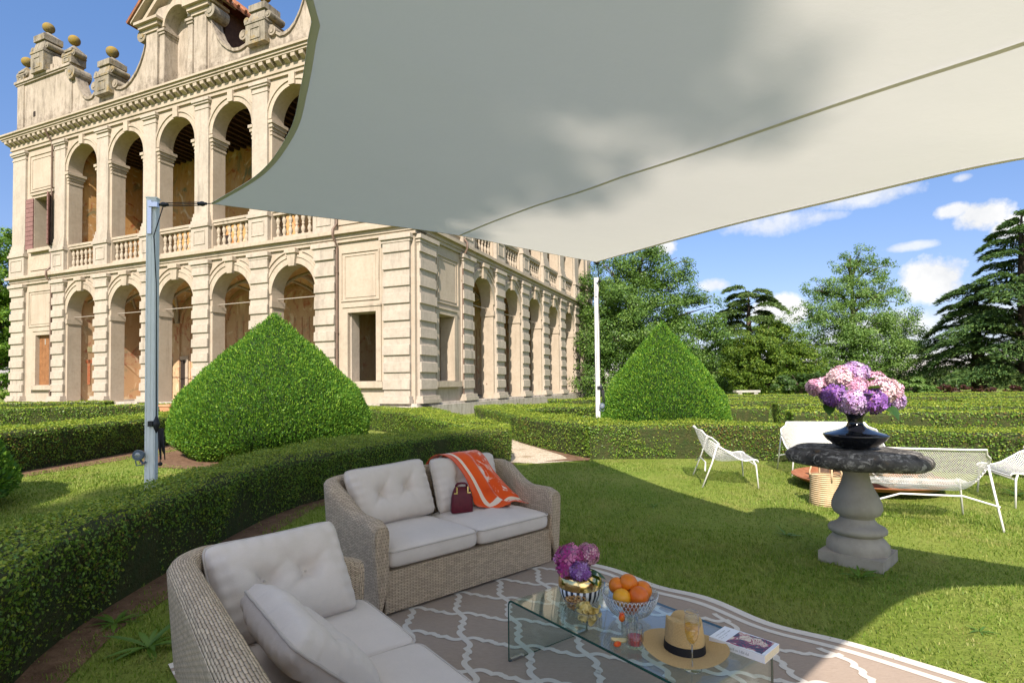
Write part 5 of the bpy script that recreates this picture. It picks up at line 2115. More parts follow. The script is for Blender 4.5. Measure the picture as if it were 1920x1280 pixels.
# near sofa: one leaning over the far arm, one standing on edge against the back
A_ = Vector((-1.06, 2.03, .40))
B_ = Vector((-.64, 2.47, .405))
T_ = Vector((-1.245, 2.175, .775))
M_ = frame_m((B_ + T_) / 2, B_ - A_, T_ - A_)
pillow('back_cushion', 'tufted linen cushion leaning in the corner of the near sofa', M_ @ Matrix.Translation((-.025, 0, 0)), .565, .42, .17, [(-.28, .06), (.34, .06)], 8, GB)
M_, w_, h_ = pil_on(sofaA, (1.25, .36, .41), (.62, .36, .41), (1.25, .50, .78))
o_ = on(sofaA, .90, .43, .525)
xa = on(sofaA, .60, .43, .60) - on(sofaA, 1.25, .44, .60)
ya = on(sofaA, 0, .27, .26) - on(sofaA, 0, 0, 0)
pillow('back_cushion', 'linen cushion standing edge on against the wicker back of the near sofa', frame_m(o_, xa, ya), .60, .38, .20, [(-.3, .05), (.3, .05)], 11, GB)

# ---- scarf


def scarfmat():
    t = NT('orange scarf')
    uv = t.coord('UV')
    sp = t.node('ShaderNodeSeparateXYZ')
    t.l.new(uv, sp.inputs[0])
    u, v = sp.outputs[0], sp.outputs[1]
    col = t.mix(t.rng(t.noise(uv, 3, 3), .4, .6), (.78, .095, .006), (.70, .075, .005))
    n = t.noise(t.map(uv, (1, 1.6, 1)), 3.2, 7, .68, 1.8)
    inner = t.math('MULTIPLY', t.rng(u, .50, .56), t.rng(u, .98, .93))
    fl = t.math('MULTIPLY', t.rng(n, .52, .56), inner)
    n2 = t.noise(t.map(uv, (1, 1.6, 1), loc=(3, 3, 0)), 5, 6, .6, 1)
    col = t.mix(fl, col, t.mix(t.rng(n2, .45, .55), (.80, .66, .58), (.80, .34, .22)))
    b1 = t.math('LESS_THAN', t.math('ABSOLUTE', t.math('SUBTRACT', u, .23)), .035)
    b2 = t.math('LESS_THAN', t.math('ABSOLUTE', t.math('SUBTRACT', v, .90)), .022)
    b = t.math('MAXIMUM', t.math('MULTIPLY', b1, t.math('LESS_THAN', v, .92)), t.math('MULTIPLY', b2, t.math('GREATER_THAN', u, .2)))
    col = t.mix(b, col, (.78, .68, .54))
    return t.done(t.bsdf(col, .7, t.bump(t.noise(uv, 60, 4), .15, .004), 0, .2, **{'Sheen Weight': .3}))


M_SCARF = scarfmat()
scarf = MB()
L_ = spline([(.90, .86, .66), (.905, .80, .77), (.93, .70, .832), (.99, .605, .80), (1.035, .50, .68), (1.055, .435, .56), (1.07, .39, .455), (1.08, .33, .431), (1.10, .27, .431)], 46)
R_ = spline([(1.36, .86, .66), (1.35, .80, .77), (1.33, .71, .835), (1.335, .60, .80), (1.36, .50, .68), (1.43, .42, .56), (1.50, .36, .47), (1.52, .30, .433), (1.50, .24, .431)], 46)


def scarf_fn(u, v):
    x = v * 46
    i = min(int(x), 45)
    f_ = x - i
    a = L_[i] * (1 - f_) + L_[i + 1] * f_
    b = R_[i] * (1 - f_) + R_[i + 1] * f_
    p = a * (1 - u) + b * u
    onseat = smooth01(.70, .86, v)
    fold = .5 + .5 * sin(u * 15 + v * 3.2 + .8 * sin(v * 5))
    big = math.exp(-((u - .48 - .05 * sin(v * 6)) / .09) ** 2)
    amp = (.010 + .012 * smooth01(.1, .6, v)) * fold + .026 * big * smooth01(.06, .4, v)
    p = p + np.array([0, -amp * (1 - onseat), amp * (.25 + .9 * onseat)])
    if v > .78:          # ragged lower edge
        p = p + np.array([.03 * sin(u * 7), .05 * sin(u * 9 + 1), 0]) * smooth01(.78, 1, v)
    p[2] = max(p[2], .429)
    return on(sofaB, *p)


scarf.grid(scarf_fn, 60, 92, uvfn=lambda u, v: (u, v))
sc = scarf.build('scarf', M_SCARF, None, True, recalc=False)
sd = sc.modifiers.new('thick', 'SOLIDIFY')
sd.thickness = .003
tag(sc, 'orange patterned scarf with cream border thrown over the far sofa', 'scarf')

# ---- handbag
M_BAG = plain('burgundy leather', (.115, .006, .018), .42, (.085, .004, .014), 30, .15, bscale=300, bdist=.001)
M_GOLD = plain('polished gold', (.83, .60, .26), .16, metallic=1.0)
ob = on(sofaB, .945, .39, .432)
bag = thing('handbag', 'small burgundy leather handbag with gold handle on the far sofa seat', 'handbag', ob, atan2(.672, .74) - .42)
q = MB()
nz = 8
prof = [(.082, .036, 0), (.083, .038, .01), (.081, .036, .06), (.077, .030, .11), (.068, .022, .15), (.056, .012, .182), (.050, .006, .188)]
v, f = [], []
for (a, b, z) in prof:
    for k in range(32):
        t = 2 * pi * k / 32
        c, s = cos(t), sin(t)
        v.append((a * math.copysign(abs(c) ** .35, c), b * math.copysign(abs(s) ** .35, s), z))
for j in range(len(prof) - 1):
    for k in range(32):
        f.append((j * 32 + k, j * 32 + (k + 1) % 32, (j + 1) * 32 + (k + 1) % 32, (j + 1) * 32 + k))
f += [tuple(range(32))[::-1], tuple((len(prof) - 1) * 32 + k for k in range(32))]
q.add(v, f)
q.build('bag_body', M_BAG, bag, True, sharp=50)
for y in (-.016, .016):
    q = MB()
    q.tube([(-.042, y * 1.2, .175), (-.040, y, .200), (-.030, y, .212), (0, y, .215), (.030, y, .212), (.040, y, .200), (.042, y * 1.2, .175)], .0055, 8)
    h = q.build('handle', M_BAG, bag, True)
    q = MB()
    for sx_ in (-1, 1):
        q.box(min(sx_ * .037, sx_ * .047), max(sx_ * .037, sx_ * .047), y * 1.5 - .006, y * 1.5 + .006, .140, .192)
        q.box(min(sx_ * .045, sx_ * .064), max(sx_ * .045, sx_ * .064), y * 1.5 - .006, y * 1.5 + .006, .140, .150)
    q.build('gold_clasp', M_GOLD, h)
# ------------------------------------------------------------------ rug


def rugmat(name, a, b, sc=(40, 420, 40)):
    t = NT(name)
    o = t.coord()
    w = t.noise(t.map(o, sc, rot=(0, 0, .3)), 1, 4, .7)
    n = t.noise(o, 1.5, 4)
    col = t.mix(t.rng(w, .3, .7), a, b)
    col = t.mix(t.math('MULTIPLY', t.rng(n, .45, .7), .25), col, tuple(x * .75 for x in a))
    return t.done(t.bsdf(col, .95, t.bump(t.noise(o, 320, 3), .5, .003), 0, .1))


M_RUG = rugmat('brown rug pile', (.40, .325, .265), (.29, .23, .185))
M_RUGW = rugmat('cream rug pile', (.66, .62, .56), (.58, .54, .48), (200, 200, 200))
# rug frame: origin at its far corner, x along the border towards the camera, y towards the sofa side
RO = Vector((.267, 4.592, 0))
RXD = Vector((.665, -.747, 0)).normalized()
RYD = Vector((-.747, -.665, 0)).normalized()
rug = thing('rug', 'brown rug with cream trellis pattern and striped border on the grass', 'rug', RO)
RL, RWD = 3.95, 2.7


def rug_z(x, y):
    w = math.exp(-(y / .28) ** 2)
    return .010 + w * (.010 + .008 * sin(x * 5.2) + .006 * sin(x * 9.1 + 1)) + .002 * sin(x * 3 + y * 4)


def rug_pt(x, y, dz=0.0):
    e = math.exp(-(y / .35) ** 2)
    yy = y + e * (.022 * sin(x * 4.2 + .6) + .016 * sin(x * 7.3))
    ex = math.exp(-(x / .35) ** 2)
    xx = x + ex * (.02 * sin(y * 5))
    p = RXD * xx + RYD * yy
    return (p.x, p.y, rug_z(x, y) + dz)


q = MB()
q.grid(lambda u, v: rug_pt(u * RL, v * RWD), 120, 90)
q.grid(lambda u, v: rug_pt(u * RL, 0, -.010 * v), 120, 1)
q.grid(lambda u, v: rug_pt(0, u * RWD, -.010 * v), 90, 1)
# border stripes lie a hair above the pile
for a, b in ((.0, .06), (.10, .14)):
    q.grid(lambda u, v, a=a, b=b: rug_pt(a + u * (RL - a), a + v * (b - a), .0022), 140, 2, 1)
    q.grid(lambda u, v, a=a, b=b: rug_pt(a + v * (b - a), a + u * (RWD - a), .0022), 100, 2, 1)


def rotz(a, p):
    return (p[0] * cos(a) - p[1] * sin(a), p[0] * sin(a) + p[1] * cos(a))


# trellis: every edge of the diamond lattice is an ogee with little shoulders
def ogee(t):
    d = .05 * sin(2 * pi * t)
    k = abs(sin(3 * pi * t)) ** .7 - .62 if .02 < t < .98 else -.45 * (1 if 0 < t < 1 else 0)
    return d + .085 * k * (1 if t < .5 else -1) * (1 - abs(2 * t - 1) ** 6) * (abs(2 * t - 1) > .05)


E1, E2 = (.285, -.178), (.285, .178)
inset = .17
for i in range(-14, 15):
    for j in range(-14, 15):
        for dirn in (0, 1):
            pts = []
            for k in range(49):
                t = k / 48
                off = ogee(t) * (1 if dirn else -1)
                a, b = (i + t, j + off) if dirn == 0 else (i + off, j + t)
                x, y = a * E1[0] + b * E2[0], a * E1[1] + b * E2[1]
                pts.append((x + 1.67, y + 1.27))
            ok = [inset < p[0] < RL - .02 and inset < p[1] < RWD - .02 for p in pts]
            run = []
            for k in range(50):
                if k < 49 and ok[k]:
                    run.append(pts[k])
                    continue
                if len(run) > 2:
                    v = []
                    for m in range(len(run)):
                        p0, p1 = run[max(0, m - 1)], run[min(len(run) - 1, m + 1)]
                        tx, ty = p1[0] - p0[0], p1[1] - p0[1]
                        L = hypot(tx, ty) + 1e-9
                        hw = .0155
                        for s in (-1, 1):
                            v.append(rug_pt(run[m][0] - ty / L * hw * s, run[m][1] + tx / L * hw * s, .0024 + .0002 * dirn))
                    q.add(v, [(2 * m, 2 * m + 1, 2 * m + 3, 2 * m + 2) for m in range(len(run) - 1)], 1)
                run = []
q.build('rug_pile', [M_RUG, M_RUGW], rug, False, recalc=False)

# ------------------------------------------------------------------ glass


def clearglass(name, tint=(1, 1, 1), refl=1.0, rough=0.0, edge=None, ior=1.5):
    """thin clear glass: what is behind shows through, the sky is mirrored by angle"""
    t = NT(name)
    g = t.node('ShaderNodeNewGeometry')
    dt = t.node('ShaderNodeVectorMath', operation='DOT_PRODUCT')
    t.l.new(g.outputs['Incoming'], dt.inputs[0])
    t.l.new(g.outputs['Normal'], dt.inputs[1])
    ca = t.math('ABSOLUTE', dt.outputs['Value'])
    f0 = ((ior - 1) / (ior + 1)) ** 2
    sch = t.math('ADD', f0, t.math('MULTIPLY', 1 - f0, t.math('POWER', t.math('SUBTRACT', 1.0, ca, None, True), 5.0)), None, True)
    tr = t.node('ShaderNodeBsdfTransparent')
    t.set(tr.inputs['Color'], tint)
    gl = t.node('ShaderNodeBsdfGlossy')
    gl.inputs['Roughness'].default_value = rough
    t.set(gl.inputs['Color'], (refl, refl, refl))
    m = t.node('ShaderNodeMixShader')
    t.l.new(sch, m.inputs[0])
    t.l.new(tr.outputs[0], m.inputs[1])
    t.l.new(gl.outputs[0], m.inputs[2])
    return t.done(m.outputs[0])


M_TGLASS = clearglass('table glass', (.86, .93, .91), 1.0)
M_TEDGE = plain('green glass edge', (.010, .07, .055), .15, spec=.6)
M_CLEAR = clearglass('clear glass', (.97, .98, .98), 1.0)
M_RIM = clearglass('glass rim', (.62, .66, .68), 1.0, .05, ior=2.2)
M_CUT = clearglass('cut glass', (.88, .90, .92), 1.0, .12, ior=1.7)

TA = Vector((-.032, 2.778, 0))
TD = Vector((.606, -.795, 0)).normalized()
TN = Vector((.795, .606, 0)).normalized()
TL, TW, TZ = 1.07, .545, .322
table = thing('coffee_table', 'low bent clear glass coffee table with green edges on the rug', 'table', TA, atan2(TD.y, TD.x))
# section through the bent sheet (along, up), outer then inner
th, br_ = .011, .035
outer, inner = [], []
def arc(cx, cz, r, a0, a1, n=8):
    return [(cx + r * cos(radians(a0 + (a1 - a0) * i / n)), cz + r * sin(radians(a0 + (a1 - a0) * i / n))) for i in range(n + 1)]
z0 = .012
outer = [(0, z0)] + arc(br_, TZ - br_, br_, 180, 90) + arc(TL - br_, TZ - br_, br_, 90, 0) + [(TL, z0)]
inner = [(th, z0)] + arc(br_, TZ - br_, br_ - th, 180, 90) + arc(TL - br_, TZ - br_, br_ - th, 90, 0) + [(TL - th, z0)]
q = MB()
n = len(outer)
v, f, mi = [], [], []
for (pts) in (outer, inner):
    for y in (0, TW):
        v += [(p[0], y, p[1]) for p in pts]
O0, O1, I0, I1 = 0, n, 2 * n, 3 * n
q.add(v, [(O0 + i, O0 + i + 1, O1 + i + 1, O1 + i) for i in range(n - 1)], 0)
q.add(v, [(I0 + i, I1 + i, I1 + i + 1, I0 + i + 1) for i in range(n - 1)], 0)
q.build('glass_sheet', M_TGLASS, table, True, recalc=False, sharp=40)
q = MB()
ve = [(p[0], y, p[1]) for y in (-.0006, TW + .0006) for pts in (outer, inner) for p in pts]
q.add(ve, [(i, i + 1, n + i + 1, n + i) for i in range(n - 1)])
q.add(ve, [(2 * n + i, 2 * n + i + 1, 3 * n + i + 1, 3 * n + i) for i in range(n - 1)])
q.add([(0, 0, z0), (th, 0, z0), (th, TW, z0), (0, TW, z0)], [(0, 1, 2, 3)])
q.build('glass_edge', M_TEDGE, table, recalc=False)
q = MB()
for x in (-.004, TL - th - .004):
    for y in (.01, TW - .09):
        q.box(x, x + th + .008, y, y + .08, .010, .024)
q.build('steel_foot', M_CHROME, table)


def tt(a, b, z=0.0):
    p = TA + TD * a + TN * b
    return Vector((p.x, p.y, TZ + .001 + z))


# ---- hydrangeas: shared flower builder


def hydra_mat(name, cols):
    return leafmat(name, cols, .25, .55, .2)


H_PINK = hydra_mat('pink hydrangea', [(.68, .32, .50), (.76, .44, .60), (.82, .58, .68)])
H_PALE = hydra_mat('pale pink hydrangea', [(.74, .46, .56), (.80, .58, .64), (.84, .68, .68)])
H_LILAC = hydra_mat('lilac hydrangea', [(.46, .27, .62), (.60, .42, .72), (.70, .55, .76)])
H_VIOLET = hydra_mat('violet hydrangea', [(.20, .07, .36), (.32, .14, .50), (.45, .25, .62)])
H_MAG = hydra_mat('magenta hydrangea', [(.45, .04, .26), (.64, .12, .40), (.78, .30, .54)])
H_ROSE = hydra_mat('rose hydrangea', [(.55, .14, .32), (.74, .36, .50), (.86, .60, .64)])
M_FLEAF = leafmat('hydrangea leaves', [(.02, .06, .015), (.04, .10, .02), (.09, .17, .03)], .25, .4, .35)
M_FCORE = plain('flower heart', (.30, .14, .24), .9)
M_CORE = plain('flower stalks', (.10, .13, .05), .8)


def hydrangea_head(parent, c, r, mat, petal, seed):
    rs = np.random.default_rng(seed)
    nfl = int(24 * r * r / (petal * petal))
    i = np.arange(nfl) + .5
    ph = np.arccos(1 - 2 * i / nfl)
    th_ = pi * (1 + 5 ** .5) * i
    N0 = np.stack([np.cos(th_) * np.sin(ph), np.sin(th_) * np.sin(ph), np.cos(ph)], 1)
    N0 += rs.normal(0, .08, N0.shape)
    N0 /= np.linalg.norm(N0, axis=1, keepdims=True)
    r = np.asarray(r)
    P = N0 * r * (.88 + .16 * rs.random((nfl, 1)) + .05 * np.sin(N0[:, :1] * 7 + seed) + .05 * np.sin(N0[:, 1:2] * 6 + 2 * seed)) * np.array([1, 1, .9])
    vs, fs = [], []
    for k in range(nfl):
        nz = N0[k] + rs.normal(0, .22, 3)
        nz /= np.linalg.norm(nz)
        t = np.cross(nz, [.3, .5, .8])
        t /= np.linalg.norm(t)
        b = np.cross(nz, t)
        a0 = rs.random() * 6.28
        s = petal * (.85 + .35 * rs.random())
        base = len(vs)
        vs.append(P[k] - nz * s * .16)
        for m in range(4):
            for da, rr, up in ((-.52, .74, .10), (0, 1.0, .0 - .06 * rs.random()), (.52, .74, .10)):
                a = a0 + m * pi / 2 + da
                vs.append(P[k] + (t * cos(a) + b * sin(a)) * s * .62 * rr + nz * s * up)
        for m in range(4):
            j = base + 1 + m * 3
            fs.append((base, j, j + 1, j + 2))
    o = npmesh('flower_head', np.array(vs), np.array(fs), mat, parent)
    o.location = c
    q_ = MB()
    q_.sphere((0, 0, 0), float(r) * .84, 14, 10)
    q_.build('flower_core', M_FCORE, o, True)
    return o


def big_leaf(q, base, tip, w, up=(0, 0, 1)):
    b, t = Vector(base), Vector(tip)
    d = t - b
    s = d.cross(Vector(up)).normalized()
    nn = s.cross(d).normalized()
    prof = [(0, .05), (.18, .62), (.42, 1.0), (.68, .82), (.88, .38), (1, .02)]
    v = []
    for (k, ww) in prof:
        c = b + d * k - nn * (.25 * k * k * d.length)
        for sgn in (-1, 0, 1):
            v.append(tuple(c + s * w * ww * sgn * .5 + nn * (abs(sgn) * w * ww * .14)))
    f = []
    for i in range(len(prof) - 1):
        for j in range(2):
            f.append((i * 3 + j, i * 3 + j + 1, i * 3 + 4 + j, i * 3 + 3 + j))
    q.add(v, f)


# ---- gold and striped vase with three hydrangeas
def stripemat():
    t = NT('black white stripes')
    o = t.coord()
    sp = t.node('ShaderNodeSeparateXYZ')
    t.l.new(o, sp.inputs[0])
    a = t.math('ARCTAN2', sp.outputs[0], sp.outputs[1])
    s = t.math('SINE', t.math('MULTIPLY', a, 22))
    k = t.rng(s, -.15, .15)
    return t.done(t.bsdf(t.mix(k, (.015, .018, .03), (.78, .79, .80)), .18, None, 0, .5))


vp = tt(.245, .265)
pot = thing('flower_vase', 'gold topped black and white striped vase of magenta hydrangeas on the glass table', 'vase', vp)
q = MB()
q.lathe([(.070, 0), (.088, .012), (.102, .045), (.107, .075)], n=40)
q.build('striped_base', stripemat(), pot, True)
q = MB()
q.lathe([(.1072, .075), (.1075, .095), (.1035, .118), (.090, .134), (.083, .137), (.080, .132), (.078, .115), (.0, .113)], n=40)
q.build('gold_collar', M_GOLD, pot, True, sharp=60)
hydrangea_head(pot, (-.052, -.005, .215), .064, H_MAG, .040, 1)
hydrangea_head(pot, (-.062, -.03, .165), .048, H_MAG, .038, 2)
hydrangea_head(pot, (.045, .03, .215), .057, H_ROSE, .026, 3)
hydrangea_head(pot, (-.008, -.065, .162), .052, H_VIOLET if False else hydra_mat('purple hydrangea', [(.28, .10, .42), (.42, .20, .55), (.56, .36, .66)]), .025, 4)
q = MB()
big_leaf(q, (.03, -.02, .14), (.125, -.035, .135), .075)
big_leaf(q, (.02, -.04, .14), (.075, -.10, .125), .06)
big_leaf(q, (-.03, -.05, .15), (-.045, -.075, .20), .045, (0, 1, 0))
big_leaf(q, (0, .05, .14), (.02, .12, .17), .08)
q.build('leaves', M_FLEAF, pot, True, recalc=False)
q = MB()
for x, y in ((-.05, 0), (.045, .03), (-.01, -.06)):
    q.tube([(x * .2, y * .2, .10), (x, y, .2)], .004, 6)
q.tube([(.0, .01, .12), (-.004, .012, .27)], .002, 6)
q.build('flower_stem', M_CORE, pot, True)

# ---- cut glass bowl with oranges
bp = tt(.535, .30)
bowl = thing('fruit_bowl', 'cut glass fruit bowl heaped with oranges on the glass table', 'bowl', bp)
q = MB()
q.lathe([(.045, 0), (.055, .006), (.085, .03), (.112, .07), (.121, .10), (.124, .118), (.120, .118), (.116, .10), (.106, .07), (.08, .034), (.05, .014), (0, .012)], n=48)
q.build('bowl_glass', M_CUT, bowl, True)
q = MB()
for s in (-1, 1):
    for k in range(44):
        a0 = 2 * pi * k / 44
        q.tube([((r_ + .001) * cos(a0 + s * d_), (r_ + .001) * sin(a0 + s * d_), z_) for r_, z_, d_ in ((.088, .033, 0), (.1135, .072, .16), (.122, .1, .28), (.1245, .116, .34))], .0011, 4)
q.build('cut_pattern', plain('frosted cuts', (.80, .82, .84), .3, spec=.6), bowl, True)


def orangemat(name, a, b):
    t = NT(name)
    o = t.coord()
    return t.done(t.bsdf(t.mix(t.rng(t.noise(o, 12, 4), .35, .65), a, b), .38, t.bump(t.vor(o, 260), .25, .0012), 0, .45, **{'Subsurface Weight': .08}))


M_ORA = [orangemat('orange peel', (.72, .20, .008), (.62, .15, .006)), orangemat('yellow orange peel', (.78, .36, .012), (.70, .28, .01)), orangemat('red orange peel', (.70, .155, .01), (.60, .11, .008))]
M_STEMB = plain('orange stem button', (.07, .09, .03), .8)
for k, (dx, dy, dz, r, mm, lab) in enumerate((
        (-.052, .030, .135, .040, 0, 'orange at the back of the bowl, nearest the flowers'),
        (-.004, .018, .152, .0425, 0, 'topmost orange of the fruit bowl'),
        (-.046, -.040, .108, .041, 1, 'yellowish orange with its stem scar showing, front of the bowl'),
        (.030, -.038, .112, .046, 2, 'big reddish orange at the front of the bowl'),
        (.060, .016, .118, .044, 0, 'orange half hidden behind the big reddish one in the bowl'),
        (.0, .06, .08, .04, 0, None), (.0, -.01, .058, .040, 2, 'reddish orange low inside the cut glass bowl'))):
    if lab is None:
        continue
    og = thing('orange', lab, 'orange', bp + Vector((dx, dy, dz)), k, 'oranges in the glass bowl')
    q = MB()
    q.sphere((0, 0, 0), (r, r, r * .95), 28, 20)
    q.build('peel', M_ORA[mm], og, True)
    q = MB()
    d = Vector((.5, -.75, .45)).normalized() if k == 2 else Vector((cos(k * 2.0), sin(k * 2.0), .6)).normalized()
    q.sphere(tuple(d * r * .98), .0035, 8, 6)
    q.build('stem_scar', M_STEMB, og, True)


def snack_bowl(label, cat, c, r, h):
    b = thing('snack_bowl', label, cat, c, 0, 'small glass bowls of snacks')
    q_ = MB()
    q_.lathe([(r * .42, 0), (r * .55, .003), (r * .85, h * .45), (r, h), (r * .965, h), (r * .82, h * .47), (r * .5, .008), (0, .006)], n=32)
    q_.tube([(r * .985 * cos(2 * pi * k / 32), r * .985 * sin(2 * pi * k / 32), h) for k in range(32)], .0013, 5, m=1, closed=True)
    q_.build('bowl_glass', [M_CLEAR, M_RIM], b, True)
    return b


nb = tt(.315, .165)
snack_bowl('small clear glass bowl of roasted nuts beside the striped vase', 'bowl', nb, .052, .052)
M_NUT = leafmat('roasted nuts', [(.36, .17, .05), (.50, .28, .10), (.60, .40, .19)], 0, .5, .3)
rs = np.random.default_rng(5)
q = MB()
for k in range(170):
    a, rr = rs.random() * 6.28, .044 * rs.random() ** .5
    z = .012 + .046 * rs.random() + .012 * (1 - rr / .044)
    rr *= min(1, .55 + z / .07)
    l, w2 = .011 + .004 * rs.random(), .0042
    x, y, yaw, pit = rr * cos(a), rr * sin(a), rs.random() * 6.28, rs.normal(0, .5)
    d = Vector((cos(yaw) * cos(pit), sin(yaw) * cos(pit), sin(pit)))
    q.tube([tuple(Vector((x, y, z)) + d * l * s) for s in (-.55, -.4, 0, .4, .55)], [.001, w2 * .8, w2, w2 * .8, .001], 6)
nuts = q.build('nuts', M_NUT, None, True, loc=nb)
tag(nuts, 'heap of roasted nuts in the small glass bowl', 'nuts', kind='stuff')
cb = tt(.45, .115)
snack_bowl('small clear glass bowl of potato chips on the glass table', 'bowl', cb, .056, .056)
M_CHIP = leafmat('potato chips', [(.70, .50, .16), (.76, .60, .24), (.80, .68, .34)], .2, .5, .3)
q = MB()
for k in range(46):
    a, rr = rs.random() * 6.28, .046 * rs.random() ** .5
    z = .014 + .058 * rs.random() ** .8 + .016 * (1 - rr / .046)
    rr *= min(1, .5 + z / .07)
    c = Vector((rr * cos(a), rr * sin(a), z))
    nn = Vector((rs.normal(), rs.normal(), rs.normal() * .8 + .4)).normalized()
    t_ = nn.orthogonal().normalized()
    b_ = nn.cross(t_)
    s = .017 + .006 * rs.random()
    q.grid(lambda u, v, c=c, nn=nn, t_=t_, b_=b_, s=s: c + t_ * (s * (2 * v * cos(6.283 * u)) * .5) + b_ * (s * .8 * (2 * v * sin(6.283 * u)) * .5) + nn * (s * .45 * v * v * cos(2 * 6.283 * u)), 12, 3)
chips = q.build('potato_chips', M_CHIP, None, True, recalc=False, loc=cb)
tag(chips, 'heap of pale yellow potato chips in the small glass bowl', 'chips', kind='stuff')

# ---- tumblers
def tumbler(label, c, r, h, liquid=None, group='ribbed glass tumblers'):
    g_ = thing('tumbler', label, 'glass', c, 0, group)
    q_ = MB()
    v, f = [], []
    n_ = 64
    prof_ = [(r * .93, 0), (r * .95, .004), (r, h), (r * .95, h), (r * .88, .012), (0, .012)]
    for (rr, z) in prof_:
        for i in range(n_):
            a = 2 * pi * i / n_
            k = 1 + (.018 * cos(16 * a) if rr > r * .92 and z < h * .99 else 0)
            v.append((rr * k * cos(a), rr * k * sin(a), z))
    for j in range(len(prof_) - 1):
        for i in range(n_):
            f.append((j * n_ + i, j * n_ + (i + 1) % n_, (j + 1) * n_ + (i + 1) % n_, (j + 1) * n_ + i))
    f.append(tuple(range(n_)))
    q_.add(v, f)
    q_.tube([(r * .98 * cos(2 * pi * k / 32), r * .98 * sin(2 * pi * k / 32), h) for k in range(32)], .0013, 5, m=1, closed=True)
    for k in range(16):
        a = 2 * pi * k / 16
        q_.tube([(r * .965 * cos(a), r * .965 * sin(a), .006), (r * 1.0 * cos(a), r * 1.0 * sin(a), h * .94)], .0008, 4, m=1)
    q_.build('tumbler_glass', [M_CLEAR, M_RIM], g_, True)
    if liquid:
        q_ = MB()
        q_.lathe([(r * .86, .013), (r * .90, liquid), (0, liquid)], n=40)
        t = NT('red aperitif')
        tr = t.node('ShaderNodeBsdfTransparent')
        t.set(tr.inputs['Color'], (.75, .03, .06))
        bs = t.n.new('ShaderNodeBsdfPrincipled')
        t.set(bs.inputs['Base Color'], (.55, .006, .03))
        bs.inputs['Roughness'].default_value = .1
        m_ = t.node('ShaderNodeMixShader')
        m_.inputs[0].default_value = .9
        t.l.new(tr.outputs[0], m_.inputs[1])
        t.l.new(bs.outputs[0], m_.inputs[2])
        q_.build('red_drink', t.done(m_.outputs[0]), g_, True, sharp=40)
    return g_


tumbler('ribbed glass tumbler with a bright red drink beside the straw hat', tt(.725, .105), .036, .082, .040)
tumbler('empty ribbed glass tumbler standing between the fruit bowl and the red drink', tt(.655, .155), .036, .092)
M_STRAWB = plain('strawberry', (.62, .03, .012), .35, (.70, .20, .02), 40)
M_WAFER = plain('pale chip', (.74, .64, .36), .6, (.70, .55, .25), 30)
q = MB()
q.sphere((0, 0, .012), (.018, .012, .011), 14, 10)
o_ = q.build('strawberry_piece', M_STRAWB, None, True, loc=tt(.685, .045))
o_.rotation_euler = (0, 0, .5)
tag(o_, 'small orange red strawberry piece on the glass below the loose chip', 'fruit')
q = MB()
q.grid(lambda u, v: ((u - .5) * .072, (v - .5) * .024 * (.5 + sin(pi * u)), .006 + .010 * (2 * v - 1) ** 2 + .006 * (2 * u - 1) ** 2), 12, 6)
o_ = q.build('loose_chip', M_WAFER, None, True, recalc=False, loc=tt(.672, .075))
o_.rotation_euler = (0, 0, -.1)
sm = o_.modifiers.new('thick', 'SOLIDIFY')
sm.thickness = .0015
tag(o_, 'single pale chip lying on the glass left of the red drink', 'chip')
q = MB()
q.sphere((0, 0, 0), (.014, .011, .018), 12, 10)
for k in range(5):
    q.tube([(0, 0, .014), (.012 * cos(k * 1.26), .012 * sin(k * 1.26), .020)], .002, 5)
o_ = q.build('strawberry', M_STRAWB, None, True, loc=tt(.655, .155, .085) + Vector((-.034, -.012, 0)))
tag(o_, 'red and yellow fruit slice stuck on the rim of the empty tumbler', 'fruit')

# ---- straw hat
def strawmat():
    t = NT('woven straw')
    o = t.coord()
    sp = t.node('ShaderNodeSeparateXYZ')
    t.l.new(o, sp.inputs[0])
    r = t.math('SQRT', t.math('ADD', t.math('MULTIPLY', sp.outputs[0], sp.outputs[0]), t.math('MULTIPLY', sp.outputs[1], sp.outputs[1])))
    w = t.math('SINE', t.math('MULTIPLY', t.math('ADD', r, t.math('MULTIPLY', sp.outputs[2], .9)), 1500))
    n = t.noise(t.map(o, (260, 260, 260)), 1, 4)
    col = t.mix(t.rng(n, .35, .65), (.66, .46, .22), (.50, .33, .14))
    col = t.mix(t.rng(w, -.9, -.3, .45, 0), col, (.36, .22, .09))
    return t.done(t.bsdf(col, .75, t.bump(t.math('ADD', w, n), .5, .0015), 0, .25))


hp = tt(.87, .235)
hat = thing('straw_hat', 'straw panama hat with a black band on the glass table', 'hat', hp, -.9)
SX, SY = 1.0, .92
q = MB()


def hat_fn(u, v):
    a = 2 * pi * u
    if v < .5:             # brim, outer edge to crown foot
        k = v / .5
        r = .172 - (.172 - .082) * k
        z = .012 + .010 * sin(2 * a + .6) * (1 - k) ** 1.5 + .006 * (1 - k) * (1 if True else 0)
        z = max(z, .003) - .004 * k
    else:
        k = (v - .5) / .5
        r = .082 - .012 * k if k < .75 else .073 * sqrt(max(0, 1 - ((k - .75) / .25) ** 2.2))
        z = .008 + .118 * min(1, k / .80) + (.008 * sin(min(1, (k - .6) / .4) * pi / 2) if k > .6 else 0)
    x, y = r * cos(a), r * sin(a) * (SY if v > .45 else .95)
    if v > .5:
        k = (v - .5) / .5
        # teardrop dent along the top and pinch at the front
        dent = math.exp(-(y / .020) ** 2) * (.030 * smooth01(.62, .9, k)) * (1 - .25 * x / .08)
        z -= dent
        if x > 0:
            y *= 1 - .24 * smooth01(.45, .95, k) * x / .08
    return (x * SX, y, z)


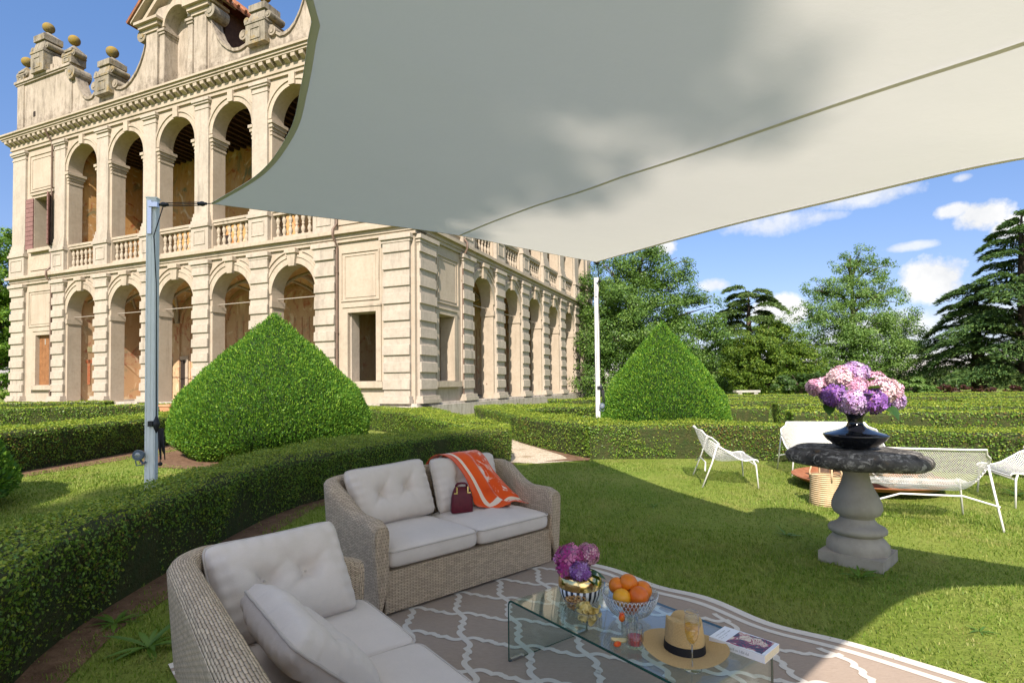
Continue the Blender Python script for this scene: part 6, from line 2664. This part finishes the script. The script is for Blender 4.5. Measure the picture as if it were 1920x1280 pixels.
q.grid(hat_fn, 72, 60)
q.build('straw', strawmat(), hat, True, recalc=False, merge=.0002)
q = MB()
q.grid(lambda u, v: ((.0842 - .0035 * v) * cos(2 * pi * u), (.0842 - .0035 * v) * sin(2 * pi * u) * SY, .006 + .034 * v), 60, 3)
hb = q.build('hat_band', plain('black ribbon', (.010, .010, .012), .6), hat, True, recalc=False)
q = MB()
q.box(-.028, .028, .078, .086, .010, .036)
q.box(-.008, .008, .076, .089, .008, .038)
q.build('bow', plain('black bow ribbon', (.010, .010, .012), .6), hb)

# ---- champagne flute
fp = tt(.975, .135)
flute = thing('champagne_flute', 'champagne flute half full of pale wine in front of the hat', 'glass', fp)
q = MB()
q.lathe([(.034, 0), (.034, .0015), (.012, .005), (.0045, .012), (.0038, .06), (.0042, .084), (.010, .092), (.020, .108), (.0265, .135), (.0275, .165), (.0255, .212), (.0245, .212), (.0265, .165), (.0255, .136), (.019, .110), (.009, .096), (0, .094)], n=32)
q.tube([(.025 * cos(2 * pi * k / 32), .025 * sin(2 * pi * k / 32), .212) for k in range(32)], .0009, 5, m=1, closed=True)
q.tube([(.0335 * cos(2 * pi * k / 32), .0335 * sin(2 * pi * k / 32), .001) for k in range(32)], .0012, 5, m=1, closed=True)
q.tube([(0, 0, .005), (0, 0, .09)], .0028, 8, m=1)
q.build('flute_glass', [M_CLEAR, M_RIM], flute, True)
q = MB()
q.lathe([(0, .0955), (.0085, .097), (.0185, .111), (.025, .137), (.026, .163), (0, .163)], n=32)
t = NT('sparkling wine')
tr = t.node('ShaderNodeBsdfTransparent')
t.set(tr.inputs['Color'], (.93, .80, .42))
gl = t.node('ShaderNodeBsdfGlossy')
gl.inputs['Roughness'].default_value = .05
m_ = t.node('ShaderNodeMixShader')
m_.inputs[0].default_value = .08
t.l.new(tr.outputs[0], m_.inputs[1])
t.l.new(gl.outputs[0], m_.inputs[2])
q.build('wine', t.done(m_.outputs[0]), flute, True)

# ---- paperback
bk_o = tt(1.005, .44)
book = thing('book', 'thick white paperback with a red and black cover picture on the glass table', 'book', bk_o, atan2(TD.y, TD.x) + .10)
BW, BH, BT = .225, .138, .030           # along the spine, across, thick
q = MB()
q.box(-BW / 2, BW / 2, -BH / 2 + .002, BH / 2 - .002, .0015, BT - .0015)
q.build('pages', plain('paper edges', (.72, .64, .47), .9, (.62, .54, .38), 200), book)


def covermat():
    t = NT('book cover')
    o = t.coord()
    sp = t.node('ShaderNodeSeparateXYZ')
    t.l.new(o, sp.inputs[0])
    pic = t.math('MULTIPLY', t.math('GREATER_THAN', sp.outputs[0], -.045), t.math('LESS_THAN', sp.outputs[0], .098))
    n = t.noise(t.map(o, (1, 1, 0)), 14, 2, .4)
    n2 = t.noise(t.map(o, (1, 1, 0), rot=(0, 0, .5), loc=(3, 1, 0)), 11, 3, .5, 2.5)
    col = t.mix(t.rng(n, .50, .53), (.70, .58, .42), (.03, .03, .045))
    band = t.math('LESS_THAN', t.math('ABSOLUTE', t.math('SUBTRACT', t.math('FRACT', t.math('MULTIPLY', n2, 7)), .5)), .17)
    col = t.mix(band, col, (.36, .015, .05))
    edge = t.math('ADD', t.math('MULTIPLY', t.noise(t.map(o, (1, 1, 0)), 20, 2), .03), t.math('ABSOLUTE', sp.outputs[1]))
    pic = t.math('MULTIPLY', pic, t.math('LESS_THAN', edge, .078))
    return t.done(t.bsdf(t.mix(pic, (.80, .80, .82), col), .3, None, 0, .45))


q = MB()
q.box(-BW / 2, BW / 2, -BH / 2, BH / 2, BT - .0015, BT)
cov = q.build('cover', covermat(), book)
q = MB()
q.box(-BW / 2, BW / 2, -BH / 2 - .0012, -BH / 2 + .001, 0, BT)
q.box(-BW / 2, BW / 2, -BH / 2, BH / 2, 0, .0014)
q.build('spine', plain('white card', (.76, .76, .79), .35), book)
M_INK = plain('grey ink', (.22, .22, .24), .6)
q = MB()
rs = random.Random(4)


def glyphs(q, x, y0, y1, h, z, plane='top'):
    """a line of small unreadable letter strokes"""
    y = y0
    while y < y1:
        w = rs.uniform(.0012, .0030)
        if rs.random() < .16:
            y += .003
            continue
        hh = h * rs.choice((.6, .6, 1.0))
        if plane == 'top':
            q.box(x, x + hh, y, y + .0008, z, z + .0002)
            q.box(x, x + .0009, y, y + w, z, z + .0003)
        else:
            q.box(y, y + .0012, -BH / 2 - .0016, -BH / 2 - .0012, x, x + hh)
            q.box(y, y + w, -BH / 2 - .0017, -BH / 2 - .0012, x, x + .001)
        y += w + .0012


glyphs(q, -.095, -.055, .030, .006, BT)
glyphs(q, -.080, -.055, .045, .006, BT)
glyphs(q, -.068, -.055, .005, .004, BT)
glyphs(q, .009, -.035, .05, .010, BT, 'spine')
q.build('lettering', M_INK, cov)
# ------------------------------------------------------------------ stone pedestal table with the hydrangea vase
def lichmat():
    t = NT('lichened dark stone')
    o = t.coord()
    a = t.noise(o, 9, 8, .75)
    b = t.noise(t.map(o, (1, 1, 1.4), loc=(3, 1, 2)), 17, 7, .7, .6)
    c = t.noise(t.map(o, (1, 1, 1), loc=(8, 2, 5)), 5, 6, .6)
    col = t.mix(t.rng(a, .38, .62), (.045, .042, .040), (.12, .112, .10))
    col = t.mix(t.rng(b, .52, .60), col, (.30, .285, .255))
    col = t.mix(t.math('MULTIPLY', t.rng(c, .62, .70), .6), col, (.22, .13, .05))
    return t.done(t.bsdf(col, .95, t.bump(t.math('ADD', a, b), .9, .02), 0, .15))


M_LICH = lichmat()
M_PED = plaster('pedestal stone', (.40, .36, .30), (.33, .295, .24), (.17, .155, .13), .8, bumpk=.35, bd=.012)
PX = gp(1612, 1052)
ped = thing('stone_table', 'round lichen covered stone table on a turned baluster pedestal on the lawn', 'table', (2.665, 4.28, 0), .76)
q = MB()
q.box(-.215, .215, -.215, .215, -.02, .085)
q.build('plinth', M_PED, ped)
q = MB()
q.lathe([(r * .80, z) for r, z in ((.262, .085), (.268, .11), (.262, .145), (.235, .175), (.212, .195), (.205, .21), (.225, .222), (.246, .235), (.250, .255), (.236, .272), (.205, .285), (.172, .300), (.150, .325), (.142, .338),
         (.152, .350), (.195, .372), (.216, .41), (.212, .45), (.190, .50), (.152, .56), (.122, .62), (.110, .67), (.112, .71), (.125, .735), (.16, .742))], n=48)
q.build('baluster_shaft', M_PED, ped, True, sharp=50)
q = MB()
n = 96
prof = [(rr * .885, zz) for rr, zz in ((.0, .742), (.50, .742), (.53, .752), (.548, .775), (.550, .800), (.538, .825), (.515, .838), (.488, .842), (.478, .848), (.470, .862), (.45, .868), (0, .868))]
v, f = [], []
for (r, z) in prof:
    for i in range(n):
        a = 2 * pi * i / n
        k = 1 + (.010 * sin(7 * a + z * 30) + .008 * sin(13 * a) + .006 * sin(29 * a + 2)) * (1 if r > .3 else 0)
        v.append((r * k * cos(a), r * k * sin(a), z + .003 * sin(5 * a + 1) * (r > .3) - .03 * (r * cos(a + .76) * .9)))
for j in range(len(prof) - 1):
    for i in range(n):
        f.append((j * n + i, j * n + (i + 1) % n, (j + 1) * n + (i + 1) % n, (j + 1) * n + i))
q.add(v, f)
q.build('table_top', M_LICH, ped, True, merge=.0005)

M_NAVY = plain('glossy black glaze', (.008, .009, .013), .06, spec=.6)
VP = (2.655, 4.255, .866)
vase = thing('hydrangea_vase', 'wide glossy black vase full of pink and violet hydrangeas on the stone table', 'vase', VP)
q = MB()
q.lathe([(.062, 0), (.085, .006), (.145, .030), (.195, .070), (.218, .100), (.2225, .108), (.2205, .113), (.205, .121), (.155, .136), (.105, .152), (.070, .170), (.056, .188), (.051, .205), (.052, .225), (.060, .250), (.076, .275), (.090, .290), (.086, .290), (.05, .24), (0, .23)], n=56)
q.build('glazed_body', M_NAVY, vase, True, sharp=70)
HD = [(-.105, .0, .545, .098, H_PALE, .036), (.020, .03, .585, .105, H_LILAC, .038), (-.055, .06, .56, .10, H_PINK, .036), (-.285, .02, .475, .075, H_PINK, .036), (-.205, -.06, .420, .092, H_VIOLET, .044),
      (-.095, -.12, .370, .105, H_LILAC, .040), (.045, -.15, .375, .105, H_VIOLET, .040), (-.02, -.06, .465, .10, H_PINK, .036), (.155, -.08, .455, .118, H_PALE, .040), (.245, -.01, .440, .110, H_PINK, .038),
      (.175, .05, .500, .115, H_PINK, .038), (.285, -.02, .370, .085, H_LILAC, .038), (.08, .12, .50, .11, H_LILAC, .038), (-.14, .12, .47, .11, H_PINK, .038)]
for k, (x, y, z, r, mm, pt) in enumerate(HD):
    hydrangea_head(vase, (x, y, z), r * .95, mm, pt, 20 + k)
q = MB()
for b, t, w in (((.02, -.05, .40), (-.035, -.255, .475), .075), ((.06, -.05, .42), (.04, -.245, .54), .10), ((.03, 0, .5), (.16, -.07, .575), .12), ((.05, 0, .5), (.20, -.02, .61), .10), ((-.1, 0, .45), (-.27, -.06, .53), .09),
                ((-.1, 0, .45), (-.20, -.08, .535), .09), ((.1, -.1, .33), (.17, -.20, .30), .09), ((.2, -.05, .36), (.235, -.18, .26), .085), ((-.2, 0, .36), (-.25, -.09, .29), .09), ((.1, 0, .33), (.27, -.12, .31), .07),
                ((-.08, .0, .5), (-.13, -.12, .49), .05), ((0, .1, .5), (-.02, .1, .66), .06)):
    big_leaf(q, b, t, w)
q.build('leaves', M_FLEAF, vase, True, recalc=False)
q = MB()
for k, (x, y, z, r, mm, pt) in enumerate(HD):
    q.tube([(0, 0, .24), (x * .35, y * .35, .30), (x, y, z)], .005, 6)
q.build('flower_stem', M_CORE, vase, True)

# ------------------------------------------------------------------ white wire furniture
M_WHITE = plain('white powder coat', (.70, .69, .66), .4, spec=.4)


def meshmat():
    """perforated steel sheet: staggered round holes cut through it"""
    t = NT('white perforated steel')
    uv = t.coord('UV')
    sp = t.node('ShaderNodeSeparateXYZ')
    t.l.new(uv, sp.inputs[0])
    P_ = .0215
    u = t.math('DIVIDE', sp.outputs[0], P_)
    v = t.math('DIVIDE', sp.outputs[1], P_ * .62)
    row = t.math('FLOOR', v)
    u2 = t.math('ADD', u, t.math('MULTIPLY', t.math('MODULO', row, 2.0), .5))
    fu = t.math('SUBTRACT', t.math('FRACT', u2), .5)
    fv = t.math('MULTIPLY', t.math('SUBTRACT', t.math('FRACT', v), .5), .62)
    d = t.math('SQRT', t.math('ADD', t.math('MULTIPLY', fu, fu), t.math('MULTIPLY', fv, fv)))
    k = t.math('LESS_THAN', d, .31)
    b = t.bsdf((.62, .61, .58), .4, None, 0, .4)
    tr = t.node('ShaderNodeBsdfTransparent')
    m = t.node('ShaderNodeMixShader')
    t.l.new(k, m.inputs[0])
    t.l.new(b, m.inputs[1])
    t.l.new(tr.outputs[0], m.inputs[2])
    return t.done(m.outputs[0])


M_MESH = meshmat()


def mesh_seat(name, label, cat, loc, rz, width, group):
    """low shell seat of perforated sheet on four splayed tube legs; local -y is the front"""
    r = thing(name, label, cat, (*loc, 0), rz, group)
    hw = width / 2
    # profile from front lip over the seat up the back: (y, z, half width factor, rise of the side wings)
    prof = [(-.375, .335, .86, .0), (-.36, .362, .90, .0), (-.30, .368, .94, .005), (-.20, .345, .98, .05), (-.08, .325, 1.0, .12), (.05, .315, 1.0, .19), (.14, .335, 1.0, .22), (.205, .40, 1.0, .20), (.255, .50, .98, .16), (.305, .62, .93, .09), (.345, .72, .86, .03), (.358, .745, .82, .0)]
    NS = 60
    P = spline([(a, b, 0) for a, b, _, _ in prof], NS)
    Wf = np.interp(np.linspace(0, 1, NS + 1), np.linspace(0, 1, len(prof)), [p[2] for p in prof])
    Ri = np.interp(np.linspace(0, 1, NS + 1), np.linspace(0, 1, len(prof)), [p[3] for p in prof])

    def at(u, v):
        i = min(int(round(v * NS)), NS)
        s = 2 * u - 1
        a = abs(s)
        edge = max(0.0, (a * hw - (hw - .26)) / .26) if hw > .26 else a
        bow = edge ** 2
        y, z = P[i][0], P[i][1]
        return (s * hw * Wf[i], y - .06 * bow * (v > .55) * (1 - (v - .55)), z + Ri[i] * bow)
    q = MB()
    nu = int(width / .02)
    S_ = np.concatenate([[0], np.cumsum(np.linalg.norm(np.diff(P, axis=0), axis=1))])
    q.grid(at, nu, NS, uvfn=lambda u, v: (u * width, float(S_[int(round(v * NS))])))
    q.build('shell', M_MESH, r, True, recalc=False)
    q = MB()
    rim = [at(k / nu, 0) for k in range(nu + 1)] + [at(1, k / NS) for k in range(1, NS + 1)] + [at(1 - k / nu, 1) for k in range(1, nu + 1)] + [at(0, 1 - k / NS) for k in range(1, NS)]
    q.tube(rim, .0095, 8, closed=True)
    q.build('rim', M_WHITE, r, True)
    iF, iB = int(NS * .20), int(NS * .56)
    for sx_ in (0, 1):
        sg = -1 if sx_ == 0 else 1
        a = at(sx_, .06)
        foot = (sg * (hw * .98), -.36, 0)
        q = MB()
        q.tube([(a[0] * .97, a[1] + .02, a[2]), (sg * hw * .93, -.34, .30), foot], .0105, 8)
        q.build('leg', M_WHITE, r, True)
        b = at(sx_, .60)
        q = MB()
        q.tube([(b[0] * 1.0, b[1], b[2]), (sg * (hw * 1.02), b[1] + .08, b[2] * .55), (sg * (hw * 1.03), .34, 0)], .0105, 8)
        q.build('leg', M_WHITE, r, True)
    q = MB()
    q.tube([(-hw * .93, -.335, .30), (hw * .93, -.335, .30)], .009, 8)
    q.tube([(-hw * 1.02, .30, .22), (-hw * .5, .26, .30), (hw * .5, .26, .30), (hw * 1.02, .30, .22)], .009, 8)
    q.build('stretcher', M_WHITE, r, True)
    return r


GW = 'white mesh seats around the fire bowl'
mesh_seat('mesh_chair', 'white mesh lounge chair seen from the side, standing alone on the lawn', 'chair', (2.93, 7.69), 1.37, .96, GW)
mesh_seat('mesh_sofa', 'white mesh two seat sofa behind the stone table, facing the camera', 'sofa', (4.80, 8.25), -.22, 1.35, GW)
mesh_seat('mesh_sofa', 'low white mesh seat seen from behind, right of the stone pedestal', 'sofa', (4.06, 5.50), 2.845, 1.02, GW)
mesh_seat('mesh_chair', 'white mesh lounge chair cut off by the right edge of the photo', 'chair', (5.92, 6.26), -1.927, .94, GW)

# ------------------------------------------------------------------ fire bowl, logs, basket
M_RUST = plain('rusty steel', (.22, .075, .03), .7, (.32, .13, .06), 8, .3)
FB = (4.60, 7.15)
fire = thing('fire_bowl', 'wide shallow rusty steel fire bowl filled with split logs', 'fire pit', (*FB, 0))
q = MB()
q.lathe([(rr * 1.2, zz) for rr, zz in ((.12, .03), (.45, .045), (.66, .09), (.72, .135), (.735, .14), (.735, .15), (.715, .15), (.64, .105), (.44, .062), (0, .055))], n=64)
q.build('bowl', M_RUST, fire, True, sharp=50)
q = MB()
q.lathe([(.20, 0), (.20, .04)], n=32)
q.build('foot', M_RUST, fire)
M_LOG = plain('split wood', (.42, .25, .14), .85, (.30, .17, .09), 14, .5, bdist=.01)
M_LOGB = plain('log bark', (.14, .09, .06), .95, (.08, .055, .04), 10, .9, bdist=.02)


def log(label, x, y, z, L, r, yaw, pit, roll, half=True):
    o = thing('log', label, 'log', (FB[0] + x * 1.2, FB[1] + y * 1.2, z), 0, 'split logs in the fire bowl')
    o.rotation_euler = (roll, pit, yaw)
    q_ = MB()
    n_ = 14
    angs = [pi * (i / n_) * (1 if half else 2) for i in range(n_ + (1 if half else 0))]
    k = len(angs)
    v = [(s * L / 2, r * (1 + .06 * sin(5 * a)) * cos(a), r * (1 + .06 * sin(4 * a)) * sin(a)) for s in (-1, 1) for a in angs]
    f = [(i, (i + 1) % k, k + (i + 1) % k, k + i) for i in range(k if not half else k - 1)]
    q_.add(v, f)
    q_.build('bark', M_LOGB, o, True, recalc=True)
    q_ = MB()
    v2 = [(s * (L / 2 + .001), p[1], p[2]) for s in (-1, 1) for p in v[:k]]
    F = [tuple(range(k)), tuple(range(k, 2 * k))]
    if half:
        F.append((0, k - 1, 2 * k - 1, k))
    q_.add(v2, F)
    q_.build('cut_face', M_LOG, o)
    return o


LG = [('upright split log at the rim of the fire bowl', -.52, -.05, .24, .34, .085, .3, 1.45, 1.2), ('dark upright log behind the basket', -.40, .10, .26, .38, .10, .8, 1.35, .4), ('split log lying across the left part of the fire bowl', -.40, -.28, .17, .38, .09, .5, .1, .9),
      ('split log tipped on the left heap in the fire bowl', -.22, -.12, .27, .40, .09, -.4, .2, 2.2), ('pale split log on top of the heap behind the basket handles', -.16, .05, .36, .42, .08, .2, -.15, 1.3), ('log in the middle of the fire bowl, behind the pedestal', -.02, -.3, .18, .40, .09, 1.2, .05, .8),
      ('split log showing its orange cut face, right of the pedestal', .18, -.40, .155, .22, .08, 1.45, .1, -.5), ('second log with an orange cut face at the front of the fire bowl', .36, -.36, .15, .24, .075, 1.25, .05, -.6), ('log lying flat at the right end of the fire bowl', .50, -.20, .15, .34, .07, .9, 0, .4),
      ('big log at the back of the fire bowl', .1, .25, .2, .46, .11, .1, 0, 1.0), ('log resting on the others in the middle of the fire bowl', .14, -.02, .27, .42, .085, .7, .1, 2.6)]
for a in LG:
    log(*a)


def wovenmat():
    t = NT('woven palm basket')
    o = t.coord()
    sp = t.node('ShaderNodeSeparateXYZ')
    t.l.new(o, sp.inputs[0])
    a = t.math('ARCTAN2', sp.outputs[0], sp.outputs[1])
    row = t.math('SINE', t.math('MULTIPLY', sp.outputs[2], 2 * pi / .022))
    tw = t.math('SINE', t.math('ADD', t.math('MULTIPLY', a, 60), t.math('MULTIPLY', sp.outputs[2], 300)))
    h = t.math('ADD', row, t.math('MULTIPLY', tw, .25))
    n = t.noise(o, 20, 5)
    col = t.mix(t.rng(n, .35, .65), (.66, .50, .31), (.56, .40, .23))
    col = t.mix(t.rng(row, -1.0, -.35, .6, 0), col, (.30, .19, .09))
    return t.done(t.bsdf(col, .85, t.bump(h, .7, .006), 0, .2))


bs_ = gp(1560, 948)
bas = thing('basket', 'pale woven palm leaf basket with two handles beside the pedestal', 'basket', (3.53, 6.22, 0), .3)
q = MB()
q.lathe([(.165, .0), (.172, .01), (.166, .10), (.158, .22), (.155, .335), (.148, .335), (.150, .22), (.158, .02), (0, .015)], n=48)
q.build('woven_body', wovenmat(), bas, True, sharp=60)
for sy in (-1, 1):
    q = MB()
    q.tube([(-.07, sy * .150, .28), (-.072, sy * .150, .36), (-.05, sy * .135, .44), (0, sy * .12, .475), (.05, sy * .135, .44), (.072, sy * .150, .36), (.07, sy * .150, .28)], .0085, 8)
    q.build('handle', plain('palm cord', (.62, .47, .29), .85, (.5, .36, .2), 60), bas, True)

# ------------------------------------------------------------------ far furniture of the park
M_GST = plain('grey garden stone', (.42, .40, .36), .9, (.34, .32, .29), 6)
bb = dep(1400, 738, 33)
ben = thing('stone_bench', 'small grey stone bench at the far edge of the maze', 'bench', (bb.x, 33, 0), .1)
q = MB()
q.box(-.75, .75, -.22, .22, .72, .84)
q.build('seat', M_GST, ben)
for sx_ in (-.5, .5):
    q = MB()
    q.box(sx_ - .12, sx_ + .12, -.18, .18, 0, .72)
    q.build('leg', M_GST, ben)
# pink wicker chairs in the loggia and a small stool of terracotta
M_CANE = plain('pale rose cane', (.62, .40, .30), .6)
inv = villa.matrix_world.inverted() if False else None
bpy.context.view_layer.update()
VM = villa.matrix_world


def vl(s, o, z):
    return VM @ Vector((-s, -o, z))


c = vl(13.1, -1.6, .655)
ch = thing('cane_chair', 'rose coloured cane garden chair inside the arcade, half hidden by the yew cone', 'chair', c, -YAW + .5)
q = MB()
for k in range(9):
    x = -.27 + .0675 * k
    q.tube([(x, .28, .42), (x * 1.1, .34, .42 + .50 * sqrt(max(.1, 1 - (x / .34) ** 2)))], .011, 6)
q.tube([(-.30, .34, .5), (-.28, .35, .8), (-.15, .36, .97), (0, .36, 1.02), (.15, .36, .97), (.28, .35, .8), (.30, .34, .5)], .016, 6)
q.build('backrest', M_CANE, ch, True)
q = MB()
q.box(-.28, .28, -.28, .28, .39, .43)
q.build('seat', M_CANE, ch)
for x in (-.26, .26):
    for y in (-.26, .26):
        q = MB()
        q.tube([(x, y, 0), (x * .96, y * .96, .40)], .016, 6)
        q.build('leg', M_CANE, ch, True)
c = vl(14.35, -1.35, .655)
tb = thing('cane_table', 'low rose cane table standing in the third arch of the arcade', 'table', c, -YAW)
q = MB()
q.box(-.55, .45, -.35, .35, .48, .52)
q.build('top', M_CANE, tb)
for x in (-.5, .4):
    for y in (-.3, .3):
        q = MB()
        q.tube([(x, y, 0), (x, y, .48)], .018, 6)
        q.build('leg', M_CANE, tb, True)
c = dep(322, 770, 21.5)
M_TERRA = plain('terracotta', (.55, .27, .15), .85, (.45, .21, .11), 8)
pot = thing('terracotta_planter', 'square pale terracotta planter at the foot of the arcade, left of the yew cone', 'planter', (c.x, c.y + .0, .0), -YAW)
q = MB()
q.add([(-.22, -.22, 0), (.22, -.22, 0), (.22, .22, 0), (-.22, .22, 0), (-.30, -.30, .62), (.30, -.30, .62), (.30, .30, .62), (-.30, .30, .62)], [(3, 2, 1, 0), (0, 1, 5, 4), (1, 2, 6, 5), (2, 3, 7, 6), (3, 0, 4, 7), (4, 5, 6, 7)])
q.box(-.33, .33, -.33, .33, .62, .70)
q.build('pot', M_TERRA, pot)
# red flowering plant in an arch of the sunny side
c = VM @ Vector((-.45, 8.05, .64))
M_REDL = leafmat('red leaves', [(.16, .01, .015), (.28, .02, .03), (.12, .05, .02)], .2, .5, .2)
rp = thing('red_plant', 'dark red leaved plant between two piers of the side arcade', 'plant', c)
P = rng.normal(0, 1, (900, 3)) * np.array([.16, .16, .2]) + np.array([0, 0, .5])
v, f = leaf_quads(P, rng.normal(0, 1, (900, 3)), .09, .05)
npmesh('foliage', v, f, M_REDL, rp)
q = MB()
q.lathe([(.14, 0), (.19, .28), (.21, .30), (.0, .29)], n=20)
q.build('pot', M_TERRA, rp, True, sharp=40)

# ------------------------------------------------------------------ grass
M_BLADE = leafmat('grass blades', [(.085, .155, .02), (.13, .22, .028), (.19, .30, .04), (.31, .35, .10)], .35, .5, .2, (.9, (1.0, .84, .8), 2.3, (.36, .30, .12)))


def in_poly(px, py, poly):
    c = np.zeros(len(px), bool)
    j = len(poly) - 1
    for i in range(len(poly)):
        xi, yi = poly[i]
        xj, yj = poly[j]
        t = ((yi > py) != (yj > py)) & (px < (xj - xi) * (py - yi) / (yj - yi + 1e-12) + xi)
        c ^= t
        j = i
    return c


rug_poly = [tuple((RO + RXD * a + RYD * b).xy) for a, b in ((.03, .03), (RL, .03), (RL, RWD), (.03, RWD))]


def blades(n, x0, x1, y0, y1, keepfn, h0, h1, w):
    # denser towards the camera
    u = rng.random(n)
    y = y0 * (y1 / y0) ** u
    x = x0 + (x1 - x0) * rng.random(n)
    keep = keepfn(x, y)
    x, y = x[keep], y[keep]
    k = len(x)
    pat = .5 + .25 * np.sin(x * 1.9 + 1.3 * np.sin(y * 1.1)) + .25 * np.sin(y * 2.7 + x * 1.3)
    thin = rng.random(k) < .55 + .45 * pat
    x, y, pat = x[thin], y[thin], pat[thin]
    k = len(x)
    h = (h0 + (h1 - h0) * rng.random(k) ** 2) * (.65 + .7 * pat)
    a = rng.random(k) * 2 * pi
    lean = h * (.25 + .8 * rng.random(k))
    la = a + rng.normal(0, .5, k)
    ww = w * (.6 + .8 * rng.random(k)) * (1 + .10 * y)
    dx, dy = np.cos(a + pi / 2) * ww, np.sin(a + pi / 2) * ww
    lx, ly = np.cos(la) * lean, np.sin(la) * lean
    V = np.empty((k, 5, 3))
    V[:, 0] = np.stack([x - dx / 2, y - dy / 2, np.full(k, -.002)], 1)
    V[:, 1] = np.stack([x + dx / 2, y + dy / 2, np.full(k, -.002)], 1)
    V[:, 2] = np.stack([x + lx * .4 + dx * .4, y + ly * .4 + dy * .4, h * .62], 1)
    V[:, 3] = np.stack([x + lx, y + ly, h], 1)
    V[:, 4] = np.stack([x + lx * .4 - dx * .4, y + ly * .4 - dy * .4, h * .62], 1)
    b = (np.arange(k) * 5)[:, None]
    T = np.concatenate([b + np.array([[0, 1, 2]]), b + np.array([[0, 2, 4]]), b + np.array([[4, 2, 3]])], 0)
    return V.reshape(-1, 3), T


def lawn_keep(x, y):
    k = ~in_poly(x, y, rug_poly)
    # the frame of the picture, with a margin
    k &= (np.abs(x) < .98 * y + .6)
    k &= ~((np.abs(x - 2.665) < .2) & (np.abs(y - 4.28) < .2))
    soil = in_poly(x, y, [(-3.5, .5), (-1.95, .5), (-2.15, 2.3), (-2.38, 3.2), (-2.4, 4.6), (-2.4, 6.3), (-1.8, 7.4), (-1.0, 8.7), (.0, 9.5), (-3, 9.5)])
    k &= ~(soil & (rng.random(len(x)) < .93))
    k &= y < 9.9 + .0 * x
    k &= ~((x > -.3) & (x < 1.25) & (y > 9.55 + .12 * np.sin(x * 9)))
    hed = in_poly(x, y, [(1.2, 9.98), (3.65, 9.95), (5.0, 9.25), (6.1, 8.5), (7.3, 7.55), (9.2, 5.9), (12, 8), (8, 12), (1, 12)])
    return k & ~hed


def lawn_keep2(x, y):
    k = ~in_poly(x, y, [(-7.9, 7), (-7.85, 9), (-7.75, 11), (-7.8, 13.2), (-7.9, 16), (-12, 16), (-12, 7)])
    k &= (x < -3.1) & ((x + 5.06) ** 2 + (y - 11.6) ** 2 > 2.1 ** 2)
    return k


v1, t1 = blades(420000, -3.0, 9.0, 1.7, 10.0, lawn_keep, .008, .034, .0042)
v2, t2 = blades(90000, -8.2, -3.0, 4.5, 14.0, lawn_keep2, .010, .038, .006)
v3, t3 = blades(14000, 6.9, 9.2, 12.0, 22.0, lambda x, y: (y > 13.6) & (x < 8.6), .02, .06, .012)
v = np.concatenate([v1, v2, v3])
t_ = np.concatenate([t1, t2 + len(v1), t3 + len(v1) + len(v2)])
g_ = npmesh('grass', v, t_, M_BLADE)
tag(g_, 'short mown grass with longer tufts', 'grass', kind='stuff')

# broad leaved weeds
M_WEED = leafmat('weed leaves', [(.06, .14, .018), (.10, .20, .025), (.16, .27, .04)], .3, .45, .3)


def weed(label, x, y, n_, L, seed, up=.6):
    w = thing('weed', label, 'weed', (x, y, 0), 0, 'broad leaved weeds in the grass')
    rs_ = random.Random(seed)
    q_ = MB()
    for k in range(n_):
        a = k * 2.4 + rs_.uniform(-.3, .3)
        l = L * rs_.uniform(.6, 1.1)
        z = l * rs_.uniform(.15, up)
        big_leaf(q_, (0, 0, .005), (l * cos(a), l * sin(a), z), l * rs_.uniform(.14, .22))
    q_.build('leaves', M_WEED, w, True, recalc=False)


p = gp(278, 1215)
weed('long leaved weed on bare soil, left of the closest wicker sofa', p.x, p.y, 15, .21, 1)
p = gp(215, 1170)
weed('small leafy weed on the bare soil at the foot of the shaded hedge', p.x, p.y, 12, .15, 2)
p = gp(1612, 1085)
weed('upright weed in front of the pedestal plinth', p.x, p.y, 9, .16, 3, .95)
p = gp(1838, 1185)
weed('low broad leaved weed in the sunny grass at the right', p.x, p.y, 9, .085, 4, .5)
p = gp(1905, 930)
weed('dark weed tuft beside the right mesh chair', p.x, p.y, 12, .16, 6, .8)
p = gp(1225, 950)
weed('tall grass tuft weed in the shaded middle of the lawn', p.x, p.y, 9, .12, 7, 1.2)
p = gp(1475, 1005)
weed('thin tuft of longer blades in the shaded lawn before the pedestal', p.x, p.y, 9, .13, 8, 1.2)
